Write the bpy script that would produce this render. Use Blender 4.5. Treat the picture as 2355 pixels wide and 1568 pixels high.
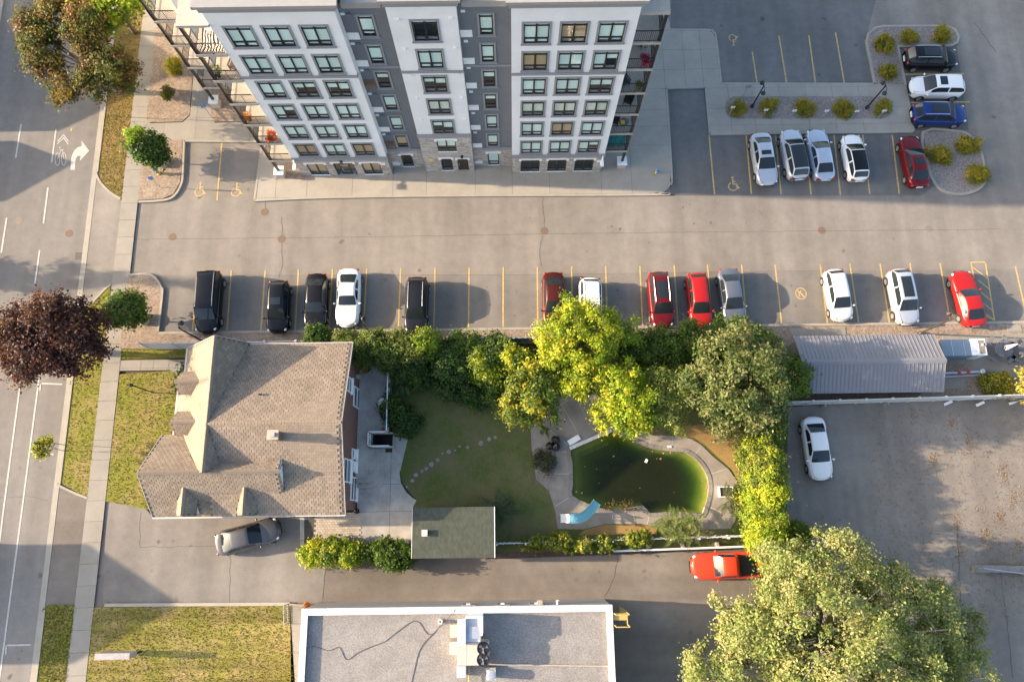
import bpy, bmesh, math, random
import numpy as np
from mathutils import Matrix, Vector, noise as mnoise

# ------------------------------------------------------------------ scene, camera, sky, sun
for o in list(bpy.data.objects):
    bpy.data.objects.remove(o)
SC = bpy.context.scene
COL = SC.collection
random.seed(7)
RNG = np.random.default_rng(11)
rad = math.radians

FPX, CX, CY, CAM_H = 1600.0, 1177.5, 784.0, 53.5          # focal length in pixels of a 2355 px wide picture
CAM_R = np.array(Matrix.Rotation(rad(13.95), 3, 'X') @ Matrix.Rotation(rad(-0.75), 3, 'Z'))
cam = bpy.data.cameras.new('camera'); cam_o = bpy.data.objects.new('camera', cam); COL.objects.link(cam_o)
cam.sensor_width = 36.0; cam.lens = 36.0 * FPX / 2355.0; cam.clip_start = 0.5; cam.clip_end = 4000
cam_o.matrix_world = Matrix.Translation((0, 0, CAM_H)) @ Matrix([list(r) for r in CAM_R]).to_4x4()
SC.camera = cam_o

SUN_EL, SUN_AZ_N = rad(18.0), rad(3.5)                      # low sun in the west, a little to the north
to_sun = Vector((-math.cos(SUN_AZ_N) * math.cos(SUN_EL), math.sin(SUN_AZ_N) * math.cos(SUN_EL), math.sin(SUN_EL)))
W = bpy.data.worlds.new('World'); SC.world = W; W.use_nodes = True
nt = W.node_tree; bg = nt.nodes['Background']
sky = nt.nodes.new('ShaderNodeTexSky'); sky.sky_type = 'NISHITA'; sky.sun_disc = False
sky.sun_elevation = SUN_EL; sky.sun_rotation = rad(270) + SUN_AZ_N
sky.air_density = 1.0; sky.dust_density = 3.0; sky.ozone_density = 1.0
nt.links.new(sky.outputs[0], bg.inputs[0]); bg.inputs[1].default_value = 0.15
sun = bpy.data.lights.new('sun', 'SUN'); sun_o = bpy.data.objects.new('sun', sun); COL.objects.link(sun_o)
sun.energy = 4.7; sun.angle = rad(0.6); sun.color = (1.0, 0.79, 0.56)
sun_o.rotation_euler = to_sun.to_track_quat('Z', 'Y').to_euler(); sun_o.location = (-40, 0, 60)
SC.render.engine = 'CYCLES'
SC.view_settings.view_transform = 'Standard'; SC.view_settings.look = 'None'
SC.view_settings.gamma = 1.0; SC.view_settings.exposure = 1.67; SC.view_settings.use_curve_mapping = False
SC.cycles.max_bounces = 6; SC.cycles.transparent_max_bounces = 10; SC.cycles.diffuse_bounces = 3

# ------------------------------------------------------------------ pixel -> place
def ray(u, v):
    return CAM_R @ np.array([(u - CX) / FPX, -(v - CY) / FPX, -1.0])
def G(u, v, z=0.0):                                          # where the line of sight meets the level z
    d = ray(u, v); k = (z - CAM_H) / d[2]
    return (float(d[0] * k), float(d[1] * k), float(z))
def G2(u, v, z=0.0):
    return G(u, v, z)[:2]
def GP(pts, z=0.0):
    return [G2(u, v, z) for u, v in pts]
def K(i, j, x, y):                                           # crop (i, j) of the photograph -> picture pixel
    return (i * 588.75 + x * 0.25032, (j * 392.5 if j < 3 else 1175.7) + y * 0.25032)
def KP(i, j, pts, z=0.0):
    return [G2(*K(i, j, x, y), z) for x, y in pts]

# ------------------------------------------------------------------ materials
MATS = {}
def rgb(h):
    return tuple(h) + (1.0,)
def new_mat(name):
    m = bpy.data.materials.new(name); m.use_nodes = True
    n = m.node_tree.nodes; l = m.node_tree.links
    return m, n, l, n['Principled BSDF']
def N(n, t, **kw):
    x = n.new(t)
    for k, v in kw.items():
        if k in x.inputs: x.inputs[k].default_value = v
        else: setattr(x, k, v)
    return x
def mix(n, l, fac, a, b, mode='MIX'):
    m = n.new('ShaderNodeMix'); m.data_type = 'RGBA'; m.blend_type = mode
    for s, v in ((m.inputs[0], fac), (m.inputs[6], a), (m.inputs[7], b)):
        if hasattr(v, 'is_output'): l.new(v, s)
        elif isinstance(v, (int, float)): s.default_value = v
        else: s.default_value = rgb(v[:3])
    return m.outputs[2]
def ramp(n, l, src, p0, p1, c0=(0, 0, 0), c1=(1, 1, 1)):
    r = n.new('ShaderNodeValToRGB'); r.color_ramp.elements[0].position = p0; r.color_ramp.elements[1].position = p1
    r.color_ramp.elements[0].color = rgb(c0); r.color_ramp.elements[1].color = rgb(c1)
    l.new(src, r.inputs[0]); return r.outputs[0]
def mat(name, col, rough=0.7, metal=0.0, spec=0.5, var=0.12, scale=3.0, bump=0.0, bscale=30.0, coat=0.0, rnd=0.0, emis=None):
    if name in MATS: return MATS[name]
    m, n, l, b = new_mat(name)
    b.inputs['Roughness'].default_value = rough; b.inputs['Metallic'].default_value = metal
    b.inputs['Specular IOR Level'].default_value = spec; b.inputs['Coat Weight'].default_value = coat
    b.inputs['Coat Roughness'].default_value = 0.04
    tc = N(n, 'ShaderNodeTexCoord')
    c = None
    if var > 0:
        nz = N(n, 'ShaderNodeTexNoise', Scale=scale, Detail=6.0, Roughness=0.6); l.new(tc.outputs['Object'], nz.inputs['Vector'])
        f = ramp(n, l, nz.outputs['Fac'], 0.3, 0.7)
        c = mix(n, l, f, [x * (1 - var) for x in col], [min(1, x * (1 + var)) for x in col])
    if rnd > 0:
        oi = N(n, 'ShaderNodeObjectInfo')
        f = ramp(n, l, oi.outputs['Random'], 0, 1, (1 - rnd,) * 3, (1 + rnd,) * 3)
        c = mix(n, l, 1.0, c if c is not None else col, f, 'MULTIPLY')
    if c is not None: l.new(c, b.inputs['Base Color'])
    else: b.inputs['Base Color'].default_value = rgb(col)
    if bump > 0:
        nz2 = N(n, 'ShaderNodeTexNoise', Scale=bscale, Detail=4.0); l.new(tc.outputs['Object'], nz2.inputs['Vector'])
        bp = N(n, 'ShaderNodeBump', Strength=bump, Distance=0.02); l.new(nz2.outputs['Fac'], bp.inputs['Height']); l.new(bp.outputs[0], b.inputs['Normal'])
    if emis:
        b.inputs['Emission Color'].default_value = rgb(emis[0]); b.inputs['Emission Strength'].default_value = emis[1]
    MATS[name] = m; return m

def asphalt(name, col, stain=0.25, warm=0.0, streak=None):
    m, n, l, b = new_mat(name); tc = N(n, 'ShaderNodeTexCoord'); v = tc.outputs['Object']
    big = N(n, 'ShaderNodeTexNoise', Scale=0.13, Detail=5.0, Roughness=0.62); l.new(v, big.inputs['Vector'])
    mid = N(n, 'ShaderNodeTexNoise', Scale=1.1, Detail=6.0, Roughness=0.7); l.new(v, mid.inputs['Vector'])
    fin = N(n, 'ShaderNodeTexNoise', Scale=14.0, Detail=3.0, Roughness=0.8); l.new(v, fin.inputs['Vector'])
    c = mix(n, l, ramp(n, l, big.outputs['Fac'], 0.35, 0.68), [x * (1 - stain) for x in col], [x * (1 + stain * 0.6) for x in col])
    c = mix(n, l, ramp(n, l, mid.outputs['Fac'], 0.3, 0.75, (0.9,) * 3, (1.1,) * 3), c, c) if False else mix(n, l, 1.0, c, ramp(n, l, mid.outputs['Fac'], 0.3, 0.75, (0.88,) * 3, (1.12,) * 3), 'MULTIPLY')
    c = mix(n, l, 1.0, c, ramp(n, l, fin.outputs['Fac'], 0.25, 0.75, (0.80,) * 3, (1.20,) * 3), 'MULTIPLY')
    st = N(n, 'ShaderNodeTexNoise', Scale=0.55, Detail=2.0); mp = N(n, 'ShaderNodeMapping'); l.new(v, mp.inputs['Vector'])
    mp.inputs['Scale'].default_value = streak or (1.0, 0.07, 1.0); l.new(mp.outputs[0], st.inputs['Vector'])
    c = mix(n, l, 1.0, c, ramp(n, l, st.outputs['Fac'], 0.35, 0.7, (0.84,) * 3, (1.10,) * 3), 'MULTIPLY')
    vo = N(n, 'ShaderNodeTexVoronoi', Scale=0.42); l.new(v, vo.inputs['Vector']); vr = N(n, 'ShaderNodeSeparateColor'); l.new(vo.outputs['Color'], vr.inputs[0])
    oil = N(n, 'ShaderNodeMath', operation='MULTIPLY'); l.new(ramp(n, l, vo.outputs['Distance'], 0.02, 0.10, (1, 1, 1), (0, 0, 0)), oil.inputs[0]); l.new(ramp(n, l, vr.outputs[0], 0.55, 0.75), oil.inputs[1])
    of = N(n, 'ShaderNodeMath', operation='MULTIPLY'); l.new(oil.outputs[0], of.inputs[0]); of.inputs[1].default_value = 0.55
    c = mix(n, l, of.outputs[0], c, [x * 0.35 for x in col])
    sp = N(n, 'ShaderNodeTexNoise', Scale=0.9, Detail=1.0); l.new(v, sp.inputs['Vector'])
    c = mix(n, l, ramp(n, l, sp.outputs['Fac'], 0.74, 0.80), c, [x * 0.55 for x in col])
    l.new(c, b.inputs['Base Color']); b.inputs['Roughness'].default_value = 0.9; b.inputs['Specular IOR Level'].default_value = 0.25
    bp = N(n, 'ShaderNodeBump', Strength=0.25, Distance=0.01); l.new(fin.outputs['Fac'], bp.inputs['Height']); l.new(bp.outputs[0], b.inputs['Normal'])
    MATS[name] = m; return m

def grass(name, a, b2, dry, drysh=0.5, stripes=False):
    m, n, l, b = new_mat(name); tc = N(n, 'ShaderNodeTexCoord'); v = tc.outputs['Object']
    big = N(n, 'ShaderNodeTexNoise', Scale=0.45, Detail=5.0, Roughness=0.65); l.new(v, big.inputs['Vector'])
    mid = N(n, 'ShaderNodeTexNoise', Scale=5.0, Detail=6.0, Roughness=0.75); l.new(v, mid.inputs['Vector'])
    c = mix(n, l, ramp(n, l, mid.outputs['Fac'], 0.3, 0.7), a, b2)
    c = mix(n, l, ramp(n, l, big.outputs['Fac'], drysh - 0.08, drysh + 0.16), c, dry)
    if stripes:
        wv = N(n, 'ShaderNodeTexNoise', Scale=0.55, Detail=3.0); mp = N(n, 'ShaderNodeMapping'); mp.inputs['Scale'].default_value = (0.12, 2.0, 1)
        l.new(v, mp.inputs['Vector']); l.new(mp.outputs[0], wv.inputs['Vector'])
        c = mix(n, l, 1.0, c, ramp(n, l, wv.outputs['Fac'], 0.35, 0.65, (0.72,) * 3, (1.3,) * 3), 'MULTIPLY')
    fin = N(n, 'ShaderNodeTexNoise', Scale=22.0, Detail=4.0, Roughness=0.8); l.new(v, fin.inputs['Vector'])
    c = mix(n, l, 1.0, c, ramp(n, l, fin.outputs['Fac'], 0.3, 0.7, (0.80,) * 3, (1.17,) * 3), 'MULTIPLY')
    l.new(c, b.inputs['Base Color']); b.inputs['Roughness'].default_value = 0.95; b.inputs['Specular IOR Level'].default_value = 0.15
    bp = N(n, 'ShaderNodeBump', Strength=0.5, Distance=0.05); l.new(fin.outputs['Fac'], bp.inputs['Height']); l.new(bp.outputs[0], b.inputs['Normal'])
    MATS[name] = m; return m

def gravel(name, a, b2, scale=9.0, bs=0.9):
    m, n, l, b = new_mat(name); tc = N(n, 'ShaderNodeTexCoord'); v = tc.outputs['Object']
    vo = N(n, 'ShaderNodeTexVoronoi', Scale=scale); l.new(v, vo.inputs['Vector'])
    nz = N(n, 'ShaderNodeTexNoise', Scale=scale * 0.6, Detail=5.0, Roughness=0.75); l.new(v, nz.inputs['Vector'])
    big = N(n, 'ShaderNodeTexNoise', Scale=0.8, Detail=3.0); l.new(v, big.inputs['Vector'])
    sep = N(n, 'ShaderNodeSeparateColor'); l.new(vo.outputs['Color'], sep.inputs[0])
    c = mix(n, l, sep.outputs[0], a, b2)
    c = mix(n, l, 1.0, c, ramp(n, l, nz.outputs['Fac'], 0.3, 0.7, (0.68,) * 3, (1.25,) * 3), 'MULTIPLY')
    c = mix(n, l, 1.0, c, ramp(n, l, big.outputs['Fac'], 0.3, 0.7, (0.88,) * 3, (1.1,) * 3), 'MULTIPLY')
    l.new(c, b.inputs['Base Color']); b.inputs['Roughness'].default_value = 0.95; b.inputs['Specular IOR Level'].default_value = 0.2
    bp = N(n, 'ShaderNodeBump', Strength=bs, Distance=0.05); l.new(nz.outputs['Fac'], bp.inputs['Height']); l.new(bp.outputs[0], b.inputs['Normal'])
    MATS[name] = m; return m

def concrete(name, col, var=0.14, rnd=0.0):
    m, n, l, b = new_mat(name); tc = N(n, 'ShaderNodeTexCoord'); v = tc.outputs['Object']
    geo = N(n, 'ShaderNodeNewGeometry')
    big = N(n, 'ShaderNodeTexNoise', Scale=0.7, Detail=6.0, Roughness=0.65); l.new(geo.outputs['Position'], big.inputs['Vector'])
    fin = N(n, 'ShaderNodeTexNoise', Scale=11.0, Detail=5.0, Roughness=0.75); l.new(geo.outputs['Position'], fin.inputs['Vector'])
    c = mix(n, l, ramp(n, l, big.outputs['Fac'], 0.3, 0.7), [x * (1 - var) for x in col], [x * (1 + var) for x in col])
    c = mix(n, l, 1.0, c, ramp(n, l, fin.outputs['Fac'], 0.3, 0.7, (0.92,) * 3, (1.07,) * 3), 'MULTIPLY')
    if rnd:
        oi = N(n, 'ShaderNodeObjectInfo')
        c = mix(n, l, 1.0, c, ramp(n, l, oi.outputs['Random'], 0, 1, (1 - rnd, 1 - rnd, 1 - rnd), (1 + rnd, 1 + rnd, 1 + rnd)), 'MULTIPLY')
    l.new(c, b.inputs['Base Color']); b.inputs['Roughness'].default_value = 0.85; b.inputs['Specular IOR Level'].default_value = 0.3
    bp = N(n, 'ShaderNodeBump', Strength=0.2, Distance=0.01); l.new(fin.outputs['Fac'], bp.inputs['Height']); l.new(bp.outputs[0], b.inputs['Normal'])
    MATS[name] = m; return m

def leaf_mat(name, trans=0.42, gloss=0.5):
    m, n, l, b = new_mat(name)
    at = N(n, 'ShaderNodeAttribute'); at.attribute_name = 'tint'
    n.remove(b)
    df = N(n, 'ShaderNodeBsdfPrincipled', Roughness=0.55); df.inputs['Specular IOR Level'].default_value = gloss * 0.5
    tr = N(n, 'ShaderNodeBsdfTranslucent'); mx = N(n, 'ShaderNodeMixShader'); mx.inputs[0].default_value = trans
    l.new(at.outputs['Color'], df.inputs['Base Color'])
    br = mix(n, l, 1.0, at.outputs['Color'], (1.25, 1.3, 0.7), 'MULTIPLY'); l.new(br, tr.inputs['Color'])
    l.new(df.outputs[0], mx.inputs[1]); l.new(tr.outputs[0], mx.inputs[2]); l.new(mx.outputs[0], n['Material Output'].inputs['Surface'])
    MATS[name] = m; return m

def glass_mat(name, tint=(0.55, 0.75, 0.72), ior=1.5, rough=0.01):
    m, n, l, b = new_mat(name); n.remove(b)
    tr = N(n, 'ShaderNodeBsdfTransparent'); tr.inputs[0].default_value = rgb(tint)
    gl = N(n, 'ShaderNodeBsdfGlossy', Roughness=rough); fr = N(n, 'ShaderNodeFresnel', IOR=ior); mx = N(n, 'ShaderNodeMixShader'); ge = N(n, 'ShaderNodeNewGeometry'); iv = N(n, 'ShaderNodeMath', operation='SUBTRACT'); iv.inputs[0].default_value = 1.0; l.new(ge.outputs['Backfacing'], iv.inputs[1]); fm = N(n, 'ShaderNodeMath', operation='MULTIPLY'); l.new(fr.outputs[0], fm.inputs[0]); l.new(iv.outputs[0], fm.inputs[1])
    l.new(fm.outputs[0], mx.inputs[0]); l.new(tr.outputs[0], mx.inputs[1]); l.new(gl.outputs[0], mx.inputs[2]); l.new(mx.outputs[0], n['Material Output'].inputs['Surface'])
    MATS[name] = m; return m

def brick_mat(name, c1, c2, mortar, bw=0.215, bh=0.075, axis='YZ'):
    m, n, l, b = new_mat(name); geo = N(n, 'ShaderNodeNewGeometry')
    sx = N(n, 'ShaderNodeSeparateXYZ'); cb = N(n, 'ShaderNodeCombineXYZ'); l.new(geo.outputs['Position'], sx.inputs[0])
    ad = N(n, 'ShaderNodeMath', operation='ADD'); l.new(sx.outputs[0], ad.inputs[0]); l.new(sx.outputs[1], ad.inputs[1])
    l.new(ad.outputs[0], cb.inputs[0]); l.new(sx.outputs[2], cb.inputs[1])
    bt = N(n, 'ShaderNodeTexBrick', Scale=1.0); bt.inputs['Brick Width'].default_value = bw; bt.inputs['Row Height'].default_value = bh; bt.inputs['Mortar Size'].default_value = 0.008
    bt.inputs['Color1'].default_value = rgb(c1); bt.inputs['Color2'].default_value = rgb(c2); bt.inputs['Mortar'].default_value = rgb(mortar)
    l.new(cb.outputs[0], bt.inputs['Vector']); l.new(bt.outputs['Color'], b.inputs['Base Color']); b.inputs['Roughness'].default_value = 0.85
    bp = N(n, 'ShaderNodeBump', Strength=0.5, Distance=0.01); bp.invert = True; l.new(bt.outputs['Fac'], bp.inputs['Height']); l.new(bp.outputs[0], b.inputs['Normal'])
    MATS[name] = m; return m

M_ASPH = asphalt('lot_asphalt', (0.228, 0.205, 0.180), 0.13)
M_ROAD = asphalt('road_asphalt', (0.205, 0.188, 0.170), 0.12)
M_LANE = asphalt('lane_asphalt', (0.180, 0.157, 0.134), 0.22, streak=(0.07, 1.0, 1.0))
M_CONC = concrete('walk_concrete', (0.262, 0.240, 0.205), 0.10, 0.05)
M_APRON = concrete('apron_concrete', (0.315, 0.288, 0.245), 0.09, 0.04)
M_KERB = concrete('kerb_concrete', (0.32, 0.292, 0.245), 0.12)
M_DECK = concrete('deck_concrete', (0.245, 0.215, 0.182), 0.22)
M_PATIO = concrete('patio_concrete', (0.37, 0.345, 0.31), 0.25)
M_COPING = concrete('coping_concrete', (0.20, 0.18, 0.16), 0.3)
M_GRASS = grass('lawn_grass', (0.165, 0.172, 0.028), (0.240, 0.222, 0.044), (0.285, 0.215, 0.084), 0.52)
M_GRASS2 = grass('mown_grass', (0.160, 0.150, 0.030), (0.235, 0.205, 0.050), (0.290, 0.215, 0.092), 0.50, True)
M_VERGE = grass('verge_grass', (0.145, 0.118, 0.030), (0.235, 0.18, 0.055), (0.27, 0.18, 0.075), 0.46)
M_YARD = grass('yard_grass', (0.072, 0.092, 0.024), (0.112, 0.126, 0.038), (0.150, 0.125, 0.062), 0.50)
M_DRY = grass('dry_grass', (0.26, 0.165, 0.062), (0.34, 0.22, 0.088), (0.22, 0.145, 0.060), 0.55)
M_SOIL = mat('soil', (0.075, 0.055, 0.040), 0.95, var=0.4, scale=4, bump=0.6, bscale=12)
M_GRAV = gravel('pink_gravel', (0.235, 0.178, 0.135), (0.33, 0.262, 0.205))
M_GRAVD = gravel('grey_gravel', (0.20, 0.168, 0.15), (0.30, 0.26, 0.235), 11.0, 0.6)
M_ROOFGRAV = gravel('roof_gravel', (0.215, 0.200, 0.188), (0.285, 0.268, 0.252), 18.0, 0.5)
M_WHITE = mat('white_paint', (0.78, 0.78, 0.76), 0.5, var=0.04)
M_MARK = mat('road_paint', (0.42, 0.40, 0.37), 0.8, var=0.25, scale=9)
M_YEL = mat('yellow_paint', (0.47, 0.325, 0.125), 0.8, var=0.35, scale=8)
M_STUCCO = mat('white_stucco', (0.70, 0.705, 0.72), 0.85, var=0.06, scale=0.7, bump=0.1, bscale=60)
M_GSTUC = mat('grey_stucco', (0.135, 0.147, 0.168), 0.85, var=0.07, scale=1.0, bump=0.1, bscale=60)
M_TRIM = mat('grey_trim', (0.235, 0.24, 0.255), 0.6, var=0.04)
M_CAP = mat('parapet_cap', (0.29, 0.275, 0.265), 0.5, var=0.05)
M_BLK = mat('black_metal', (0.018, 0.018, 0.02), 0.4, var=0.1)
M_FRAME = mat('window_frame', (0.012, 0.013, 0.015), 0.35, var=0.05)
M_GLASS = glass_mat('window_glass', (0.93, 1.0, 0.98), 1.65)
M_DKGLASS = mat('dark_glass', (0.012, 0.018, 0.020), 0.05, spec=0.9, var=0.0)
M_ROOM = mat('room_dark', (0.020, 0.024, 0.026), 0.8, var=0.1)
M_BLIND = mat('roller_blind', (0.62, 0.70, 0.685), 0.8, var=0.02, rnd=0.10)
M_CURT = mat('curtain', (0.60, 0.60, 0.54), 0.9, var=0.1, rnd=0.1)
M_TANBL = mat('tan_blind', (0.36, 0.24, 0.15), 0.85, var=0.08, rnd=0.15)
M_STONE = mat('cladding_stone', (0.40, 0.365, 0.335), 0.85, var=0.22, scale=5, rnd=0.28, bump=0.4, bscale=25)
M_STONEB = mat('cladding_joint', (0.26, 0.24, 0.22), 0.9, var=0.15)
M_SHING = mat('brown_shingle', (0.225, 0.178, 0.135), 0.95, var=0.12, scale=7, rnd=0.10, bump=0.5, bscale=60)
M_SHINGB = mat('brown_shingle_base', (0.12, 0.098, 0.08), 0.95, var=0.2, scale=2)
M_GSHING = mat('green_shingle', (0.062, 0.070, 0.052), 0.95, var=0.2, scale=5, rnd=0.16, bump=0.5, bscale=60)
M_GSHINGB = mat('green_shingle_base', (0.055, 0.065, 0.055), 0.95, var=0.2)
M_BRICK = brick_mat('red_brick', (0.17, 0.060, 0.042), (0.115, 0.042, 0.032), (0.21, 0.17, 0.145))
M_BARK = mat('bark', (0.13, 0.10, 0.075), 0.95, var=0.3, scale=6, bump=0.5, bscale=20)
M_PBARK = mat('pale_bark', (0.34, 0.30, 0.25), 0.95, var=0.3, scale=6)
M_LEAF = leaf_mat('foliage')
M_STEEL = mat('galvanised_steel', (0.48, 0.50, 0.53), 0.4, 0.6, var=0.1)
M_MROOF = mat('metal_roof', (0.180, 0.178, 0.192), 0.5, 0.0, var=0.05, scale=0.6)
M_RUST = mat('rusty_iron', (0.170, 0.108, 0.078), 0.85, var=0.25, scale=14)
M_RUBBER = mat('tyre_rubber', (0.014, 0.014, 0.015), 0.8, var=0.1)
M_ALLOY = mat('alloy', (0.55, 0.55, 0.56), 0.3, 0.8, var=0.0)
M_CARGL = mat('car_glass', (0.016, 0.022, 0.026), 0.05, spec=0.55, var=0.0)
M_LAMP = mat('headlamp_lens', (0.62, 0.64, 0.66), 0.12, spec=0.8, var=0.0)
M_TAIL = mat('tail_lamp', (0.36, 0.012, 0.010), 0.15, spec=0.8, var=0.0)
M_CRACK = mat('crack_fill', (0.075, 0.068, 0.06), 0.95, var=0.2)
M_TEAL = mat('teal_cloth', (0.02, 0.16, 0.15), 0.9, var=0.2)
M_PLASTK = mat('black_plastic', (0.010, 0.010, 0.012), 0.22, var=0.1)
M_ORANGE = mat('orange_plastic', (0.55, 0.11, 0.025), 0.5, var=0.1)
M_BLUE = mat('blue_plastic', (0.05, 0.22, 0.50), 0.4, var=0.1)
M_YELP = mat('yellow_metal', (0.50, 0.33, 0.10), 0.5, var=0.1)
M_TERRA = mat('planter_concrete', (0.36, 0.32, 0.27), 0.9, var=0.15)

# ------------------------------------------------------------------ mesh helpers
class MB:
    def __init__(s): s.v = []; s.f = []
    def add(s, vs, fs):
        o = len(s.v); s.v += [tuple(map(float, p)) for p in vs]; s.f += [tuple(o + i for i in f) for f in fs]; return s
    def quad(s, a, b, c, d): return s.add([a, b, c, d], [(0, 1, 2, 3)])
    def box(s, x0, x1, y0, y1, z0, z1):
        return s.add([(x0, y0, z0), (x1, y0, z0), (x1, y1, z0), (x0, y1, z0), (x0, y0, z1), (x1, y0, z1), (x1, y1, z1), (x0, y1, z1)],
                     [(0, 3, 2, 1), (4, 5, 6, 7), (0, 1, 5, 4), (1, 2, 6, 5), (2, 3, 7, 6), (3, 0, 4, 7)])
    def prism(s, poly, z0, z1, bottom=False):
        n = len(poly)
        a = sum(poly[i][0] * poly[(i + 1) % n][1] - poly[(i + 1) % n][0] * poly[i][1] for i in range(n))
        if a < 0: poly = poly[::-1]
        vs = [(p[0], p[1], z0) for p in poly] + [(p[0], p[1], z1) for p in poly]
        fs = [tuple(range(n, 2 * n))] + [(i, (i + 1) % n, n + (i + 1) % n, n + i) for i in range(n)]
        if bottom: fs.append(tuple(range(n - 1, -1, -1)))
        return s.add(vs, fs)
    def tube(s, p0, p1, r0, r1=None, n=8, caps=True):
        r1 = r0 if r1 is None else r1
        a = Vector(p0); b = Vector(p1); d = (b - a)
        if d.length < 1e-6: return s
        d.normalize(); u = d.orthogonal().normalized(); w = d.cross(u)
        vs = []
        for c, r in ((a, r0), (b, r1)):
            for i in range(n):
                t = 2 * math.pi * i / n; vs.append(tuple(c + u * (r * math.cos(t)) + w * (r * math.sin(t))))
        fs = [(i, (i + 1) % n, n + (i + 1) % n, n + i) for i in range(n)]
        if caps: fs += [tuple(range(n - 1, -1, -1)), tuple(range(n, 2 * n))]
        return s.add(vs, fs)
    def path(s, pts, r, n=6):
        for a, b in zip(pts, pts[1:]): s.tube(a, b, r, r, n)
        return s
    def ellipsoid(s, c, r, nu=12, nv=8, jit=0.0, rng=random):
        vs = []; fs = []
        for j in range(nv + 1):
            ph = math.pi * j / nv
            for i in range(nu):
                th = 2 * math.pi * i / nu; k = 1 + (rng.uniform(-jit, jit) if jit else 0)
                vs.append((c[0] + r[0] * k * math.sin(ph) * math.cos(th), c[1] + r[1] * k * math.sin(ph) * math.sin(th), c[2] + r[2] * k * math.cos(ph)))
        for j in range(nv):
            for i in range(nu):
                fs.append((j * nu + i, (j + 1) * nu + i, (j + 1) * nu + (i + 1) % nu, j * nu + (i + 1) % nu))
        return s.add(vs, fs)
    def lathe(s, c, prof, n=16):
        vs = []; fs = []
        for r, z in prof:
            for i in range(n):
                t = 2 * math.pi * i / n; vs.append((c[0] + r * math.cos(t), c[1] + r * math.sin(t), c[2] + z))
        for j in range(len(prof) - 1):
            for i in range(n):
                fs.append((j * n + i, j * n + (i + 1) % n, (j + 1) * n + (i + 1) % n, (j + 1) * n + i))
        fs.append(tuple((len(prof) - 1) * n + i for i in range(n)))
        return s.add(vs, fs)
    def bar(s, p, q, w, h):                                    # a flat bar from p to q, w wide, h thick
        a = Vector(p); b = Vector(q); d = (b - a).normalized()
        up = Vector((0, 0, 1)) if abs(d.z) < 0.95 else Vector((1, 0, 0))
        x = d.cross(up).normalized() * (w / 2); y = x.cross(d).normalized() * (h / 2)
        vs = [a - x - y, a + x - y, a + x + y, a - x + y, b - x - y, b + x - y, b + x + y, b - x + y]
        return s.add([tuple(v) for v in vs], [(0, 1, 2, 3), (7, 6, 5, 4), (0, 4, 5, 1), (1, 5, 6, 2), (2, 6, 7, 3), (3, 7, 4, 0)])
    def mesh(s, name, smooth=False):
        me = bpy.data.meshes.new(name); me.from_pydata(s.v, [], s.f); me.update()
        if smooth: me.polygons.foreach_set('use_smooth', [True] * len(me.polygons))
        return me
    def build(s, name, m, parent=None, smooth=False):
        me = s.mesh(name, smooth); me.materials.append(m); return link(name, me, parent)

def link(name, me, parent=None, local=False):
    o = bpy.data.objects.new(name, me); COL.objects.link(o)
    if parent is not None:
        o.parent = parent
        if not local: o.matrix_parent_inverse = PINV.get(parent.name, Matrix())
        PINV[o.name] = Matrix()
    return o
PINV = {}
def tag(o, label=None, cat=None, group=None, kind=None):
    if label: o['label'] = label
    if cat: o['category'] = cat
    if group: o['group'] = group
    if kind: o['kind'] = kind
    return o
def thing(name, label, cat, loc=(0, 0, 0), group=None, rot=0.0):
    o = bpy.data.objects.new(name, None); COL.objects.link(o); o.location = loc; o.rotation_euler = (0, 0, rot); o.empty_display_size = 0.3
    PINV[o.name] = Matrix.Translation([-c for c in loc]) if rot == 0 else (Matrix.Translation(loc) @ Matrix.Rotation(rot, 4, 'Z')).inverted()
    return tag(o, label, cat, group)
def struct(o): o['kind'] = 'structure'; return o
def child(name, me, parent, mw):                               # a part that shares mesh data, set by a world matrix
    o = bpy.data.objects.new(name, me); COL.objects.link(o); o.parent = parent
    o.matrix_parent_inverse = PINV.get(parent.name, Matrix()); o.matrix_basis = mw; return o
def dup(root, loc, rot=None, label=None):
    r = root.copy(); COL.objects.link(r); r.location = loc
    if rot is not None: r.rotation_euler = (0, 0, rot)
    if label: r['label'] = label
    for ch in list(root.children):
        c = ch.copy(); COL.objects.link(c); c.parent = r
        for g in list(ch.children):
            d = g.copy(); COL.objects.link(d); d.parent = c
    return r
def clip(poly, x0, x1, y0, y1):
    def cut(p, ax, v, keep_gt):
        out = []
        for i in range(len(p)):
            a, b = p[i], p[(i + 1) % len(p)]
            ia = (a[ax] >= v) == keep_gt or a[ax] == v; ib = (b[ax] >= v) == keep_gt or b[ax] == v
            if ia: out.append(a)
            if ia != ib:
                t = (v - a[ax]) / (b[ax] - a[ax]); out.append((a[0] + (b[0] - a[0]) * t, a[1] + (b[1] - a[1]) * t))
        return out
    for ax, v, g in ((0, x0, True), (0, x1, False), (1, y0, True), (1, y1, False)):
        if len(poly) < 3: return []
        poly = cut(poly, ax, v, g)
    return poly
def area(p):
    return abs(sum(p[i][0] * p[(i + 1) % len(p)][1] - p[(i + 1) % len(p)][0] * p[i][1] for i in range(len(p)))) / 2 if len(p) > 2 else 0
def inside(pt, poly):
    x, y = pt; c = False
    for i in range(len(poly)):
        (x1, y1), (x2, y2) = poly[i], poly[i - 1]
        if (y1 > y) != (y2 > y) and x < (x2 - x1) * (y - y1) / (y2 - y1) + x1: c = not c
    return c
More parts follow.
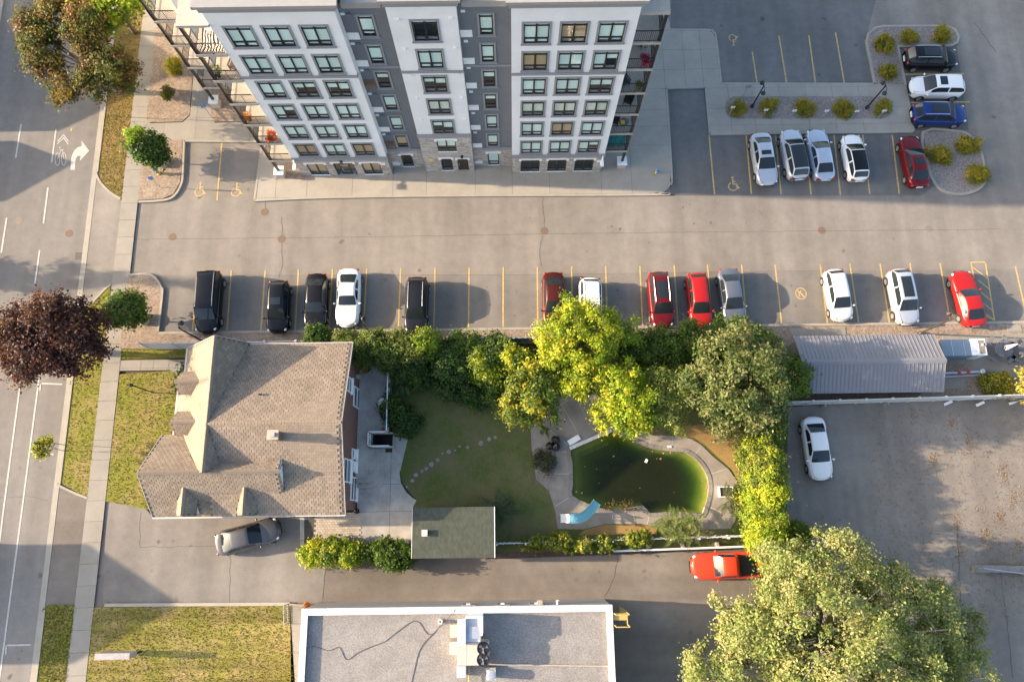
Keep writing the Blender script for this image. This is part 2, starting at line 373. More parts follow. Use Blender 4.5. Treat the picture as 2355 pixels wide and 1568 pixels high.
def smoothline(pts, k=6, closed=False):                       # Catmull-Rom
    n = len(pts); out = []
    rg = range(n) if closed else range(n - 1)
    for i in rg:
        P = [pts[(i + d) % n] if closed else pts[min(max(i + d, 0), n - 1)] for d in (-1, 0, 1, 2)]
        for q in range(k):
            t = q / k
            out.append(tuple(0.5 * (2 * P[1][a] + (P[2][a] - P[0][a]) * t + (2 * P[0][a] - 5 * P[1][a] + 4 * P[2][a] - P[3][a]) * t * t + (3 * P[1][a] - P[0][a] - 3 * P[2][a] + P[3][a]) * t ** 3) for a in range(len(pts[0]))))
    if not closed: out.append(tuple(pts[-1]))
    return out
def sheet(name, poly, z, m, holes=(), skirt=0.25, parent=None):
    """a flat piece of ground with side faces down, and holes in it"""
    if not holes:
        return MB().prism(poly, z - skirt, z).build(name, m, parent)
    bm = bmesh.new(); es = []
    for lp in [poly] + list(holes):
        vs = [bm.verts.new((p[0], p[1], z)) for p in lp]
        es += [bm.edges.new((vs[i], vs[(i + 1) % len(vs)])) for i in range(len(vs))]
    bmesh.ops.triangle_fill(bm, use_beauty=True, use_dissolve=False, edges=es)
    for f in list(bm.faces):
        c = f.calc_center_median()
        if any(inside((c.x, c.y), h) for h in holes): bm.faces.remove(f)
    for f in bm.faces:
        if f.normal.z < 0: f.normal_flip()
    me = bpy.data.meshes.new(name); bm.to_mesh(me); bm.free(); me.materials.append(m)
    o = link(name, me, parent)
    return o
def offset_line(pts, d, closed=False):
    out = []; n = len(pts)
    for i in range(n):
        a = Vector(pts[i - 1] if (i > 0 or closed) else pts[i]); b = Vector(pts[i]); c = Vector(pts[(i + 1) % n] if (i < n - 1 or closed) else pts[i])
        d1 = (b - a); d2 = (c - b)
        d1 = d1.normalized() if d1.length > 1e-6 else d2.normalized(); d2 = d2.normalized() if d2.length > 1e-6 else d1
        t = (d1 + d2); t = t.normalized() if t.length > 1e-6 else d1
        nn = Vector((-t.y, t.x)); k = 1 / max(0.5, nn.dot(Vector((-d1.y, d1.x))))
        out.append((b.x + nn.x * d * k, b.y + nn.y * d * k))
    return out
def strip(pts, w, z0, z1, closed=False, mb=None):             # kerb-like band, pts its centre line
    mb = mb or MB(); L = offset_line(pts, w / 2, closed); R = offset_line(pts, -w / 2, closed); n = len(pts)
    for i in range(n if closed else n - 1):
        j = (i + 1) % n
        a, b, c, d = R[i], R[j], L[j], L[i]
        mb.add([(*a, z0), (*b, z0), (*c, z0), (*d, z0), (*a, z1), (*b, z1), (*c, z1), (*d, z1)],
               [(4, 5, 6, 7), (0, 1, 5, 4), (2, 3, 7, 6)] + ([(3, 0, 4, 7)] if i == 0 and not closed else []) + ([(1, 2, 6, 5)] if i == n - 2 and not closed else []))
    return mb
def panels(poly, xs, ys, z, m, parent, name='slab', gap=0.012, th=0.10):
    k = 0
    for i in range(len(xs) - 1):
        for j in range(len(ys) - 1):
            p = clip(poly, xs[i] + gap, xs[i + 1] - gap, ys[j] + gap, ys[j + 1] - gap)
            if area(p) > 0.03:
                MB().prism(p, z - th, z).build(name, m, parent); k += 1
    return k
# ================================================================== THE SETTING: ground, road, lots, walks
POOL = GP([(1311.3, 1033.3), (1345, 1018), (1407, 991.6), (1438.4, 1004), (1471.7, 1020.8), (1503, 1031), (1540.5, 1036.4), (1571.7, 1038.5), (1592.5, 1049), (1609.2, 1064.5),
           (1623.8, 1087.4), (1630, 1110.4), (1629, 1139.5), (1621.7, 1164.5), (1615.5, 1181.2), (1588.4, 1179), (1555, 1177), (1528, 1178), (1496.7, 1180), (1488.4, 1172.8),
           (1480, 1164.5), (1474.9, 1162.4), (1442.6, 1168.7), (1409.2, 1170.8), (1380, 1168.7), (1350.9, 1158.3), (1315.5, 1139.5), (1316.5, 1114.5), (1315.5, 1064.5)], 0.10)
POOLH = offset_line(POOL, 0.12, True)                                    # hole in the ground, under the coping
if area(POOLH) < area(POOL): POOLH = offset_line(POOL, -0.12, True)
WELL = [(-10.75, 5.1), (-9.15, 5.1), (-9.15, 6.03), (-10.75, 6.03)]       # basement stair well
struct(sheet('ground', [(-420, -320), (420, -320), (420, 420), (-420, 420)], -0.06, M_SOIL, holes=[POOLH, WELL]))

def kx(y, a, b): return a + b * y
def road_x(y): return -34.62 - 0.021 * y                                  # face of the east kerb
def swl(y): return -32.03 - 0.0158 * y                                    # sidewalk edges
def swr(y): return -30.62 - 0.0170 * y
YS, YN = -40.0, 90.0
struct(sheet('road', [(road_x(YS) + 0.05, YS), (road_x(YN) + 0.05, YN), (road_x(YN) - 10.2, YN), (road_x(YS) - 10.2, YS)], 0.0, M_ROAD))
struct(strip([(road_x(YS) - 10.1, YS), (road_x(YN) - 10.1, YN)], 0.32, -0.1, 0.11).build('kerb', M_KERB))
struct(sheet('west_verge', [(road_x(YS) - 10.2, YS), (road_x(YN) - 10.2, YN), (road_x(YN) - 90, YN), (road_x(YS) - 90, YS)], 0.05, M_GRASS))
# gutter pan and kerb along the east side, dropped at the driveways
struct(strip([(road_x(YS) + 0.16, YS), (road_x(YN) + 0.16, YN)], 0.42, -0.1, 0.012).build('gutter', M_KERB))
def kerb_run(y0, y1):
    struct(strip([(road_x(y0) + 0.42, y0), (road_x(y1) + 0.42, y1)], 0.14, -0.1, 0.11).build('kerb', M_KERB))
kerb_run(-40, -6.3); kerb_run(2.6, 15.6); kerb_run(28.4, 90)
# parking lot and lane
LOT_S = [G2(240, 770), G2(361, 765.5), G2(970, 757.5), G2(1640, 748), G2(2355, 739), (70, 13.2)]
lot_poly = [(swr(14.8), 14.8)] + LOT_S[1:] + [(80, 95), (swr(95), 95)]
struct(sheet('parking_lot', lot_poly, 0.0, M_ASPH))
lane_poly = GP([(243, 1150), (330, 1163), (352, 1188), (690, 1190), (690, 1262), (950, 1270), (1140, 1285), (1745, 1262), (1800, 1262), (1812, 935), (2500, 905)]) + [(80, 8), (80, -40), (-31, -40), (swr(-6), -6)]
struct(sheet('lane', lane_poly, 0.0, M_LANE))
M_REAR = asphalt('rear_asphalt', (0.222, 0.198, 0.172), 0.22)
struct(sheet('rear_lot', GP([(1808, 1255), (1813, 936), (2500, 906)]) + [(80, 8), (80, -40), (18, -40), (18, -3)], 0.004, M_REAR))
struct(sheet('driveway', GP([(246, 1152), (330, 1165), (352, 1190), (688, 1192), (688, 1263), (752, 1264), (742, 1384), (236, 1388)]), 0.004, asphalt('drive_asphalt', (0.212, 0.192, 0.170), 0.16)))
# aprons between road and sidewalk
struct(sheet('driveway_apron', [(road_x(29) + 0.4, 29), (swl(29), 29), (swl(15.5), 15.5), (road_x(15.5) + 0.4, 15.5)], 0.004, M_ASPH))
struct(sheet('driveway_apron', [(road_x(3) + 0.4, 3.6), (swl(3), 3.6), (swl(-6.3), -6.3), (road_x(-6.3) + 0.4, -6.3)], 0.004, M_LANE))
# verges
def verge(name, poly, m=M_VERGE, z=0.07): return struct(sheet(name, poly, z, m))
verge('grass_verge', [(road_x(90) + 0.5, 90), (road_x(28.8) + 0.5, 28.8)] + GP([(233, 420), (253, 440), (278, 457)]) + [(swl(26), 26), (swl(90), 90)])
verge('grass_verge', GP([(255, 657), (213, 698), (191, 712)]) + [(road_x(15) + 0.5, 15), (road_x(2.7) + 0.5, 2.7)] + GP([(203, 1145)]) + [(swl(3), 3), (swl(12), 12)], M_GRASS)
verge('grass_verge', GP([(176, 1390), (112, 1390), (98, 1402)]) + [(road_x(-7) + 0.5, -7), (road_x(-40) + 0.5, -40), (swl(-40), -40)], M_GRASS)
for pts in ([(220, 392), (226, 410), (240, 430), (258, 446), (278, 458)], [(256, 655), (240, 668), (213, 697)], [(130, 1113), (165, 1130), (202, 1145)]):
    struct(strip(smoothline(GP(pts), 4), 0.16, -0.05, 0.10).build('kerb', M_KERB))
# the public sidewalk, slab by slab
sw = struct(sheet('sidewalk', [(swl(-40) - 0.01, -40), (swr(-40) + 0.01, -40), (swr(90) + 0.01, 90), (swl(90) - 0.01, 90)], 0.055, M_SOIL))
me_slab = MB().box(-0.705, 0.705, -0.745, 0.745, -0.06, 0.03).mesh('slab'); me_slab.materials.append(M_CONC)
y = -16.0
while y < 52:
    o = child('slab', me_slab, sw, Matrix.Translation(((swl(y) + swr(y)) / 2, y, 0.06 + random.uniform(-0.004, 0.004))) @ Matrix.Rotation(0.0164, 4, 'Z') @ Matrix.Diagonal(((swr(y) - swl(y)) / 1.43, 1, 1, 1)))
    y += 1.51
# concrete apron round the apartment house
AP = GP([(602, 333), (585, 460), (740, 453), (1000, 449), (1500, 446), (1516, 442), (1531, 432), (1540, 418), (1543, 400), (1531, 203), (1622, 200), (1632, 308), (2101, 302), (2083, 195), (2014, 194), (1658, 193), (1645, 88),
         (1640, 76), (1630, 70), (1543, 69), (1535, 30), (1531, -40)], 0.13)
AP = AP + [(12, 60), (-26, 60), (-26, 45)] + GP([(600, 325)], 0.13)
ap = struct(sheet('apartment_apron', AP, 0.115, M_CRACK))
xs = [-23.5, -19.6, -17.0, -13.2, -9.8, -7.0, -2.9, 0.2, 3.3, 7.65, 10.2, 13.6, 15.4, 16.95, 19, 21.1, 23.4, 25.7, 28, 30.3, 32.6, 34.9, 40]
ys = [20, 25.8, 30.2, 32.0, 33.6, 35.6, 37.5, 39.5, 41.5, 44, 48, 52, 60]
panels([(x, yy) for x, yy in AP], xs, ys, 0.13, M_APRON, ap, gap=0.010, th=0.06)
def kerb(pts, w=0.17, z=0.145, k=5, closed=False, smooth=True):
    p = GP(pts, z)
    if smooth: p = smoothline(p, k, closed)
    return struct(strip(p, w, -0.1, z, closed).build('kerb', M_KERB))
kerb([(602, 333), (585, 460)], smooth=False); kerb([(585, 461), (740, 454.5), (1000, 450.5), (1500, 447.5), (1518, 443), (1533, 433), (1542, 419), (1545, 400), (1533, 204)], k=4)
kerb([(1532, 203), (1623, 200)], smooth=False); kerb([(1623, 200), (1633, 309)], smooth=False); kerb([(1632, 308.5), (2100, 303)], smooth=False)
kerb([(2102, 302), (2083, 195)], smooth=False); kerb([(2014, 193), (1659, 192)], smooth=False); kerb([(1659, 192), (1647, 88), (1641, 75), (1630, 69), (1543, 68)], k=4)
# west plaza: walkways and gravel beds
verge('gravel_bed', GP([(360, 55), (352, 125), (343, 225), (338, 270), (346, 283), (420, 281), (437, 265), (444, 175), (470, 60), (440, -30), (365, -30)]), M_GRAV, 0.09)
verge('gravel_bed', GP([(489, 208), (486, 265), (494, 282), (561, 280), (600, 270), (690, 270), (690, 170), (560, 120), (500, 120)]), M_GRAV, 0.095)
plaza = struct(sheet('plaza_walk', [(swr(34), 34)] + GP([(338, 272), (346, 284), (420, 282), (437, 266), (446, 160), (475, 40), (560, 60), (489, 208), (486, 266), (494, 283), (561, 281), (640, 300), (604, 325), (421, 324), (330, 324), (322, 324)], 0.08), 0.068, M_CRACK))
pl_poly = [(v.co.x, v.co.y) for v in plaza.data.vertices][:len(plaza.data.vertices) // 2]
panels(pl_poly, [-32, -29.6, -26.9, -24.4, -22.2, -20, -16], [29, 31.2, 33.4, 36, 39, 42, 46], 0.083, M_CONC, plaza, gap=0.008, th=0.05)
verge('gravel_bed', GP([(331, 324), (421, 323), (418, 392), (415, 420), (400, 447), (375, 458), (318, 462)]), M_GRAV, 0.10)
kerb([(423, 323), (420, 392), (417, 421), (401, 449), (376, 460), (318, 464)], k=4); kerb([(423, 324), (602, 326)], smooth=False)
verge('gravel_bed', GP([(690, 340), (640, 300), (605, 330), (640, 412), (700, 415), (760, 400)]), M_GRAV, 0.135)
# south-west island and the strip behind the south kerb
isl = [(298, 631.5), (338, 630), (358, 640), (370, 660), (373, 672), (365, 743), (361.5, 765.5)]
verge('gravel_bed', GP(isl + [(361, 768), (650, 765), (970, 759), (1640, 750), (1800, 748), (1800, 778), (1180, 790), (440, 800), (277, 803), (287, 700)]), M_GRAV, 0.10)
verge('gravel_bed', GP([(1800, 748), (2355, 741), (2500, 739), (2500, 900), (1815, 925), (1795, 850)]), M_GRAV, 0.098)
kerb(isl, k=4); kerb([(361.5, 765.5), (970, 758.5), (1640, 749.5), (2355, 740.5), (2600, 737)], smooth=False, w=0.2)
# north-east beds and islands
isl_n = [(2012.8, 194), (1992.8, 95), (1998, 77.6), (2014, 63.8), (2031.6, 60), (2176.8, 59.3), (2196.8, 67.6), (2205.6, 85), (2201.8, 97.6), (2189.3, 103.9), (2065.4, 106.4), (2083, 195)]
verge('gravel_bed', GP(isl_n, 0.12), M_GRAVD, 0.12); kerb(isl_n, smooth=False, w=0.2)
isl_e = [(2123, 304), (2201.8, 301.6), (2229.3, 310.4), (2249.4, 333), (2260.6, 363), (2265.6, 392.5), (2268, 412.5), (2256.9, 430), (2236.8, 441.3), (2206.8, 446.3), (2176.8, 441.3), (2156.7, 428.8), (2144.2, 410), (2138, 392.5)]
verge('gravel_bed', GP(isl_e, 0.12), M_GRAVD, 0.12); kerb(isl_e, closed=True, k=3, w=0.2)
st = [(1690, 222), (2022, 222)] + [(2027 + 25 * math.cos(a), 247.5 + 25.5 * math.sin(a)) for a in np.linspace(-1.4, 1.4, 9)] + [(2022, 273), (1690, 273)] + [(1690 - 23 * math.cos(a), 247.5 + 25.5 * math.sin(a)) for a in np.linspace(1.4, -1.4, 9)]
verge('gravel_bed', GP(st, 0.14), M_GRAVD, 0.142)
# house lot: lawns, walk, drive, yard
verge('front_lawn', [(swr(9.9) + 0.02, 11.0)] + GP([(420, 851), (445, 940)]) + [(-23.4, 6), (-23.4, 0.5)] + GP([(348, 1172), (243, 1152)]), M_GRASS)
verge('front_lawn', [(swr(13) + 0.02, 13.0)] + GP([(440, 800), (445, 822), (273, 826)]), M_GRASS)
fw = struct(sheet('front_walk', [(swr(12) + 0.02, 12.12), (-23.2, 12.12), (-23.2, 10.2), (-25.0, 10.2)] + GP([(392, 851), (273, 853)]), 0.062, M_CRACK))
panels([(v.co.x, v.co.y) for v in fw.data.vertices][:len(fw.data.vertices) // 2], [-31.2, -29.2, -28.2, -27.0, -25.8, -24.6, -23.2], [9, 11.45, 12.2], 0.078, M_CONC, fw, gap=0.01, th=0.05)
verge('south_lawn', GP([(214, 1396), (668, 1391), (690, 1750), (185, 1750)]), M_GRASS2)
struct(strip(GP([(240, 1391), (666, 1388)], 0.12), 0.22, -0.1, 0.13).build('kerb', M_KERB))
sp = struct(sheet('side_path', GP([(668, 1391), (700, 1391), (705, 1750), (672, 1750)]), 0.05, M_CRACK))
panels(GP([(668, 1391), (700, 1391), (705, 1750), (672, 1750)]), [-17, -13], [-20, -12.4, -10.9, -9.4, -6], 0.07, M_CONC, sp, th=0.04)
YARD = GP([(826, 797), (1180, 789), (1800, 779), (1800, 850), (1812, 925), (1806, 1262), (1140, 1268), (950, 1268), (950, 1166), (958, 1150), (925, 1110), (920, 1085), (938, 1010), (906, 1004), (905, 992), (894, 990), (892, 832), (830, 832)])
DECK = GP([(1220, 980), (1222.6, 1030), (1232.6, 1103), (1262.6, 1128), (1277.6, 1177.5), (1282.6, 1215.8), (1343, 1217), (1390, 1204), (1475, 1204), (1510, 1211), (1600, 1218), (1680, 1215), (1700, 1180), (1698, 1118), (1693, 1103), (1675.6, 1078), (1640.6, 1050),
           (1613, 1023), (1593, 1010), (1568, 1002.8), (1498, 1000), (1440, 960), (1372.7, 907.6), (1317.6, 907.6), (1277.6, 912.6)], 0.10)
yard_o = struct(sheet('back_lawn', YARD, 0.05, M_YARD, holes=[POOLH]))
struct(sheet('dry_lawn', GP([(1560, 1000), (1600, 1008), (1622, 1022), (1650, 1050), (1684, 1080), (1700, 1112), (1725, 1112), (1722, 985), (1640, 975), (1560, 980)]), 0.075, M_DRY))
struct(sheet('dry_lawn', GP([(1343, 1219), (1390, 1206), (1475, 1206), (1510, 1213), (1510, 1228), (1330, 1230)]), 0.075, M_DRY))
deck = struct(sheet('pool_deck', DECK, 0.10, M_DECK, holes=[POOLH]))
for i, (a, b) in enumerate([((380, 615), (580, 508)), ((455, 580), (620, 868)), ((580, 508), (745, 805)), ((500, 515), (510, 545)), ((260, 735), (505, 945)), ((455, 1015), (505, 1012)), ((350, 1215), (525, 1215)), ((400, 1510), (530, 1430)),
             ((1280, 880), (1265, 940)), ((1478, 885), (1478, 975)), ((1725, 978), (1685, 1035)), ((1975, 1170), (1825, 1217)), ((1820, 1525), (1930, 1568))]):
    strip(KP(2, 2, [a, b], 0.1), 0.035, 0.09, 0.108).build('joint_strip', M_MARK, deck)
for a, b in [((922, 25), (926, 70)), ((1115, 25), (1128, 95)), ((1262, 45), (1240, 120))]:
    strip(KP(2, 3, [a, b], 0.1), 0.05, 0.09, 0.108).build('joint_strip', M_MARK, deck)
drv = GP([(822, 1190), (818, 1040), (902, 1040), (904, 1000), (938, 1005), (936, 1060), (919, 1085), (922, 1110), (935, 1132), (950, 1145), (958, 1150), (950, 1166), (950, 1266), (690, 1262), (690, 1189)])
drive = struct(sheet('concrete_drive', drv, 0.03, M_CRACK))
panels([p for p in drv], [-18, -11.9, -9.3, -6.5], [-3.2, -1.7, 0.3, 2.3, 6.4], 0.045, M_PATIO, drive, gap=0.012, th=0.05)
pav = sheet('paver_strip', GP([(700, 1190), (820, 1190), (820, 1262), (700, 1262)]), 0.052, M_CRACK); struct(pav)
me_p = MB().box(-0.118, 0.118, -0.078, 0.078, -0.03, 0.012).mesh('paver'); me_p.materials.append(mat('paver_block', (0.40, 0.345, 0.275), 0.9, var=0.12, scale=8, rnd=0.14))
x0, x1, y0, y1 = -14.75, -11.45, -2.2, 0.25; yy = y0; r = 0
while yy < y1:
    xx = x0 + (0.125 if r % 2 else 0)
    while xx < x1:
        child('paver', me_p, pav, Matrix.Translation((xx, yy, 0.058 + random.uniform(-0.004, 0.004)))); xx += 0.25
    yy += 0.17; r += 1
# stepping stones across the back lawn
rs = random.Random(3)
for i, (x, y, s) in enumerate([(1385, 1335, 11), (1435, 1280, 17), (1468, 1228, 18), (1525, 1190, 15), (1563, 1165, 18), (1612, 1127, 22), (1668, 1087, 18), (1713, 1028, 10), (1772, 1013, 20), (1830, 1000, 7), (1870, 965, 10), (1942, 972, 12), (2065, 935, 24), (2142, 897, 16), (2200, 878, 14)]):
    c = G2(*K(1, 2, x, y), 0.05); r = s * 0.25 * 0.0335 * 1.15
    p = [(c[0] + r * rs.uniform(0.7, 1.15) * math.cos(t), c[1] + r * rs.uniform(0.7, 1.15) * math.sin(t)) for t in np.linspace(0, 2 * math.pi, 8)[:-1]]
    MB().prism(p, 0.0, 0.075).build('stepping_stone', mat('flagstone', (0.24, 0.212, 0.195), 0.9, var=0.2, rnd=0.15), yard_o)

M_BAY = asphalt('bay_asphalt', (0.200, 0.183, 0.164), 0.15)
struct(sheet('bay_surface', [G2(361, 633), G2(1200, 631), G2(2355, 618), G2(2480, 617)] + GP([(2480, 738), (1640, 748), (970, 757.5), (363, 765)]), 0.004, M_BAY))
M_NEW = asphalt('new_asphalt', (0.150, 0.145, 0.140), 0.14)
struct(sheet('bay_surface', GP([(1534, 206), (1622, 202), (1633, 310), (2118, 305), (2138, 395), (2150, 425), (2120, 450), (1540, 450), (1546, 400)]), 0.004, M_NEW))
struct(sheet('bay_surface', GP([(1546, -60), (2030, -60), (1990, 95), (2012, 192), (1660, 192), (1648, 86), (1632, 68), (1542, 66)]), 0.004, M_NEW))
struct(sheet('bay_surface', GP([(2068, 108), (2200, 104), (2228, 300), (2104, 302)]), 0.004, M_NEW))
# -------------------------------------------------- painted marks
lot_marks = struct(bpy.data.objects.new('bay_lines', None)); COL.objects.link(lot_marks); lot_marks['kind'] = 'structure'
def line(a, b, w, m, name, parent, z=0.010):
    p = strip(GP([a, b]), w, z - 0.004, z).build(name, m, parent); return p
LINES = [(455.6, 624, 443, 761.7), (532, 622.8, 522, 760.5), (610, 621, 600, 760.5), (686.4, 620.3, 678.9, 760.5), (764.7, 619, 756.5, 758), (843.6, 617.8, 836, 755.5), (921.7, 616.5, 916.2, 752), (1000.5, 615.3, 998, 753), (1078.9, 615.3, 1077.6, 753),
         (1157.5, 614, 1157, 751.7), (1235.8, 614, 1236.8, 752), (1314.7, 613, 1316, 752), (1393, 612, 1397, 751), (1471.6, 611.5, 1477.9, 748), (1550.5, 610.3, 1558.7, 746.7), (1627.3, 609, 1637.3, 745.4), (1705.7, 609, 1716.9, 743), (1782.5, 609, 1797.5, 743),
         (1886.4, 607.8, 1902.7, 743), (1954.5, 606.5, 1974.5, 741.7), (2024, 606.5, 2045.4, 741.7), (2093, 605.3, 2114, 741), (2162, 605.3, 2185.5, 740.5), (2335, 612, 2362, 730),
         (1630.6, 311, 1643, 446.5), (1715.7, 311, 1728, 446.5), (1783.7, 311, 1796.3, 447.5), (1851.4, 311, 1865, 447.5), (1917.7, 311, 1932.7, 449), (1984, 310, 2000.3, 446.5), (2051.6, 310, 2067.9, 446.5), (2079, 171.5, 2216.8, 170), (2092.7, 236.5, 2230.6, 234.8),
         (1791.3, 82.6, 1808.8, 190.5), (1860, 82, 1875, 190.5), (1921.4, 75, 1941.5, 190.5), (1730, 120, 1740.9, 190.5), (510.6, 327.4, 499.4, 461), (2233, 603, 2240, 640), (2266, 603, 2287, 737), (2233, 603, 2266, 603), (2258, 720, 2287, 737)]
for x0, y0, x1, y1 in LINES: line((x0, y0), (x1, y1), 0.115, M_YEL, 'bay_line', lot_marks)
for a, b in [((1885, 890), (2015, 990)), ((1930, 1005), (2035, 1090)), ((1955, 1115), (2050, 1195)), ((1975, 1215), (2070, 1290)), ((1980, 1305), (2085, 1375))]:
    line(K(3, 1, *a), K(3, 1, *b), 0.10, M_YEL, 'hatch_line', lot_marks, 0.014)
road_marks = bpy.data.objects.new('road_markings', None); COL.objects.link(road_marks); road_marks['kind'] = 'structure'
for q in [(68.8, 140, 66.3, 169), (48.8, 285.4, 36.3, 363), (128.9, 297.9, 118.9, 374), (143, 190, 136.8, 243), (110.6, 431.3, 100, 514), (15.5, 501.4, 3, 581.5), (91.4, 575.2, 80, 655.3), (72, 715, 62, 790)]:
    line(q[:2], q[2:], 0.13, M_MARK, 'lane_dash', road_marks)
for q in [(47.6, 876, 7.5, 1177.5), (7.5, 1177.5, -30, 1480), (90, 870, 50, 1177), (50, 1177, -5, 1590)]:
    line(q[:2], q[2:], 0.12, M_MARK, 'edge_line', road_marks)
for q in [(92.6, 881.4, 144, 883.4), (93.6, 880, 92, 898), (71.3, 1044, 124, 1044), (75, 1030, 72, 1046), (15, 1483, 71.3, 1482), (15, 1482, 13, 1504)]:
    line(q[:2], q[2:], 0.11, M_MARK, 'box_line', road_marks, 0.014)
MB().prism(KP(0, 0, [(648, 1562), (658, 1440), (682, 1385), (715, 1355), (750, 1345), (750, 1295), (820, 1387), (733, 1482), (742, 1432), (715, 1435), (697, 1460), (688, 1562)]), 0.004, 0.010).build('turn_arrow', M_MARK, road_marks)
for pts in ([(530, 1300), (585, 1242), (630, 1300)], [(525, 1326), (585, 1268), (628, 1326)]):
    strip(KP(0, 0, pts), 0.09, 0.004, 0.010).build('chevron', M_MARK, road_marks)
bk = MB()
for cx, cy in ((528, 1465), (586, 1462)):
    strip(KP(0, 0, [(cx + 21 * math.cos(t), cy + 58 * math.sin(t)) for t in np.linspace(0, 2 * math.pi, 20)[:-1]]), 0.05, 0.004, 0.010, True, bk)
for pts in ([(545, 1355), (560, 1385), (575, 1380)], [(560, 1385), (528, 1465)], [(575, 1382), (588, 1462)], [(556, 1350), (552, 1375), (585, 1378)]): strip(KP(0, 0, pts), 0.05, 0.004, 0.010, False, bk)
bk.build('bicycle_mark', M_MARK, road_marks)
strip(KP(0, 0, [(660, 1178), (655, 1206)]), 0.13, 0.004, 0.010).build('yellow_dash', M_YEL, road_marks)
def wheelchair(u, v, s, flip=1, full=True):
    c = G2(u, v); mb = MB()
    def q(pts): return [(c[0] + x * s, c[1] + y * s * flip) for x, y in pts]
    strip(q([(0.42 * math.cos(t) - 0.05, 0.42 * math.sin(t) - 0.25) for t in np.linspace(2.0, 2.0 + 4.6, 16)]), 0.11 * s, 0.004, 0.010, False, mb)
    strip(q([(0, 0.55), (0, 0.02), (0.3, 0.0), (0.5, -0.42), (0.62, -0.36)]), 0.13 * s, 0.004, 0.011, False, mb)
    strip(q([(0.0, 0.3), (0.26, 0.28)]), 0.10 * s, 0.004, 0.012, False, mb)
    mb.prism(q([(0.12 * math.cos(t), 0.72 + 0.12 * math.sin(t)) for t in np.linspace(0, 2 * math.pi, 10)[:-1]]), 0.004, 0.010)
    mb.build('wheelchair_symbol', M_YEL, lot_marks)
wheelchair(460, 437, 0.85); wheelchair(544, 437, 0.85); wheelchair(1686, 424, 0.85); wheelchair(1686, 92, 0.75, -1)
c = G2(1842, 675); mb = MB()
strip([(c[0] + 0.42 * math.cos(t), c[1] + 0.46 * math.sin(t)) for t in np.linspace(0, 2 * math.pi, 24)[:-1]], 0.07, 0.004, 0.010, True, mb)
strip([(c[0] - 0.3, c[1] + 0.3), (c[0] + 0.28, c[1] - 0.3)], 0.07, 0.004, 0.011, False, mb)
strip([(c[0] - 0.14, c[1] - 0.28), (c[0] - 0.14, c[1] + 0.1), (c[0] + 0.08, c[1] + 0.22)], 0.09, 0.004, 0.012, False, mb)
strip([(c[0] - 0.1, c[1]), (c[0] + 0.12, c[1] - 0.05), (c[0] + 0.12, c[1] - 0.28)], 0.08, 0.004, 0.013, False, mb)
mb.build('no_parking_symbol', M_YEL, lot_marks)
# cracks and repair joints in the asphalt
ck = MB(); rc = random.Random(5)
def crack(pts, w=0.025, j=0.06):
    p = GP(pts); out = []
    for a, b in zip(p, p[1:]):
        n = max(2, int(math.dist(a, b) / 0.35))
        for i in range(n): t = i / n; out.append((a[0] + (b[0] - a[0]) * t + rc.uniform(-j, j), a[1] + (b[1] - a[1]) * t + rc.uniform(-j, j)))
    out.append(p[-1]); strip(out, w, 0.0, 0.0075, False, ck)
crack([(608, 458), (610, 480)]); crack([(648, 500), (648, 543)]); crack([(648, 558), (650, 600), (643, 640)]); crack([(1247, 450), (1252, 523)]); crack([(1250, 540), (1240, 580), (1245, 612)])
crack([(300, 551), (800, 546), (1250, 538), (1700, 533), (2300, 527)], 0.02, 0.03); crack([(450, 634), (1200, 632), (1900, 622)], 0.015, 0.02)
crack([(749, 1302), (741, 1380)], 0.03); crack([(1421, 1278), (1413, 1330), (1390, 1372)], 0.035); crack([(323, 1178), (322, 1258), (500, 1255)], 0.03); crack([(530, 1268), (528, 1385)], 0.03)
crack([(0, 1145), (60, 1140), (110, 1150)], 0.02); crack([(2200, 1190), (2210, 1400), (2230, 1560)], 0.05); crack([(2300, 1300), (2330, 1560)], 0.04); crack([(2240, 50), (2290, 120)], 0.03)
tag(ck.build('asphalt_cracks', M_CRACK), kind='structure')

# oil drips on the asphalt
os_ = MB(); ro = random.Random(17)
def blot(c, r):
    os_.prism([(c[0] + r * ro.uniform(0.55, 1.15) * math.cos(t), c[1] + r * ro.uniform(0.55, 1.15) * math.sin(t)) for t in np.linspace(0, 2 * math.pi, 9)[:-1]], 0.0, 0.0085)
for i, x, y, r in [(2, 1570, 340, 0.11), (2, 1545, 358, 0.08), (2, 1825, 478, 0.16), (2, 1670, 487, 0.11), (2, 915, 512, 0.12), (2, 990, 535, 0.14), (2, 1630, 310, 0.07), (2, 2150, 482, 0.08), (2, 2000, 487, 0.05), (2, 880, 520, 0.06), (2, 165, 325, 0.06), (2, 165, 435, 0.06), (2, 1000, 303, 0.05), (2, 1005, 640, 0.05), (1, 1213, 465, 0.07), (1, 790, 595, 0.05), (0, 2098, 1043, 0.2), (0, 1350, 308, 0.05), (1, 2120, 1070, 0.08), (3, 1480, 1150, 0.05), (3, 2180, 970, 0.05), (3, 1030, 1220, 0.05)]: blot(G2(*K(i, 1, x, y)), r)
for _ in range(34): blot(G2(*K(3, 0, 270 + ro.choice((-85, 85, 0)) * ro.uniform(0.5, 1.0) + ro.uniform(-15, 15), ro.uniform(440, 735))), ro.uniform(0.03, 0.08))
blot(G2(*K(3, 0, 760, 600)), 0.13)
for _ in range(26): u, v = ro.choice(LINES[:22])[:2]; blot(G2(u + ro.uniform(25, 50), ro.uniform(655, 740)), ro.uniform(0.04, 0.13))
for x, y, r in [(172, 1355, 0.10), (200, 1280, 0.08), (150, 1250, 0.06)]: blot(G2(*K(0, 3, x, y)), r)
tag(os_.build('oil_stains', mat('oil_stain', (0.115, 0.106, 0.098), 0.7, var=0.3, scale=6)), kind='structure')
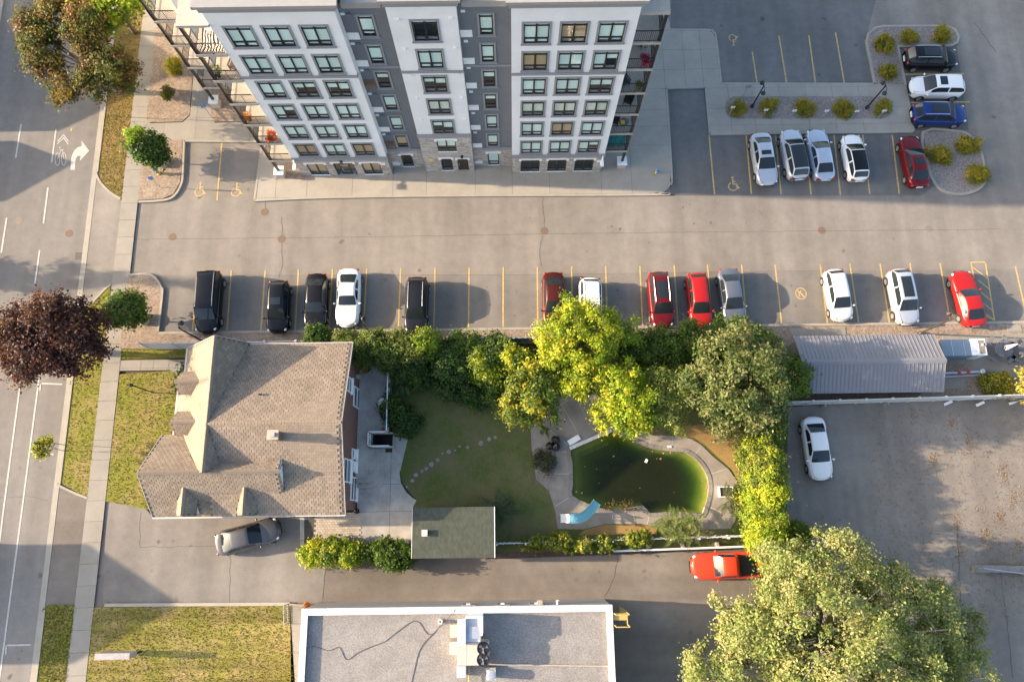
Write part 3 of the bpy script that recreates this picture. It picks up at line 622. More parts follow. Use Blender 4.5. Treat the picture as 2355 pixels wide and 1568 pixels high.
# ================================================================== APARTMENT HOUSE
def sub(name, me, parent, m=None):
    o = bpy.data.objects.new(name, me); COL.objects.link(o); o.parent = parent
    if m is not None: o.matrix_basis = m
    return o
def M1(mb, name, m, smooth=False):
    me = mb.mesh(name, smooth); me.materials.append(m); return me
def wall_open(mb, x0, x1, z0, z1, yf, ops, depth=0.42):
    """a wall facing south with rectangular openings (a, b, za, zb) and their reveals"""
    ops = [o for o in ops if o[2] < z1 and o[3] > z0]
    xs = sorted({x0, x1} | {v for o in ops for v in o[:2]}); zs = sorted({z0, z1} | {min(max(v, z0), z1) for o in ops for v in o[2:]})
    for i in range(len(xs) - 1):
        for j in range(len(zs) - 1):
            cx, cz = (xs[i] + xs[i + 1]) / 2, (zs[j] + zs[j + 1]) / 2
            if any(o[0] < cx < o[1] and o[2] < cz < o[3] for o in ops): continue
            mb.quad((xs[i], yf, zs[j]), (xs[i + 1], yf, zs[j]), (xs[i + 1], yf, zs[j + 1]), (xs[i], yf, zs[j + 1]))
    for a, b, c, d in ops:
        y2 = yf + depth
        mb.quad((a, yf, c), (b, yf, c), (b, y2, c), (a, y2, c)); mb.quad((a, yf, d), (a, y2, d), (b, y2, d), (b, yf, d))
        mb.quad((a, yf, c), (a, y2, c), (a, y2, d), (a, yf, d)); mb.quad((b, yf, c), (b, yf, d), (b, y2, d), (b, y2, c))
    return mb
WC = {}
def win_meshes(w, h, dbl, awn, trim):
    k = (round(w, 2), round(h, 2), dbl, awn, trim)
    if k in WC: return WC[k]
    d = {}
    t = 0.13; fr = 0.055
    tm = MB()
    if trim:
        tm.box(-t, 0, -0.05, 0.02, -0.06, h + t); tm.box(w, w + t, -0.05, 0.02, -0.06, h + t); tm.box(0, w, -0.05, 0.02, h, h + t); tm.box(-t - 0.05, w + t + 0.05, -0.09, 0.02, -t - 0.02, -0.06); tm.box(0, w, -0.05, 0.02, -0.06, 0)
        d['t'] = M1(tm, 'window', M_TRIM)
    else:
        tm.box(-0.16, w + 0.16, -0.075, 0.02, h, h + 0.16); tm.box(-0.16, 0.05, -0.075, 0.02, h - 0.17, h); tm.box(w - 0.05, w + 0.16, -0.075, 0.02, h - 0.17, h); tm.box(-0.05, w + 0.05, -0.07, 0.04, -0.07, 0.0)
        d['t'] = M1(tm, 'window', M_WHITE)
    f = MB(); cols = [(fr, w / 2 - 0.045), (w / 2 + 0.045, w - fr)] if dbl else [(fr, w - fr)]
    f.box(0, fr, 0.0, 0.075, 0, h); f.box(w - fr, w, 0.0, 0.075, 0, h); f.box(fr, w - fr, 0.0, 0.075, 0, fr); f.box(fr, w - fr, 0.0, 0.075, h - fr, h)
    if dbl: f.box(w / 2 - 0.045, w / 2 + 0.045, -0.01, 0.08, fr, h - fr)
    za = h * 0.25 if awn else fr; zt = h * 0.86 if awn == 2 else h - fr
    rows = []
    for a, b in cols:
        if awn:
            f.box(a, b, -0.005, 0.08, za - 0.07, za + 0.05); rows.append((a + 0.05, b - 0.05, fr + 0.05, za - 0.09)); f.box(a, a + 0.05, -0.005, 0.077, fr, za - 0.07); f.box(b - 0.05, b, -0.005, 0.077, fr, za - 0.07)
        if awn == 2: f.box(a, b, -0.005, 0.079, zt - 0.02, zt + 0.07); rows.append((a, b, zt + 0.07, h - fr))
        rows.append((a, b, za + (0.05 if awn else 0), zt - (0.02 if awn == 2 else 0)))
    d['f'] = M1(f, 'frame', M_FRAME)
    d['p'] = []
    for a, b, c, e in rows: d['p'].append(M1(MB().quad((a, 0.03, c), (b, 0.03, c), (b, 0.03, e), (a, 0.03, e)), 'pane', M_GLASS))
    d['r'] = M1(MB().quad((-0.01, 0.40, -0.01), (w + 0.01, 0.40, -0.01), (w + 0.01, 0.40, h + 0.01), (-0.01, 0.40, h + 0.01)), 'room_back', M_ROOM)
    for nm, mm in (('b', M_BLIND), ('c', M_CURT), ('n', M_TANBL)):
        d[nm] = []
        for a, b in cols:
            mb = MB()
            if nm == 'c':
                n = 14; xs_ = np.linspace(a + 0.02, b - 0.02, n + 1)
                for i in range(n): mb.quad((xs_[i], 0.06 + 0.03 * (i % 2), -1), (xs_[i + 1], 0.06 + 0.03 * ((i + 1) % 2), -1), (xs_[i + 1], 0.06 + 0.03 * ((i + 1) % 2), 0), (xs_[i], 0.06 + 0.03 * (i % 2), 0))
            else: mb.box(a + 0.01, b - 0.01, 0.05, 0.06, -1, 0)
            d[nm].append(M1(mb, 'blind', mm))
    d['h'] = h; WC[k] = d; return d
def window(parent, x0, x1, z0, z1, yf, dbl=True, awn=2, trim=True, blind=('b', 0.95), name='window'):
    d = win_meshes(x1 - x0, z1 - z0, dbl, awn, trim)
    o = child(name, d['t'], parent, Matrix.Translation((x0, yf, z0)))
    sub('frame', d['f'], o); sub('room_back', d['r'], o)
    for p in d['p']: sub('pane', p, o)
    if blind:
        kinds = blind if isinstance(blind[0], tuple) else (blind, blind)
        for i, me in enumerate(d[kinds[0][0]]):
            kk, drop = kinds[i % 2]
            if drop > 0: sub('blind', d[kk][i], o, Matrix.Translation((0, 0, d['h'] - 0.02)) @ Matrix.Diagonal((1, 1, drop * d['h'], 1)))
    return o

APT = thing('apartment_house', 'seven-storey white and grey stucco apartment house with stone-clad base and balconies', 'building', (-4.9, 27.85, 0))
T_OUT, W_OUT = 20.35, 0.0
rb = random.Random(21)
PITCH = 2.66; Z0 = 3.36                                       # opening foot of the first upper floor
YT, YC_, YR_ = 27.85, 28.12, 28.52
WH = 1.78
def col_ops(cols, ks): return [(a, b, Z0 + PITCH * k, Z0 + PITCH * k + WH) for k in ks for a, b in cols]
LTC = [(-16.63, -15.13), (-14.39, -12.89), (-12.15, -10.65)]; RTC = [(0.94, 2.46), (3.18, 4.70), (5.42, 6.94)]
LTG = [(-16.6, -15.1, 0.2, 2.12), (-14.42, -12.75, 0.14, 2.2), (-12.12, -10.62, 0.2, 2.15)]; RTG = [(0.92, 2.46, 0.28, 2.28), (3.14, 4.66, 0.28, 2.28), (5.36, 6.88, 0.28, 2.28)]
CC = [(-5.68, -4.18)]; R1C = [(-8.86, -8.02)]; R2C = [(-1.70, -0.90)]
segs = []
white, grey, stonew = MB(), MB(), MB()
ZB = 2.75
for x0, x1, cols, g in ((-17.4, -9.85, LTC, LTG), (0.2, 7.62, RTC, RTG)):
    wall_open(white, x0, x1, ZB, 19.9, YT, col_ops(cols, range(6))); wall_open(stonew, x0, x1, 0, ZB, YT, g)
    for x, s in ((x0, 1), (x1, -1)):
        white.quad((x, YT, ZB), (x, 29.2, ZB), (x, 29.2, 19.9), (x, YT, 19.9)); stonew.quad((x, YT, 0), (x, 29.2, 0), (x, 29.2, ZB), (x, YT, ZB))
cg = [(-5.62, -4.72, 0.18, 2.2), (-4.28, -3.42, 0.14, 2.12)]; c0 = [(-5.66, -4.2, 3.3, 5.08)]
wall_open(white, -7.0, -2.95, 5.6, 19.85, YC_, col_ops(CC, range(1, 6))); wall_open(stonew, -7.0, -2.95, 0, 5.6, YC_, cg + c0)
for x in (-7.0, -2.95):
    white.quad((x, YC_, 5.6), (x, 29.2, 5.6), (x, 29.2, 19.85), (x, YC_, 19.85)); stonew.quad((x, YC_, 0), (x, 29.2, 0), (x, 29.2, 5.6), (x, YC_, 5.6))
r1g = [(-8.9, -8.02, 0.2, 2.2)]; r2g = [(-1.78, -0.88, 0.3, 2.35)]
wall_open(grey, -9.85, -7.0, ZB + 0.1, 19.45, YR_, col_ops(R1C, range(6))); wall_open(stonew, -9.85, -7.0, 0, ZB + 0.1, YR_, r1g)
grey2 = MB(); wall_open(grey2, -2.95, 0.2, ZB + 0.1, 19.45, YR_, col_ops(R2C, range(6))); wall_open(stonew, -2.95, 0.2, 0, ZB + 0.1, YR_, r2g)
white.box(-17.38, 7.6, 29.2, 52, 0, 19.3); white.box(-23.4, -17.4, 34.9, 52, 0, 19.3)
white.build('wall', M_STUCCO, APT); grey.build('wall', M_GSTUC, APT); grey2.build('wall', M_GSTUC, APT)
base = stonew.build('stone_base', M_STONEB, APT)
# bands, cornices, parapets, roof
for x0, x1, yf, z in ((-17.4, -9.85, YT, ZB), (0.2, 7.62, YT, ZB), (-7.0, -2.95, YC_, 5.6), (-9.85, -7.0, YR_, ZB + 0.1), (-2.95, 0.2, YR_, ZB + 0.1)):
    e = 0.0 if yf == YR_ else 0.06
    MB().box(x0 - e, x1 + e, yf - 0.10, yf + 0.3, z - 0.06, z + 0.30).build('band', M_TRIM, APT)
for x0, x1, yf in ((-17.4, -9.85, YT), (0.2, 7.62, YT), (-7.0, -2.95, YC_)): MB().box(x0 - 0.03, x1 + 0.03, yf - 0.06, yf + 0.2, 13.48, 13.72).build('band', M_TRIM, APT)
for x0, x1 in ((-9.82, -7.03), (-2.92, 0.17)): MB().box(x0, x1, YR_ - 0.04, YR_ + 0.1, 13.5, 13.68).build('band', M_TRIM, APT)
for x0, x1, yf, zt in ((-17.4, -9.85, YT, 20.45), (0.2, 7.62, YT, 20.5), (-7.0, -2.95, YC_, 20.4)):
    c = MB(); y2 = 44
    c.box(x0 - 0.12, x1 + 0.12, yf - 0.12, yf + 0.5, zt - 0.68, zt - 0.22)
    for bx in ((x0 - 0.12, x0 + 0.35), (x1 - 0.35, x1 + 0.12)): c.box(bx[0], bx[1], yf + 0.5, y2, zt - 0.9, zt - 0.22)
    c.build('cornice', M_TRIM, APT)
    cp = MB(); cp.box(x0 - 0.3, x1 + 0.3, yf - 0.3, yf + 0.42, zt - 0.22, zt)
    for bx in ((x0 - 0.3, x0 + 0.42), (x1 - 0.42, x1 + 0.3)): cp.box(bx[0], bx[1], yf + 0.42, y2, zt - 0.22, zt - 0.002)
    cp.build('parapet_cap', M_CAP, APT)
for x0, x1 in ((-9.85, -7.0), (-2.95, 0.2)):
    MB().box(x0 + 0.3, x1 - 0.3, YR_ - 0.22, YR_ + 0.5, 19.3, 19.75).build('parapet_cap', M_CAP, APT)
MB().box(-16.9, 7.2, 29.05, 51.5, 19.3, 19.62).box(-16.98, -10.27, 28.26, 29.05, 19.3, 19.62).box(0.62, 7.2, 28.26, 29.05, 19.3, 19.62).box(-6.58, -3.37, 28.53, 29.05, 19.3, 19.62).build('roof', M_ROOFGRAV, APT)
# windows
def pick(col, k, r):
    t = rb.random() * (0.80 if r == 'S' else 1.0)
    if col >= 3 and k == 2 and r == 'R': return ('c', 0.88)
    if t < 0.62: return ('b', rb.choice([0.90, 0.93, 0.86]))
    if t < 0.78: return (('b', rb.uniform(0.35, 0.5)), ('b', rb.uniform(0.35, 0.55)))
    if t < 0.86: return ('n', 0.86)
    if t < 0.93: return ('b', 0.18)
    return (('b', 0.9), ('b', 0.4))
for k in range(6):
    for i, (a, b) in enumerate(LTC): window(APT, a, b, Z0 + PITCH * k, Z0 + PITCH * k + WH, YT, blind=('n', 0.8) if k == 0 and i != 1 else pick(i, k, 'L'))
    for i, (a, b) in enumerate(RTC): window(APT, a, b, Z0 + PITCH * k, Z0 + PITCH * k + WH, YT, blind=('c', 0.8) if k == 2 else pick(i, k, 'R'))
    if k: window(APT, *CC[0], Z0 + PITCH * k, Z0 + PITCH * k + WH, YC_, blind=('c', 0.8) if k == 2 else pick(0, k, 'C'))
    window(APT, *R1C[0], Z0 + PITCH * k, Z0 + PITCH * k + WH, YR_, dbl=False, blind=('n', 0.85) if k == 0 else (('b', 0.88) if k == 5 else pick(0, k, 'S'))); window(APT, *R2C[0], Z0 + PITCH * k, Z0 + PITCH * k + WH, YR_, dbl=False, blind=pick(1, k, 'S'))
window(APT, *c0[0], YC_, awn=1, trim=False, blind=('b', 0.55))
for g in (LTG[0], LTG[2]): window(APT, *g, YT, awn=0, trim=False, blind=('n', 0.7))
for g in RTG: window(APT, *g, YT, awn=1, trim=False, blind=None)
window(APT, *r1g[0], YR_, dbl=False, awn=1, trim=False, blind=None); window(APT, *r2g[0], YR_, dbl=False, awn=1, trim=False, blind=('b', 0.9)); window(APT, *cg[0], YC_, dbl=False, awn=1, trim=False, blind=None)
# entrance with its lettering, service door
a, b, c, d = LTG[1]
dr = MB().box(a, a + 0.07, YT + 0.04, YT + 0.12, c, d).box(b - 0.07, b, YT + 0.04, YT + 0.12, c, d).box(a + 0.07, b - 0.07, YT + 0.04, YT + 0.12, d - 0.08, d).box(a + 0.42, a + 0.5, YT + 0.04, YT + 0.12, c, d - 0.08).box(b - 0.5, b - 0.42, YT + 0.04, YT + 0.12, c, d - 0.08).box(a + 0.5, b - 0.5, YT + 0.05, YT + 0.11, c, c + 0.1).build('entrance_door', M_FRAME, APT)

for q in ((a + 0.07, a + 0.42), (a + 0.5, b - 0.5), (b - 0.42, b - 0.07)): MB().quad((q[0], YT + 0.08, c), (q[1], YT + 0.08, c), (q[1], YT + 0.08, d - 0.08), (q[0], YT + 0.08, d - 0.08)).build('pane', M_GLASS, dr)
MB().quad((a, YT + 0.4, c), (b, YT + 0.4, c), (b, YT + 0.4, d), (a, YT + 0.4, d)).build('room_back', mat('lobby', (0.16, 0.10, 0.065), 0.8), dr)
MB().box(a + 0.58, a + 0.62, YT - 0.03, YT + 0.05, c + 0.75, c + 1.15).build('handle', M_STEEL, dr)
tc = bpy.data.curves.new('lettering', 'FONT'); tc.body = 'SYDNEY'; tc.size = 0.19; tc.align_x = 'CENTER'; tc.extrude = 0.004
to = bpy.data.objects.new('lettering_source', tc); COL.objects.link(to); bpy.context.view_layer.update()
lm = bpy.data.meshes.new_from_object(to.evaluated_get(bpy.context.evaluated_depsgraph_get())); bpy.data.objects.remove(to); lm.materials.clear(); lm.materials.append(M_WHITE)
lt = child('lettering', lm, dr, Matrix.Translation(((a + b) / 2, YT + 0.07, c + 1.35)) @ Matrix.Rotation(rad(90), 4, 'X'))
MB().box(a - 0.16, b + 0.16, YT - 0.075, YT + 0.02, d, d + 0.16).box(a - 0.16, a + 0.04, YT - 0.075, YT + 0.02, d - 0.17, d).box(b - 0.04, b + 0.16, YT - 0.075, YT + 0.02, d - 0.17, d).build('lintel', M_WHITE, dr)
MB().box(a + 0.2, b - 0.2, YT - 0.02, YT + 0.5, c - 0.02, c + 0.01).build('threshold', M_STEEL, dr)
a, b, c, d = cg[1]
sd = MB().box(a, b, YC_ + 0.04, YC_ + 0.1, c, d).build('service_door', mat('brown_door', (0.035, 0.026, 0.022), 0.5), APT)
MB().box(a - 0.16, b + 0.16, YC_ - 0.075, YC_ + 0.02, d, d + 0.16).box(a - 0.16, a + 0.02, YC_ - 0.075, YC_ + 0.02, d - 0.17, d).box(b - 0.02, b + 0.16, YC_ - 0.075, YC_ + 0.02, d - 0.17, d).build('lintel', M_WHITE, sd)
MB().box(a + 0.08, a + 0.12, YC_ - 0.02, YC_ + 0.05, c + 0.8, c + 1.1).build('handle', M_STEEL, sd)
# wall fittings: air-conditioner sleeves, louvres, vents
me_ac = M1(MB().box(-0.04, 0.70, -0.03, 0.02, -0.06, 0.56).box(0.0, 0.62, -0.07, -0.03, 0.0, 0.40), 'air_conditioner', M_WHITE); me_lv = MB().box(0, 0.75, -0.05, 0.02, 0, 1.0)
for i in range(10): me_lv.box(0.06 + i * 0.065, 0.09 + i * 0.065, -0.09, -0.05, 0.5, 0.94)
me_lv = M1(me_lv, 'louvre', mat('brown_louvre', (0.15, 0.105, 0.085), 0.6)); me_vt = M1(MB().box(0, 0.26, -0.06, 0.02, 0, 0.17).box(0.03, 0.12, -0.09, -0.06, 0.03, 0.14).box(0.14, 0.23, -0.09, -0.06, 0.03, 0.14), 'vent', M_WHITE)
me_vg = M1(MB().box(0, 0.2, -0.14, 0.02, 0, 0.26), 'vent', M_GSTUC)
for k in range(6):
    z = Z0 + PITCH * k
    if k in (0, 3): child('louvre', me_lv, APT, Matrix.Translation((-9.82, YR_, z - 0.1)))
    else: child('air_conditioner', me_ac, APT, Matrix.Translation((-9.8, YR_, z - 0.25)))
    child('air_conditioner', me_ac, APT, Matrix.Translation((-2.88, YR_, z - 0.15)))
    child('vent', me_vt, APT, Matrix.Translation((-9.8, YR_, z + 1.9))); child('vent', me_vg, APT, Matrix.Translation((-9.4, YR_, z + 1.8))); child('vent', me_vt, APT, Matrix.Translation((-2.75, YR_, z + 2.0)))
    if k: child('vent', me_vt, APT, Matrix.Translation((-6.6, YC_, z + 1.85))); child('vent', me_vt, APT, Matrix.Translation((-3.45, YC_, z + 1.9)))
child('air_conditioner', me_ac, APT, Matrix.Translation((-9.78, YR_, 0.5))); child('air_conditioner', me_ac, APT, Matrix.Translation((-2.88, YR_, 0.6)))
MB().ellipsoid((-6.35, YC_ - 0.05, 1.95), (0.26, 0.06, 0.13)).build('wall_sign', mat('yellow_sign', (0.60, 0.50, 0.03), 0.5), APT)
MB().box(-10.55, -10.15, YT - 0.05, YT + 0.01, 1.75, 2.15).build('wall_sign', M_WHITE, APT); MB().box(7.1, 7.45, YT - 0.05, YT + 0.01, 1.75, 2.1).build('wall_sign', M_WHITE, APT)
for x in (-17.35, 7.5):
    s = 1 if x < 0 else -1
    cm = MB().tube((x, YT - 0.1, 2.9), (x + s * 0.15, YT - 0.75, 2.75), 0.06).box(x - 0.12 + s * 0.1, x + 0.12 + s * 0.1, YT - 0.95, YT - 0.45, 2.70, 2.9).build('security_camera', M_WHITE, APT)
for x, yf in ((-13.6, YT), (-3.85, YC_)): MB().box(x - 0.1, x + 0.1, yf - 0.2, yf + 0.02, 2.42, 2.66).build('wall_lamp', M_BLK, APT)
# stone veneer, stone by stone
stn = []
def stones(x0, x1, z0, z1, yf, ops):
    z = z0
    while z < z1 - 0.06:
        h = rb.choice([0.10, 0.13, 0.16]); h = min(h, z1 - z); x = x0
        while x < x1 - 0.05:
            w = min(rb.uniform(0.22, 0.62), x1 - x)
            cut = [(x, x + w)]
            for a, b, c, d in ops:
                if c - 0.08 < z + h and d + 0.17 > z:
                    nc = []
                    for p, q in cut:
                        if b + 0.02 <= p or a - 0.02 >= q: nc.append((p, q)); continue
                        if p < a - 0.05: nc.append((p, a - 0.02))
                        if q > b + 0.05: nc.append((b + 0.02, q))
                    cut = nc
            for p, q in cut:
                if q - p > 0.05: stn.append((p + 0.006, q - 0.006, yf - rb.uniform(0.02, 0.05), yf + 0.02, z + 0.006, z + h - 0.006))
            x += w
        z += h
stones(-17.4, -9.85, 0, ZB - 0.07, YT, LTG); stones(0.2, 7.62, 0, ZB - 0.07, YT, RTG); stones(-7.0, -2.95, 0, 5.5, YC_, cg + c0); stones(-9.85, -7.0, 0, ZB + 0.03, YR_, r1g); stones(-2.95, 0.2, 0, ZB + 0.03, YR_, r2g)
stn.sort(key=lambda s: -(s[1] - s[0]) * (s[5] - s[4]))
me_st = M1(MB().box(0, 1, 0, 1, 0, 1), 'stone', M_STONE)
for s in stn[:300]: child('stone', me_st, base, Matrix.Translation((s[0], s[2], s[4])) @ Matrix.Diagonal((s[1] - s[0], s[3] - s[2], s[5] - s[4], 1)))
mb = MB()
for s in stn[300:]: mb.box(*s)
o = mb.build('small_stones', mat('cladding_stone_small', (0.39, 0.355, 0.325), 0.85, var=0.45, scale=4.0, bump=0.4, bscale=25), base); o['kind'] = 'stuff'
# balconies
def balcony(x0, x1, y0, y1, zb, rail=True, outer=-1):
    b = MB().box(x0, x1, y0, y1, zb, zb + 0.2).build('balcony', mat('balcony_slab', (0.37, 0.335, 0.29), 0.85, var=0.08), APT)
    if not rail: return b
    z = zb + 0.2; r = MB(); xo = x0 + 0.06 if outer < 0 else x1 - 0.06
    def run(p, q):
        n = int(math.dist(p, q) / 0.115)
        r.bar((*p, z + 1.02), (*q, z + 1.02), 0.05, 0.045); r.bar((*p, z + 0.10), (*q, z + 0.10), 0.035, 0.03)
        for i in range(n + 1):
            t = i / n; x, y = p[0] + (q[0] - p[0]) * t, p[1] + (q[1] - p[1]) * t
            k = 0.022 if i % 9 else 0.04
            r.box(x - k / 2, x + k / 2, y - k / 2, y + k / 2, z + (0.0 if k > 0.03 else 0.1), z + 1.02)
    run((x0 + 0.06, y0 + 0.06), (x1 - 0.06, y0 + 0.06)); run((xo, y0 + 0.06), (xo, y1))
    r.build('railing', M_BLK, b); return b
for k in range(7):
    zb = 2.56 + PITCH * k
    balcony(-19.35, -17.41, 27.75, 33.2, zb, k < 6, -1); balcony(7.63, 9.5, 28.22, 33.0, zb, k < 6, 1)
    if k < 5: balcony(-25.4, -23.41, 34.5, 40.0, zb, True, -1)
for x, y, z1 in ((-19.2, 27.9, 18.6), (9.36, 28.38, 18.6), (-25.25, 34.65, 14.2), (9.36, 32.6, 18.6), (-19.2, 32.8, 18.6)):
    MB().box(x - 0.09, x + 0.09, y - 0.09, y + 0.09, 0.85, z1).build('post', M_BLK, APT)
    pd = MB().box(x - 0.33, x + 0.33, y - 0.33, y + 0.33, 0.05, 0.82).build('pedestal', M_STONE, APT)
   
    MB().box(x - 0.40, x + 0.40, y - 0.40, y + 0.40, 0.82, 0.92).build('cap', M_WHITE, pd)
# siding seen at the back of the west balconies
for k in range(6):
    zb = 2.76 + PITCH * k
    MB().box(-17.55, -17.42, 28.3, 33.1, zb, zb + 2.4).build('siding', mat('cream_siding', (0.50, 0.465, 0.39), 0.7), APT)

# ================================================================== BRICK HOUSE
HS = thing('brick_house', 'red brick house with brown shingled gable roofs, dormers and a rear terrace', 'house', (-18, 6, 0))
# roof planes as z = f(x, y) on a rectangle
RP = {}
def plane(n, x0, x1, y0, y1, f): RP[n] = (x0, x1, y0, y1, f)
RZ, SL = 7.1, 0.375
plane('mainN', -20.6, -11.5, 6.1, 12.1, lambda x, y: RZ - (y - 6.1) * SL)
plane('mainS', -20.6, -11.5, 0.1, 6.1, lambda x, y: RZ - (6.1 - y) * SL)
plane('frontW', -24.75, -20.5, 2.9, 9.25, lambda x, y: RZ - (-20.5 - x) * 1.05)
plane('frontW2', -24.0, -20.5, 9.25, 12.2, lambda x, y: RZ - (-20.5 - x) * 1.05)
plane('frontE', -20.5, -18.9, 2.9, 12.2, lambda x, y: RZ - (x + 20.5) * 1.45)
plane('wingN', -24.95, -15.55, 2.95, 5.75, lambda x, y: 6.75 - (y - 2.95) * 1.0)
plane('wingS', -24.95, -15.55, 0.1, 2.95, lambda x, y: 6.75 - (2.95 - y) * 0.97)
for i, yc in enumerate((9.32, 6.48)):                           # west dormers
    zr = 5.6; w = 0.82
    plane('dw%dn' % i, -23.7, -21.5, yc, yc + w, lambda x, y, yc=yc, zr=zr: zr - (y - yc) * 1.05)
    plane('dw%ds' % i, -23.7, -21.5, yc - w, yc, lambda x, y, yc=yc, zr=zr: zr - (yc - y) * 1.05)
for i, xc in enumerate((-22.2, -18.1)):                      # south dormers
    plane('ds%dw' % i, xc - 0.66, xc, 0.15, 2.6, lambda x, y, xc=xc: 5.85 - (xc - x) * 1.25)
    plane('ds%de' % i, xc, xc + 0.66, 0.15, 2.6, lambda x, y, xc=xc: 5.85 - (x - xc) * 1.25)
def top_of(x, y, skip=None):
    z = -1
    for n, (x0, x1, y0, y1, f) in RP.items():
        if n != skip and x0 - 1e-6 <= x <= x1 + 1e-6 and y0 - 1e-6 <= y <= y1 + 1e-6: z = max(z, f(x, y))
    return z
rf = MB()
for n, (x0, x1, y0, y1, f) in RP.items():
    nx, ny = 8, 8
    c = [(x, y) for x in (x0, x1) for y in (y0, y1)]
    t = 0.10
    P = [(x0, y0), (x1, y0), (x1, y1), (x0, y1)]
    rf.add([(p[0], p[1], f(*p)) for p in P] + [(p[0], p[1], f(*p) - t) for p in P], [(0, 1, 2, 3), (7, 6, 5, 4), (0, 4, 5, 1), (1, 5, 6, 2), (2, 6, 7, 3), (3, 7, 4, 0)])
roof = rf.build('roof', M_SHINGB, HS)
# shingles, each a tab with its own edges
me_sh = M1(MB().add([(-0.155, 0, 0.006), (0.155, 0, 0.006), (0.155, 0.22, 0.002), (-0.155, 0.22, 0.002), (-0.155, 0, 0.026), (0.155, 0, 0.026), (0.155, 0.22, 0.010), (-0.155, 0.22, 0.010)], [(4, 5, 6, 7), (0, 1, 5, 4), (1, 2, 6, 5), (3, 0, 4, 7)]), 'shingle', M_SHING)
SH = []
for n, (x0, x1, y0, y1, f) in RP.items():
    xm, ym = (x0 + x1) / 2, (y0 + y1) / 2; e = 0.01
    gx = (f(xm + e, ym) - f(xm - e, ym)) / (2 * e); gy = (f(xm, ym + e) - f(xm, ym - e)) / (2 * e)
    if abs(gx) > abs(gy): up = Vector((math.copysign(1, gx), 0, abs(gx))).normalized(); al = Vector((0, 1, 0)); run = x1 - x0; start = x0 if gx > 0 else x1; A0, A1 = y0, y1
    else: up = Vector((0, math.copysign(1, gy), abs(gy))).normalized(); al = Vector((1, 0, 0)); run = y1 - y0; start = y0 if gy > 0 else y1; A0, A1 = x0, x1
    nrm = al.cross(up)
    if nrm.z < 0: al = -al; nrm = -nrm
    horiz = math.hypot(up.x, up.y); L = run / horiz; k = 0; s = 0.0
    while s < L - 0.05:
        a = A0 + (0.16 if k % 2 else 0.31)
        while a < A1 - 0.15:
            h = s * horiz * math.copysign(1, up.x if abs(gx) > abs(gy) else up.y)
            x, y = (start + h, a) if abs(gx) > abs(gy) else (a, start + h)
            mx, my = x + up.x * 0.1, y + up.y * 0.1
            if x0 <= mx <= x1 and y0 <= my <= y1:
                z = f(x, y)
                if top_of(mx, my, n) <= f(mx, my) + 0.03:
                    mm = Matrix((al, up, nrm)).transposed().to_4x4(); mm.translation = Vector((x, y, z)) + nrm * random.uniform(0, 0.004); SH.append(mm)
            a += 0.32
        s += 0.20; k += 1
SH.sort(key=lambda m: (m.translation - Vector((0, 0, CAM_H))).length)
for m_ in SH[:300]: child('shingle', me_sh, roof, m_)
bv = np.array([v.co[:] for v in me_sh.vertices]) * np.array([0.95, 1, 1]); bf = [tuple(p.vertices) for p in me_sh.polygons]
def many(name, mats_, bv, bf, m, parent, vary=True):
    A = np.array([[list(r) for r in x] for x in mats_]); n = len(A); k = len(bv)
    V = np.einsum('nij,kj->nki', A[:, :3, :3], bv) + A[:, None, :3, 3]
    me = bpy.data.meshes.new(name); me.vertices.add(n * k); me.vertices.foreach_set('co', V.reshape(-1).astype(np.float32))
    F = np.array(bf); nf = len(F); idx = (F[None] + (np.arange(n) * k)[:, None, None]).reshape(-1)
    me.loops.add(len(idx)); me.loops.foreach_set('vertex_index', idx.astype(np.int32)); me.polygons.add(n * nf); me.polygons.foreach_set('loop_start', (np.arange(n * nf) * 4).astype(np.int32))
    me.update(calc_edges=True); me.validate()
    me.polygons.foreach_set('use_smooth', np.zeros(n * nf, dtype=bool))
    t = np.repeat(RNG.uniform(0.85, 1.13, n), k); at = me.attributes.new('tint', 'FLOAT_COLOR', 'POINT'); at.data.foreach_set('color', np.stack([t, t, t, np.ones_like(t)], 1).reshape(-1).astype(np.float32))
    me.materials.append(m); o = link(name, me, parent); o['kind'] = 'stuff'; return o
def tinted(name, src_col, var, rough=0.95):
    m = mat(name, src_col, rough, var=var, scale=1.1, bump=0.5, bscale=60); n, l = m.node_tree.nodes, m.node_tree.links; b = n['Principled BSDF']
    at = N(n, 'ShaderNodeAttribute'); at.attribute_name = 'tint'; s = b.inputs['Base Color'].links[0].from_socket
    l.new(mix(n, l, 1.0, s, at.outputs['Color'], 'MULTIPLY'), b.inputs['Base Color']); return m
o = many('shingles', SH[300:], bv, bf, tinted('brown_shingle_many', (0.225, 0.178, 0.135), 0.14), roof)
# ridge caps
def ridge(p, q, n):
    rc_ = MB()
    for i in range(n):
        a = Vector(p).lerp(Vector(q), i / n); b = Vector(p).lerp(Vector(q), (i + 1.15) / n); d = (b - a).normalized(); sd_ = Vector((-d.y, d.x, 0)) * 0.15; dn = Vector((0, 0, -0.055)); up_ = Vector((0, 0, 0.035))
        rc_.add([tuple(a + up_ * 1.4), tuple(b + up_), tuple(b + sd_ + dn), tuple(a + sd_ + dn * 0.8), tuple(a - sd_ + dn * 0.8), tuple(b - sd_ + dn)], [(0, 3, 2, 1), (0, 1, 5, 4)])
    rc_.build('ridge_cap', M_SHING, roof)
ridge((-11.5, 6.1, RZ), (-20.4, 6.1, RZ), 40); ridge((-20.5, 12.2, RZ), (-20.5, 3.0, RZ), 40); ridge((-24.95, 2.95, 6.75), (-15.55, 2.95, 6.75), 42)
for yc in (9.32, 6.48): ridge((-23.7, yc, 5.6), (-22.0, yc, 5.6), 6)
for xc in (-22.2, -18.1): ridge((xc, 0.15, 5.85), (xc, 2.0, 5.85), 8)
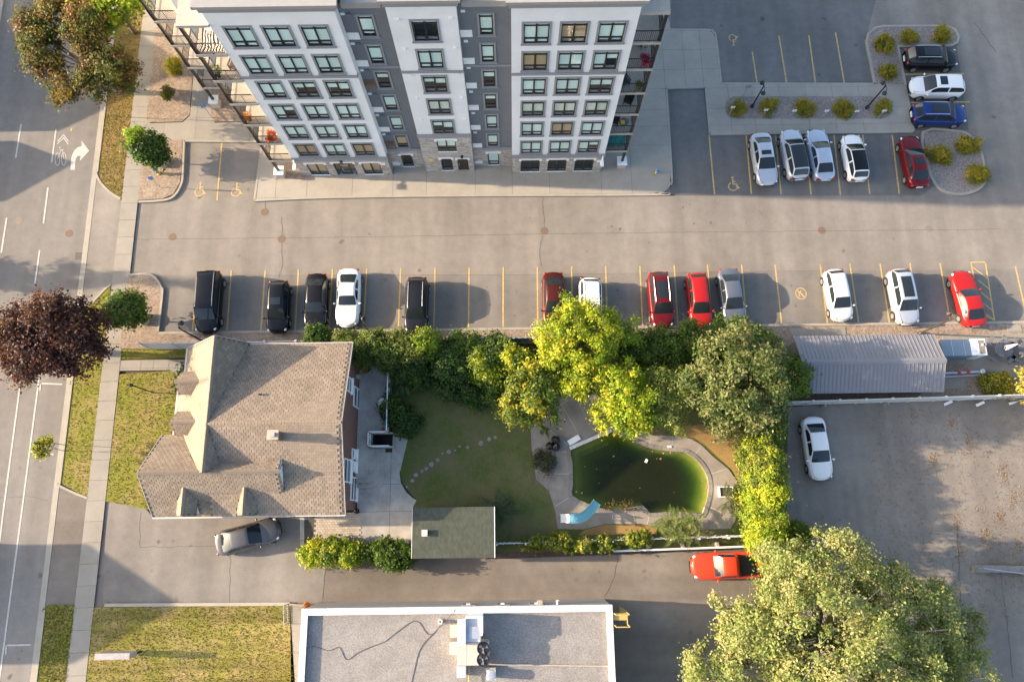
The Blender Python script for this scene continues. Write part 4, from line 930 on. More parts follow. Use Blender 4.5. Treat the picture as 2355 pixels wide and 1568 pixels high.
# walls
hw = MB()
hw.box(-22.85, -11.85, 0.45, 11.75, 0, 4.3); hw.box(-23.6, -22.85, 0.45, 11.75, 0, 3.5)
def gable_x(x, y0, y1, ym, ze, zr): hw.add([(x, y0, ze), (x, y1, ze), (x, ym, zr), (x - 0.1, y0, ze), (x - 0.1, y1, ze), (x - 0.1, ym, zr)], [(0, 1, 2), (5, 4, 3), (0, 2, 5, 3), (1, 4, 5, 2)])
hw.add([(-11.85, 0.45, 4.3), (-11.85, 11.75, 4.3), (-11.85, 11.75, 4.8), (-11.85, 6.1, 6.95), (-11.85, 0.45, 4.8), (-12.1, 0.45, 4.3), (-12.1, 11.75, 4.3), (-12.1, 11.75, 4.8), (-12.1, 6.1, 6.95), (-12.1, 0.45, 4.8)],
       [(0, 1, 2, 3, 4), (9, 8, 7, 6, 5), (1, 6, 7, 2), (0, 4, 9, 5)])
gable_x(-24.3, 0.45, 5.4, 2.95, 4.2, 6.6); hw.box(-24.3, -23.6, 0.45, 5.4, 0, 4.2)
wall = hw.build('wall', M_BRICK, HS)
trim = MB()
def rake(a, b, w=0.03, h=0.16): trim.bar(a, b, w, h)
rake((-11.47, 12.12, 4.78), (-11.47, 6.1, 7.02)); rake((-11.47, 6.1, 7.02), (-11.47, 0.08, 4.78)); rake((-11.5, 12.14, 4.80), (-18.9, 12.14, 4.80), 0.06, 0.12)
rake((-24.98, 5.75, 3.9), (-24.98, 2.95, 6.66)); rake((-24.98, 2.95, 6.66), (-24.98, 0.1, 3.95)); rake((-24.98, 0.04, 4.0), (-15.5, 0.04, 4.0), 0.1, 0.1); rake((-15.5, 0.06, 4.78), (-11.5, 0.06, 4.78), 0.1, 0.1)
rake((-24.82, 5.7, 2.6), (-24.82, 9.2, 2.6), 0.12, 0.1); rake((-24.06, 9.25, 3.4), (-24.06, 12.2, 3.4), 0.12, 0.1); rake((-24.0, 12.22, 3.36), (-20.5, 12.22, 7.0)); rake((-20.5, 12.22, 7.0), (-19.0, 12.22, 4.9))
trim.build('trim', mat('weathered_trim', (0.46, 0.44, 0.42), 0.6), HS)
MB().add([(-15.57, 1.5, 5.2), (-15.57, 3.9, 6.2), (-15.57, 2.95, 6.72), (-15.7, 1.5, 5.2), (-15.7, 3.9, 6.2), (-15.7, 2.95, 6.72)], [(0, 1, 2), (5, 4, 3)]).build('gable_siding', mat('blue_white_siding', (0.62, 0.65, 0.70), 0.6), HS)
for yc in (9.32, 6.48):
    MB().add([(-23.3, yc - 0.66, 3.2), (-23.3, yc + 0.66, 3.2), (-23.3, yc + 0.66, 4.6), (-23.3, yc, 5.35), (-23.3, yc - 0.66, 4.6), (-22.2, yc - 0.66, 3.2), (-22.2, yc + 0.66, 3.2), (-22.2, yc + 0.66, 4.6), (-22.2, yc - 0.66, 4.6)], [(0, 4, 3, 2, 1), (0, 5, 8, 4), (1, 2, 7, 6)]).build('dormer_wall', M_WHITE, HS)
for xc in (-22.2, -18.1):
    MB().add([(xc - 0.52, 0.3, 4.1), (xc + 0.52, 0.3, 4.1), (xc + 0.52, 0.3, 5.1), (xc, 0.3, 5.75), (xc - 0.52, 0.3, 5.1), (xc - 0.52, 2.2, 4.1), (xc + 0.52, 2.2, 4.1), (xc + 0.52, 2.2, 5.1), (xc - 0.52, 2.2, 5.1)], [(0, 1, 2, 3, 4), (0, 4, 8, 5), (1, 6, 7, 2)]).build('dormer_wall', M_WHITE, HS)
# chimney, vent pipe
c = G2(638, 1003, 6.9); ch = MB().box(c[0] - 0.3, c[0] + 0.3, c[1] - 0.27, c[1] + 0.27, 6.0, 7.75).build('chimney', M_BRICK, HS)
MB().box(c[0] - 0.37, c[0] + 0.37, c[1] - 0.33, c[1] + 0.33, 7.75, 7.86).build('cap', M_TERRA, ch); MB().box(c[0] - 0.16, c[0] + 0.16, c[1] - 0.14, c[1] + 0.14, 7.86, 8.0).build('flue', M_TERRA, ch)
c = G2(600, 908, 6.2); MB().tube((c[0], c[1], 5.6), (c[0], c[1], 6.55), 0.07, 0.07, 10).build('vent_pipe', M_BLK, HS)
# east windows and door (x = -11.85)
def PXE(u, v, X=-11.85):
    d = ray(u, v); k = X / d[0]; return float(d[1] * k), float(CAM_H + d[2] * k)
def ewin(pts, name='window', door=False):
    q = [PXE(*K(1, 2, *p)) for p in pts]; y0, y1 = min(a[0] for a in q), max(a[0] for a in q); z0, z1 = min(a[1] for a in q), max(a[1] for a in q)
    z0 = max(z0, 0.75 if door else z0); z1 = min(z1, 4.75); X = -11.85
    f = MB(); t = 0.08
    f.box(X, X + 0.09, y0, y1, z0, z0 + t).box(X, X + 0.09, y0, y1, z1 - t, z1).box(X, X + 0.088, y0, y0 + t, z0 + t, z1 - t).box(X, X + 0.088, y1 - t, y1, z0 + t, z1 - t).box(X, X + 0.086, y0 + t, y1 - t, (z0 + z1) / 2 - 0.03, (z0 + z1) / 2 + 0.03)
    f.box(X, X + 0.2, y0 - 0.08, y1 + 0.08, z0 - 0.09, z0)
    if door: f.box(X, X + 0.06, y0 + t, y1 - t, z0 + t, z0 + 0.8)
    w = f.build(name, M_WHITE, HS)
    MB().quad((X + 0.035, y0 + t, z0 + t), (X + 0.035, y1 - t, z0 + t), (X + 0.035, y1 - t, z1 - t), (X + 0.035, y0 + t, z1 - t)).build('pane', M_DKGLASS, w)
    return y0, y1, z0, z1
ewin([(825, 305), (868, 480)]); ewin([(898, 405), (948, 630)]); ewin([(805, 1068), (858, 1300)]); ewin([(872, 1240), (912, 1465)]); ewin([(880, 980), (934, 1092)], 'door', True); ewin([(880, 1095), (932, 1208)], 'door', True)
MB().box(-11.85, -11.6, *sorted((PXE(*K(1, 2, 918, 300))[0], PXE(*K(1, 2, 918, 335))[0])), 1.3, 1.7).build('wall_vent', M_TERRA, HS)
# rear terrace with steps, stair well and white railing
TX = -11.83; tz = 0.62
ter = MB().prism([(TX, 11.6), (-9.42, 11.6), (-9.42, 6.15), (-10.88, 6.15), (-10.88, 2.77), (TX, 2.77)], 0, tz)
terr = ter.build('terrace', M_PATIO, HS)
for i in range(1, 4):
    e = 0.37 * i; z = tz - 0.155 * i
    poly = [(TX, 2.77 - e)] + [(-10.88 + e * math.sin(a), 2.77 - e * math.cos(a)) for a in np.linspace(0, math.pi / 2, 7)] + [(-10.88 + e, 4.95), (-10.88, 4.95), (-10.88, 2.77), (TX, 2.77)]
    MB().prism(poly, 0, z - 0.001 * i).build('step', M_PATIO, terr)
MB().box(-10.876, -9.0, 6.03, 6.148, 0, tz + 0.03).box(-10.876, -9.0, 4.98, 5.1, 0, tz + 0.03).box(-10.876, -10.75, 5.1, 6.03, 0, tz + 0.02).build('well_wall', M_PATIO, terr)
ws = MB()
for i in range(6): ws.box(-10.75 + i * 0.27, -10.75 + (i + 1) * 0.27, 5.1, 6.03, -2.2, -1.4 + i * 0.24)
ws.quad((-10.75, 5.101, -2.2), (-9.15, 5.101, -2.2), (-9.15, 5.101, 0.1), (-10.75, 5.101, 0.1)); ws.quad((-10.75, 6.029, 0.1), (-9.15, 6.029, 0.1), (-9.15, 6.029, -2.2), (-10.75, 6.029, -2.2)); ws.quad((-10.749, 5.1, 0.1), (-10.749, 6.03, 0.1), (-10.749, 6.03, -2.2), (-10.749, 5.1, -2.2))
ws.build('well_steps', mat('dark_steps', (0.045, 0.044, 0.043), 0.9), terr)
rl = MB()
def wrail(p, q, z):
    n = max(2, int(math.dist(p, q) / 0.13)); rl.bar((*p, z + 0.9), (*q, z + 0.9), 0.07, 0.05); rl.bar((*p, z + 0.1), (*q, z + 0.1), 0.05, 0.04)
    for i in range(n + 1):
        t = i / n; x, y = p[0] + (q[0] - p[0]) * t, p[1] + (q[1] - p[1]) * t; w = 0.035 if 0 < i < n else 0.07; rl.box(x - w / 2, x + w / 2, y - w / 2, y + w / 2, z, z + (0.9 if w < 0.05 else 1.0))
wrail((TX + 0.1, 11.45), (-9.5, 11.45), tz); wrail((-9.5, 11.45), (-9.47, 6.08), tz); wrail((-9.47, 6.09), (-10.81, 6.09), tz); wrail((-10.81, 6.09), (-10.81, 5.04), tz); wrail((-10.81, 5.04), (-9.3, 5.04), tz)
rl.build('railing', M_WHITE, terr)
# ================================================================== GARDEN SHED
SHED = thing('garden_shed', 'flat green-shingled shed with a small white roof vent beside the leafy hedge', 'shed', (-4.3, -1.2, 0))
X0, X1, Y0, Y1 = -7.22, -1.4, -2.93, 0.52
zs = lambda x: 2.62 + (x - X0) * 0.06
MB().box(X0 + 0.15, X1 - 0.15, Y0 + 0.15, Y1 - 0.15, 0, 2.55).build('wall', mat('shed_siding', (0.42, 0.42, 0.40), 0.8), SHED)
P = [(X0, Y0), (X1, Y0), (X1, Y1), (X0, Y1)]
sr = MB().add([(p[0], p[1], zs(p[0])) for p in P] + [(p[0], p[1], zs(p[0]) - 0.1) for p in P], [(0, 1, 2, 3), (7, 6, 5, 4), (0, 4, 5, 1), (1, 5, 6, 2), (2, 6, 7, 3), (3, 7, 4, 0)]).build('roof', M_GSHINGB, SHED)
me_gs = M1(MB().add([(-0.14, 0, 0.006), (0.14, 0, 0.006), (0.14, 0.155, 0.002), (-0.14, 0.155, 0.002), (-0.14, 0, 0.024), (0.14, 0, 0.024), (0.14, 0.155, 0.010), (-0.14, 0.155, 0.010)], [(4, 5, 6, 7), (0, 1, 5, 4), (1, 2, 6, 5), (3, 0, 4, 7)]), 'shingle', M_GSHING)
gs = []; x = X0; k = 0
up = Vector((1, 0, 0.06)).normalized(); al = Vector((0, -1, 0)); nrm = al.cross(up)
while x < X1 - 0.1:
    y = Y0 + (0.14 if k % 2 else 0.0)
    while y < Y1 + 0.05:
        mm = Matrix((al, up, nrm)).transposed().to_4x4(); mm.translation = Vector((x, min(max(y, Y0 + 0.14), Y1 - 0.14), zs(x))) + nrm * random.uniform(0, 0.004); gs.append(mm); y += 0.286
    x += 0.14; k += 1
gs.sort(key=lambda m: m.translation.length)
for m_ in gs[:300]: child('shingle', me_gs, sr, m_)
o = many('shingles', gs[300:], np.array([v.co[:] for v in me_gs.vertices]), [tuple(p.vertices) for p in me_gs.polygons], tinted('green_shingle_many', (0.062, 0.070, 0.052), 0.2), sr)
MB().box(X1 - 0.02, X1 + 0.03, Y0, Y1, zs(X1) - 0.12, zs(X1) + 0.02).box(X0 - 0.03, X0 + 0.02, Y0, Y1, zs(X0) - 0.1, zs(X0) + 0.02).build('drip_edge', M_WHITE, SHED)
c = G2(977, 1225, 2.8); MB().box(c[0] - 0.17, c[0] + 0.17, c[1] - 0.19, c[1] + 0.19, 2.6, 2.95).box(c[0] - 0.2, c[0] + 0.2, c[1] - 0.22, c[1] + 0.22, 2.95, 3.0).build('roof_vent', mat('pale_vent', (0.55, 0.50, 0.45), 0.5), SHED)

# ================================================================== FLAT-ROOFED SHOP
FB = thing('flat_roofed_building', 'low grey flat-roofed building with white parapet and gravel roof', 'building', (-4, -10, 0))
bx0, bx1, by1, bz = -14.27, 6.43, -6.05, 3.95; by0 = -24.0
w = MB(); ops = [(-3.7, -2.75), (-1.35, -0.4), (0.95, 1.95)]
w.box(bx0, bx1, by0, by1, 0, bz - 0.55); w.build('wall', mat('grey_siding', (0.30, 0.30, 0.31), 0.75, var=0.06), FB)
MB().box(bx0 - 0.02, bx1 + 0.02, by1 - 0.3, by1 + 0.03, bz - 0.55, bz - 0.16).box(bx0 - 0.02, bx0 + 0.3, by0, by1 - 0.3, bz - 0.55, bz - 0.16).box(bx1 - 0.3, bx1 + 0.02, by0, by1 - 0.3, bz - 0.55, bz - 0.16).build('fascia', mat('pale_fascia', (0.60, 0.60, 0.60), 0.6, var=0.03), FB)
cap = MB(); t = 0.36
cap.box(bx0 - 0.06, bx1 + 0.06, by1 - t, by1 + 0.07, bz - 0.16, bz); cap.box(bx0 - 0.06, bx0 + t, by0, by1 - t, bz - 0.16, bz - 0.002); cap.box(bx1 - t, bx1 + 0.06, by0, by1 - t, bz - 0.16, bz - 0.002)
cap.build('parapet_cap', mat('white_flashing', (0.60, 0.60, 0.60), 0.5, var=0.05), FB)
MB().box(bx0 + t, bx1 - t, by0, by1 - t, bz - 0.55, bz - 0.32).build('roof', M_ROOFGRAV, FB)
cs = MB()
for x in np.arange(bx0 + 1.5, bx1, 2.45): cs.box(x - 0.012, x + 0.012, by1 - t + 0.01, by1 + 0.075, bz - 0.1, bz + 0.006)
cs.build('cap_seams', M_CAP, FB)
for a, b in ops:
    wn = MB().box(a, b, by1, by1 + 0.04, 1.9, 2.9).build('window', M_STEEL, FB)
    MB().quad((b - 0.05, by1 + 0.045, 1.95), (a + 0.05, by1 + 0.045, 1.95), (a + 0.05, by1 + 0.045, 2.85), (b - 0.05, by1 + 0.045, 2.85)).build('pane', M_DKGLASS, wn)
    MB().box((a + b) / 2 - 0.14, (a + b) / 2 + 0.12, by1, by1 + 0.14, 2.72, 2.9).build('wall_lamp', M_WHITE, FB)
MB().box(1.5, 1.85, by1, by1 + 0.3, 2.6, 3.0).build('meter_box', M_TERRA, FB)
MB().tube((2.9, by1, 2.7), (2.9, by1 + 0.25, 2.8), 0.08, 0.11).build('flood_lamp', M_WHITE, FB)
rz = bz - 0.32
def GR(i, j, x, y, z=rz): return G2(*K(i, j, x, y), z)
# rooftop machinery
def D8(x, y, z): u, v = (1640 + x / 4.9475) * 0.61328, (2240 + y / 4.9475) * 0.61328; return G2(u, v, z)
def box8(x0, y0, x1, y1, z0, z1, mb): a = D8(x0, y0, z1); b = D8(x1, y1, z1); mb.box(a[0], b[0], b[1], a[1], z0, z1); return mb
TAN = mat('tan_enamel', (0.50, 0.415, 0.345), 0.5, var=0.06)
ac = thing('rooftop_air_handler', 'tan rooftop air handler with two black fans on the gravel roof', 'air conditioner', (*D8(600, 1000, rz), rz))
box8(370, 835, 955, 1250, rz, rz + 1.25, MB()).build('cabinet', TAN, ac)
for q in ((855, 940), (850, 1145)):
    c = D8(*q, rz + 1.25); f = MB().lathe((c[0], c[1], rz + 1.25), [(0.42, 0.0), (0.42, 0.05), (0.37, 0.05), (0.37, 0.012), (0.01, 0.012)], 20).build('fan', M_BLK, ac)
    bl = MB()
    for k in range(3):
        a0 = k * 2.1 + 0.4; bl.add([(c[0] + r * math.cos(a0 + d), c[1] + r * math.sin(a0 + d), rz + 1.29 + h) for r, d, h in ((0.06, -0.2, 0), (0.33, -0.35, 0), (0.33, 0.35, 0.03), (0.06, 0.2, 0.02))], [(0, 1, 2, 3)])
    bl.ellipsoid((c[0], c[1], rz + 1.3), (0.08, 0.08, 0.03), 10, 5).build('fan_blade', mat('fan_grey', (0.10, 0.10, 0.11), 0.5), f)
box8(235, 500, 365, 735, rz, rz + 0.75, MB()).build('hood', TAN, ac); box8(228, 820, 365, 1055, rz, rz + 0.75, MB()).build('hood', TAN, ac)
box8(540, 850, 545, 1245, rz + 1.25, rz + 1.256, MB()).build('seam', M_CAP, ac)
dk = thing('rooftop_duct', 'galvanised sheet-metal duct box joined to the tan air handler', 'duct', (*D8(600, 600, rz), rz))
box8(372, 395, 525, 885, rz + 1.26, rz + 1.75, MB()).build('duct', mat('bright_zinc', (0.46, 0.48, 0.51), 0.5, 0.1), dk)
box8(530, 385, 800, 820, rz, rz + 1.5, MB()).build('duct_box', mat('bright_zinc', (0.6, 0.6, 0.6)), dk); box8(590, 535, 805, 760, rz + 1.5, rz + 1.62, MB()).build('lid', M_STEEL, dk); box8(520, 340, 835, 385, rz, rz + 1.7, MB()).box(*(lambda a, b: (a[0], b[0], b[1], a[1]))(D8(805, 385, rz + 1.7), D8(838, 705, rz + 1.7)), rz, rz + 1.7).build('screen', M_WHITE, dk)
d2 = thing('rooftop_duct', 'small zinc duct stub south of the tan air handler', 'duct', (*D8(445, 1380, rz), rz)); box8(360, 1270, 525, 1480, rz, rz + 0.9, MB()).build('duct', mat('bright_zinc', (0.6, 0.6, 0.6)), d2)
cu = thing('condenser_unit', 'white square condenser with a round grille on a gravel roof', 'air conditioner', (*D8(997, 1440, rz), rz)); a = D8(915, 1350, rz + 0.8); b = D8(1080, 1525, rz + 0.8)
MB().box(a[0], b[0], b[1], a[1], rz + 0.05, rz + 0.8).build('cabinet', M_WHITE, cu); MB().lathe(((a[0] + b[0]) / 2, (a[1] + b[1]) / 2, rz + 0.8), [(0.31, 0), (0.31, 0.03), (0.2, 0.05), (0.02, 0.06)], 18).build('grille', M_STEEL, cu); box8(890, 1300, 1085, 1350, rz, rz + 0.4, MB()).build('stand', M_TERRA, cu)
gp = thing('gas_pipe', 'thin yellow gas pipe on the gravel roof', 'pipe', (*D8(587, 1300, rz), rz)); MB().tube((*D8(587, 1250, rz + 0.3), rz + 0.3), (*D8(587, 1750, rz + 0.3), rz + 0.3), 0.035).tube((*D8(587, 1250, rz + 0.3), rz), (*D8(587, 1250, rz + 0.3), rz + 0.3), 0.035).build('pipe', M_YELP, gp)
vp = thing('roof_vent_pipe', 'short white vent pipe beside black cables on the gravel roof', 'vent', (*D8(52, 445, rz), rz)); c = D8(52, 445, rz + 0.35); MB().lathe((c[0], c[1], rz), [(0.14, 0), (0.14, 0.4), (0.08, 0.4), (0.07, 0.1), (0.0, 0.1)], 14).build('pipe', M_WHITE, vp)
pts = [(455, 1250), (530, 1238), (600, 1258), (670, 1278), (755, 1245), (785, 1280), (815, 1345), (855, 1355), (930, 1300), (1060, 1240), (1180, 1195), (1290, 1110), (1400, 1030), (1460, 1005), (1510, 1030), (1550, 1095), (1590, 1128), (1640, 1110), (1690, 1050), (1780, 960), (1830, 890)]
p = [(*GR(1, 3, x, y, rz + 0.02), rz + 0.025) for x, y in pts]; p[0] = (p[0][0], p[0][1], rz + 0.3); p[-2] = (p[-2][0], p[-2][1], bz + 0.02)
p[-1] = (p[-1][0], p[-1][1], bz + 0.02)
tag(MB().path(smoothline(p, 4), 0.016, 5).build('cable', mat('grey_cable', (0.06, 0.06, 0.065), 0.7)), 'black cable winding from the parapet across the gravel roof', 'cable')
pts = [(1640, 1115), (1570, 1180), (1510, 1260), (1480, 1340), (1455, 1450), (1430, 1565), (1425, 1640)]
tag(MB().path(smoothline([(*GR(1, 3, x, y, rz + 0.02), rz + 0.02) for x, y in pts], 4), 0.016, 5).build('cable', mat('grey_cable', (0.06, 0.06, 0.065), 0.7)), 'black cable running south over the gravel roof', 'cable')
c0_ = G2(*K(2, 3, 880, 1420), rz + 0.1); c1_ = D8(960, 1235, rz + 0.1); tag(MB().path([(c0_[0], c0_[1], rz + 0.1), (c1_[0], c1_[1], rz + 0.1)], 0.05, 6).build('conduit', M_TERRA), 'pale conduit between condenser and east parapet', 'pipe')
# ladder with yellow hoops at the north-east corner
ld = thing('roof_ladder', 'yellow access ladder landing hung on the east parapet', 'ladder', (6.9, -7.4, 0))
a = G2(*K(2, 3, 885, 935), 3.9); b = G2(*K(2, 3, 980, 1000), 3.9)
MB().box(6.5, 7.5, b[1], a[1], 3.72, 3.80).build('platform', M_YELP, ld); r = MB()
for yy in (a[1], b[1] - 0.3): r.tube((7.5, yy, 0.1), (7.5, yy, 4.7), 0.035).tube((6.6, yy, 4.7), (7.5, yy, 4.7), 0.035).tube((6.6, yy, 3.8), (6.6, yy, 4.7), 0.03)
for z in np.arange(0.4, 3.8, 0.3): r.tube((7.5, a[1], z), (7.5, b[1] - 0.3, z), 0.025)
r.build('rails', M_YELP, ld)
# gate and railing by the side path, box of flowers
gt = thing('metal_gate', 'small grey metal gate at the head of the side path', 'gate', (*G2(665, 1410), 0)); r = MB(); p = G2(663, 1388); q = G2(664, 1432)
for i in range(9): t = i / 8; x, y = p[0] + (q[0] - p[0]) * t, p[1] + (q[1] - p[1]) * t; r.tube((x, y, 0.05), (x, y, 1.1), 0.02 if i % 8 else 0.04)
r.bar((*p, 1.1), (*q, 1.1), 0.04, 0.04); r.bar((*p, 0.15), (*q, 0.15), 0.04, 0.04); r.build('bars', M_STEEL, gt)
pb = thing('barrier_rail', 'low pale timber rail between the kerb and the shop corner', 'rail', (*G2(700, 1389), 0)); p = G2(672, 1388); q = G2(725, 1391); MB().bar((*p, 0.45), (*q, 0.45), 0.12, 0.12).box(p[0] - 0.06, p[0] + 0.06, p[1] - 0.06, p[1] + 0.06, 0, 0.5).box(q[0] - 0.06, q[0] + 0.06, q[1] - 0.06, q[1] + 0.06, 0, 0.5).build('rail', mat('pale_timber', (0.48, 0.36, 0.24), 0.8), pb)

# ================================================================== METAL-ROOFED SERVICE BUILDING
MBD = thing('service_building', 'long low building under a grey ribbed metal gable roof', 'building', (26.5, 10.5, 0))
mx0, mx1, my0, my1, mym, ze, zr = 21.25, 31.9, 8.35, 12.75, 10.55, 2.55, 3.45
MB().box(mx0 + 0.3, mx1 - 0.3, my0 + 0.3, my1 - 0.3, 0, ze + 0.1).add([(mx0 + 0.3, my0 + 0.3, ze + 0.1), (mx0 + 0.3, my1 - 0.3, ze + 0.1), (mx0 + 0.3, mym, zr - 0.08)], [(0, 2, 1)]).add([(mx1 - 0.3, my0 + 0.3, ze + 0.1), (mx1 - 0.3, my1 - 0.3, ze + 0.1), (mx1 - 0.3, mym, zr - 0.08)], [(0, 1, 2)]).build('wall', mat('olive_siding', (0.27, 0.245, 0.21), 0.8, var=0.06), MBD)
def slope(ya, za, yb, zb): return [(mx0, ya, za), (mx1, ya, za), (mx1, yb, zb), (mx0, yb, zb)]
rr = MB()
for ya, yb in ((my0, mym), (my1, mym)):
    t_ = slope(ya, ze, yb, zr); rr.add(t_ + [(x, y, z - 0.06) for x, y, z in t_], [(0, 1, 2, 3) if ya < yb else (3, 2, 1, 0), (7, 6, 5, 4), (0, 4, 5, 1), (1, 5, 6, 2), (2, 6, 7, 3), (3, 7, 4, 0)])
mr = rr.build('roof', M_MROOF, MBD)
n_ = 36; seam = {}
for s_, ya in ((0, my0), (1, my1)):
    me = M1(MB().bar((0, ya, ze + 0.012), (0, mym, zr + 0.012), 0.035, 0.035), 'seam', M_MROOF); seam[s_] = me
    for i in range(n_ + 1): child('seam', me, mr, Matrix.Translation((mx0 + 0.04 + (mx1 - mx0 - 0.08) * i / n_, 0, 0)))
MB().add([(mx0 - 0.02, mym - 0.22, zr - 0.04), (mx1 + 0.02, mym - 0.22, zr - 0.04), (mx1 + 0.02, mym, zr + 0.06), (mx0 - 0.02, mym, zr + 0.06), (mx1 + 0.02, mym + 0.22, zr - 0.04), (mx0 - 0.02, mym + 0.22, zr - 0.04)], [(0, 1, 2, 3), (3, 2, 4, 5)]).build('ridge_cap', M_MROOF, mr)
# pads and yard of the service building
struct(sheet('service_pad', GP([(2165, 772), (2500, 765), (2500, 870), (2235, 872), (2232, 838), (2172, 838)]), 0.12, M_CONC)); struct(sheet('service_pad', GP([(1812, 758), (1942, 752), (1945, 772), (1825, 777)]), 0.12, M_CONC)); struct(sheet('service_pad', GP([(2165, 867), (2215, 866), (2220, 893), (2165, 895)]), 0.12, M_CONC)); struct(sheet('service_pad', GP([(2312, 749), (2345, 748), (2349, 762), (2315, 763)]), 0.12, M_CONC))
# generator
gn = thing('generator', 'blue-grey generator cabinet with a white hood beside the metal-roofed building', 'generator', (*G2(2215, 805), 0.12))
def D7(x, y, z): return G2((3440 + x / 3.7325) * 0.61328, (1180 + y / 3.7325) * 0.61328, z)
a = D7(325, 350, 1.6); b = D7(790, 570, 1.6); BG = mat('blue_grey_enamel', (0.20, 0.245, 0.29), 0.4, var=0.04)
MB().box(a[0], b[0], b[1], a[1], 0.12, 1.6).build('cabinet', BG, gn)
for xx in (470, 640): q = D7(xx, 350, 1.62); MB().box(q[0] - 0.03, q[0] + 0.03, b[1] - 0.02, a[1] + 0.02, 1.6, 1.625).build('seam', M_STEEL, gn)
a2 = D7(790, 335, 1.75); b2 = D7(985, 545, 1.75)
MB().add([(a2[0] - 0.25, b[1], 1.6), (a2[0] + 0.25, b[1], 1.75), (a2[0] + 0.25, a[1], 1.75), (a2[0] - 0.25, a[1], 1.6)], [(0, 1, 2, 3)]).box(a2[0] + 0.25, b2[0], b[1], a[1], 0.12, 1.70).build('hood', M_WHITE, gn)
MB().box(a2[0] + 0.36, b2[0] - 0.1, b[1] + 0.1, a[1] - 0.1, 1.70, 1.712).build('grille', mat('brown_grille', (0.20, 0.17, 0.14), 0.8), gn)
q = ((a2[0] + b2[0]) / 2 + 0.2, (a[1] + b[1]) / 2 + 0.15); MB().lathe((q[0], q[1], 1.71), [(0.13, 0), (0.13, 0.25), (0.10, 0.25), (0.09, 0.05), (0, 0.05)], 14).build('exhaust', M_STEEL, gn)
# picnic tables
def picnic(u, v, label, umb):
    c = G2(u, v, 0.75); t = thing('picnic_table', label, 'picnic table', (c[0], c[1], 0.12), 'round picnic tables'); GW = mat('weathered_timber', (0.13, 0.125, 0.135), 0.85, var=0.2, rnd=0.2)
    for i in range(9):
        x = -0.6 + i * 0.15; hh = math.sqrt(max(0.02, 0.68 ** 2 - x * x)); MB().box(c[0] + x - 0.068, c[0] + x + 0.068, c[1] - hh, c[1] + hh, 0.80, 0.86).build('plank', GW, t)
    fr = MB()
    for a in (0.8, 2.37, 3.94, 5.5):
        bx, by = c[0] + 1.02 * math.cos(a), c[1] + 1.02 * math.sin(a); d = (-math.sin(a), math.cos(a))
        MB().bar((bx - d[0] * 0.5, by - d[1] * 0.5, 0.55), (bx + d[0] * 0.5, by + d[1] * 0.5, 0.55), 0.3, 0.05).build('bench', GW, t); fr.bar((c[0], c[1], 0.5), (bx, by, 0.5), 0.09, 0.06); fr.bar((bx, by, 0.12), (bx - 0.5 * math.cos(a), by - 0.5 * math.sin(a), 0.8), 0.09, 0.06)
    fr.build('frame', GW, t)
    if umb:
        p = thing('folded_umbrella', 'folded white parasol leaning over the round picnic table', 'umbrella', (c[0], c[1], 0.86)); MB().tube((c[0], c[1], 0.86), (c[0] + 0.1, c[1] + 0.05, 2.2), 0.025).build('pole', M_WHITE, p); cn = MB()
        for i in range(6): a = i * 1.047; cn.tube((c[0] + 0.09, c[1] + 0.05, 2.3), (c[0] + 0.02 + 0.15 * math.cos(a), c[1] + 0.15 * math.sin(a), 1.15), 0.035, 0.07, 6)
        cn.build('canopy', M_WHITE, p, True)
picnic(2306, 803, 'round grey picnic table under a folded white parasol', True); picnic(2362, 806, 'round grey picnic table past the one with the parasol', False)
# backflow pipework
pw = thing('backflow_pipework', 'galvanised backflow pipes with red valves on the service pad', 'pipework', (*G2(2215, 860), 0.1)); a = G2(2172, 858, 0.7); b = G2(2255, 855, 0.7)
MB().tube((a[0] - 0.5, a[1], 0.7), (b[0], b[1], 0.7), 0.09).tube((a[0], a[1], 0.1), (a[0], a[1], 0.7), 0.08).tube((b[0], b[1], 0.1), (b[0], b[1], 0.9), 0.12).ellipsoid((b[0], b[1], 0.95), (0.2, 0.2, 0.1)).bar((a[0], a[1] - 0.25, 0.45), (b[0], b[1] - 0.2, 0.45), 0.1, 0.06).build('pipe', M_STEEL, pw)
for t_ in (0.4, 0.65): q = (a[0] + (b[0] - a[0]) * t_, a[1] + 0.02); MB().tube((q[0], q[1] - 0.14, 0.8), (q[0], q[1] + 0.14, 0.8), 0.11).build('valve', mat('red_enamel', (0.4, 0.03, 0.03), 0.4), pw)
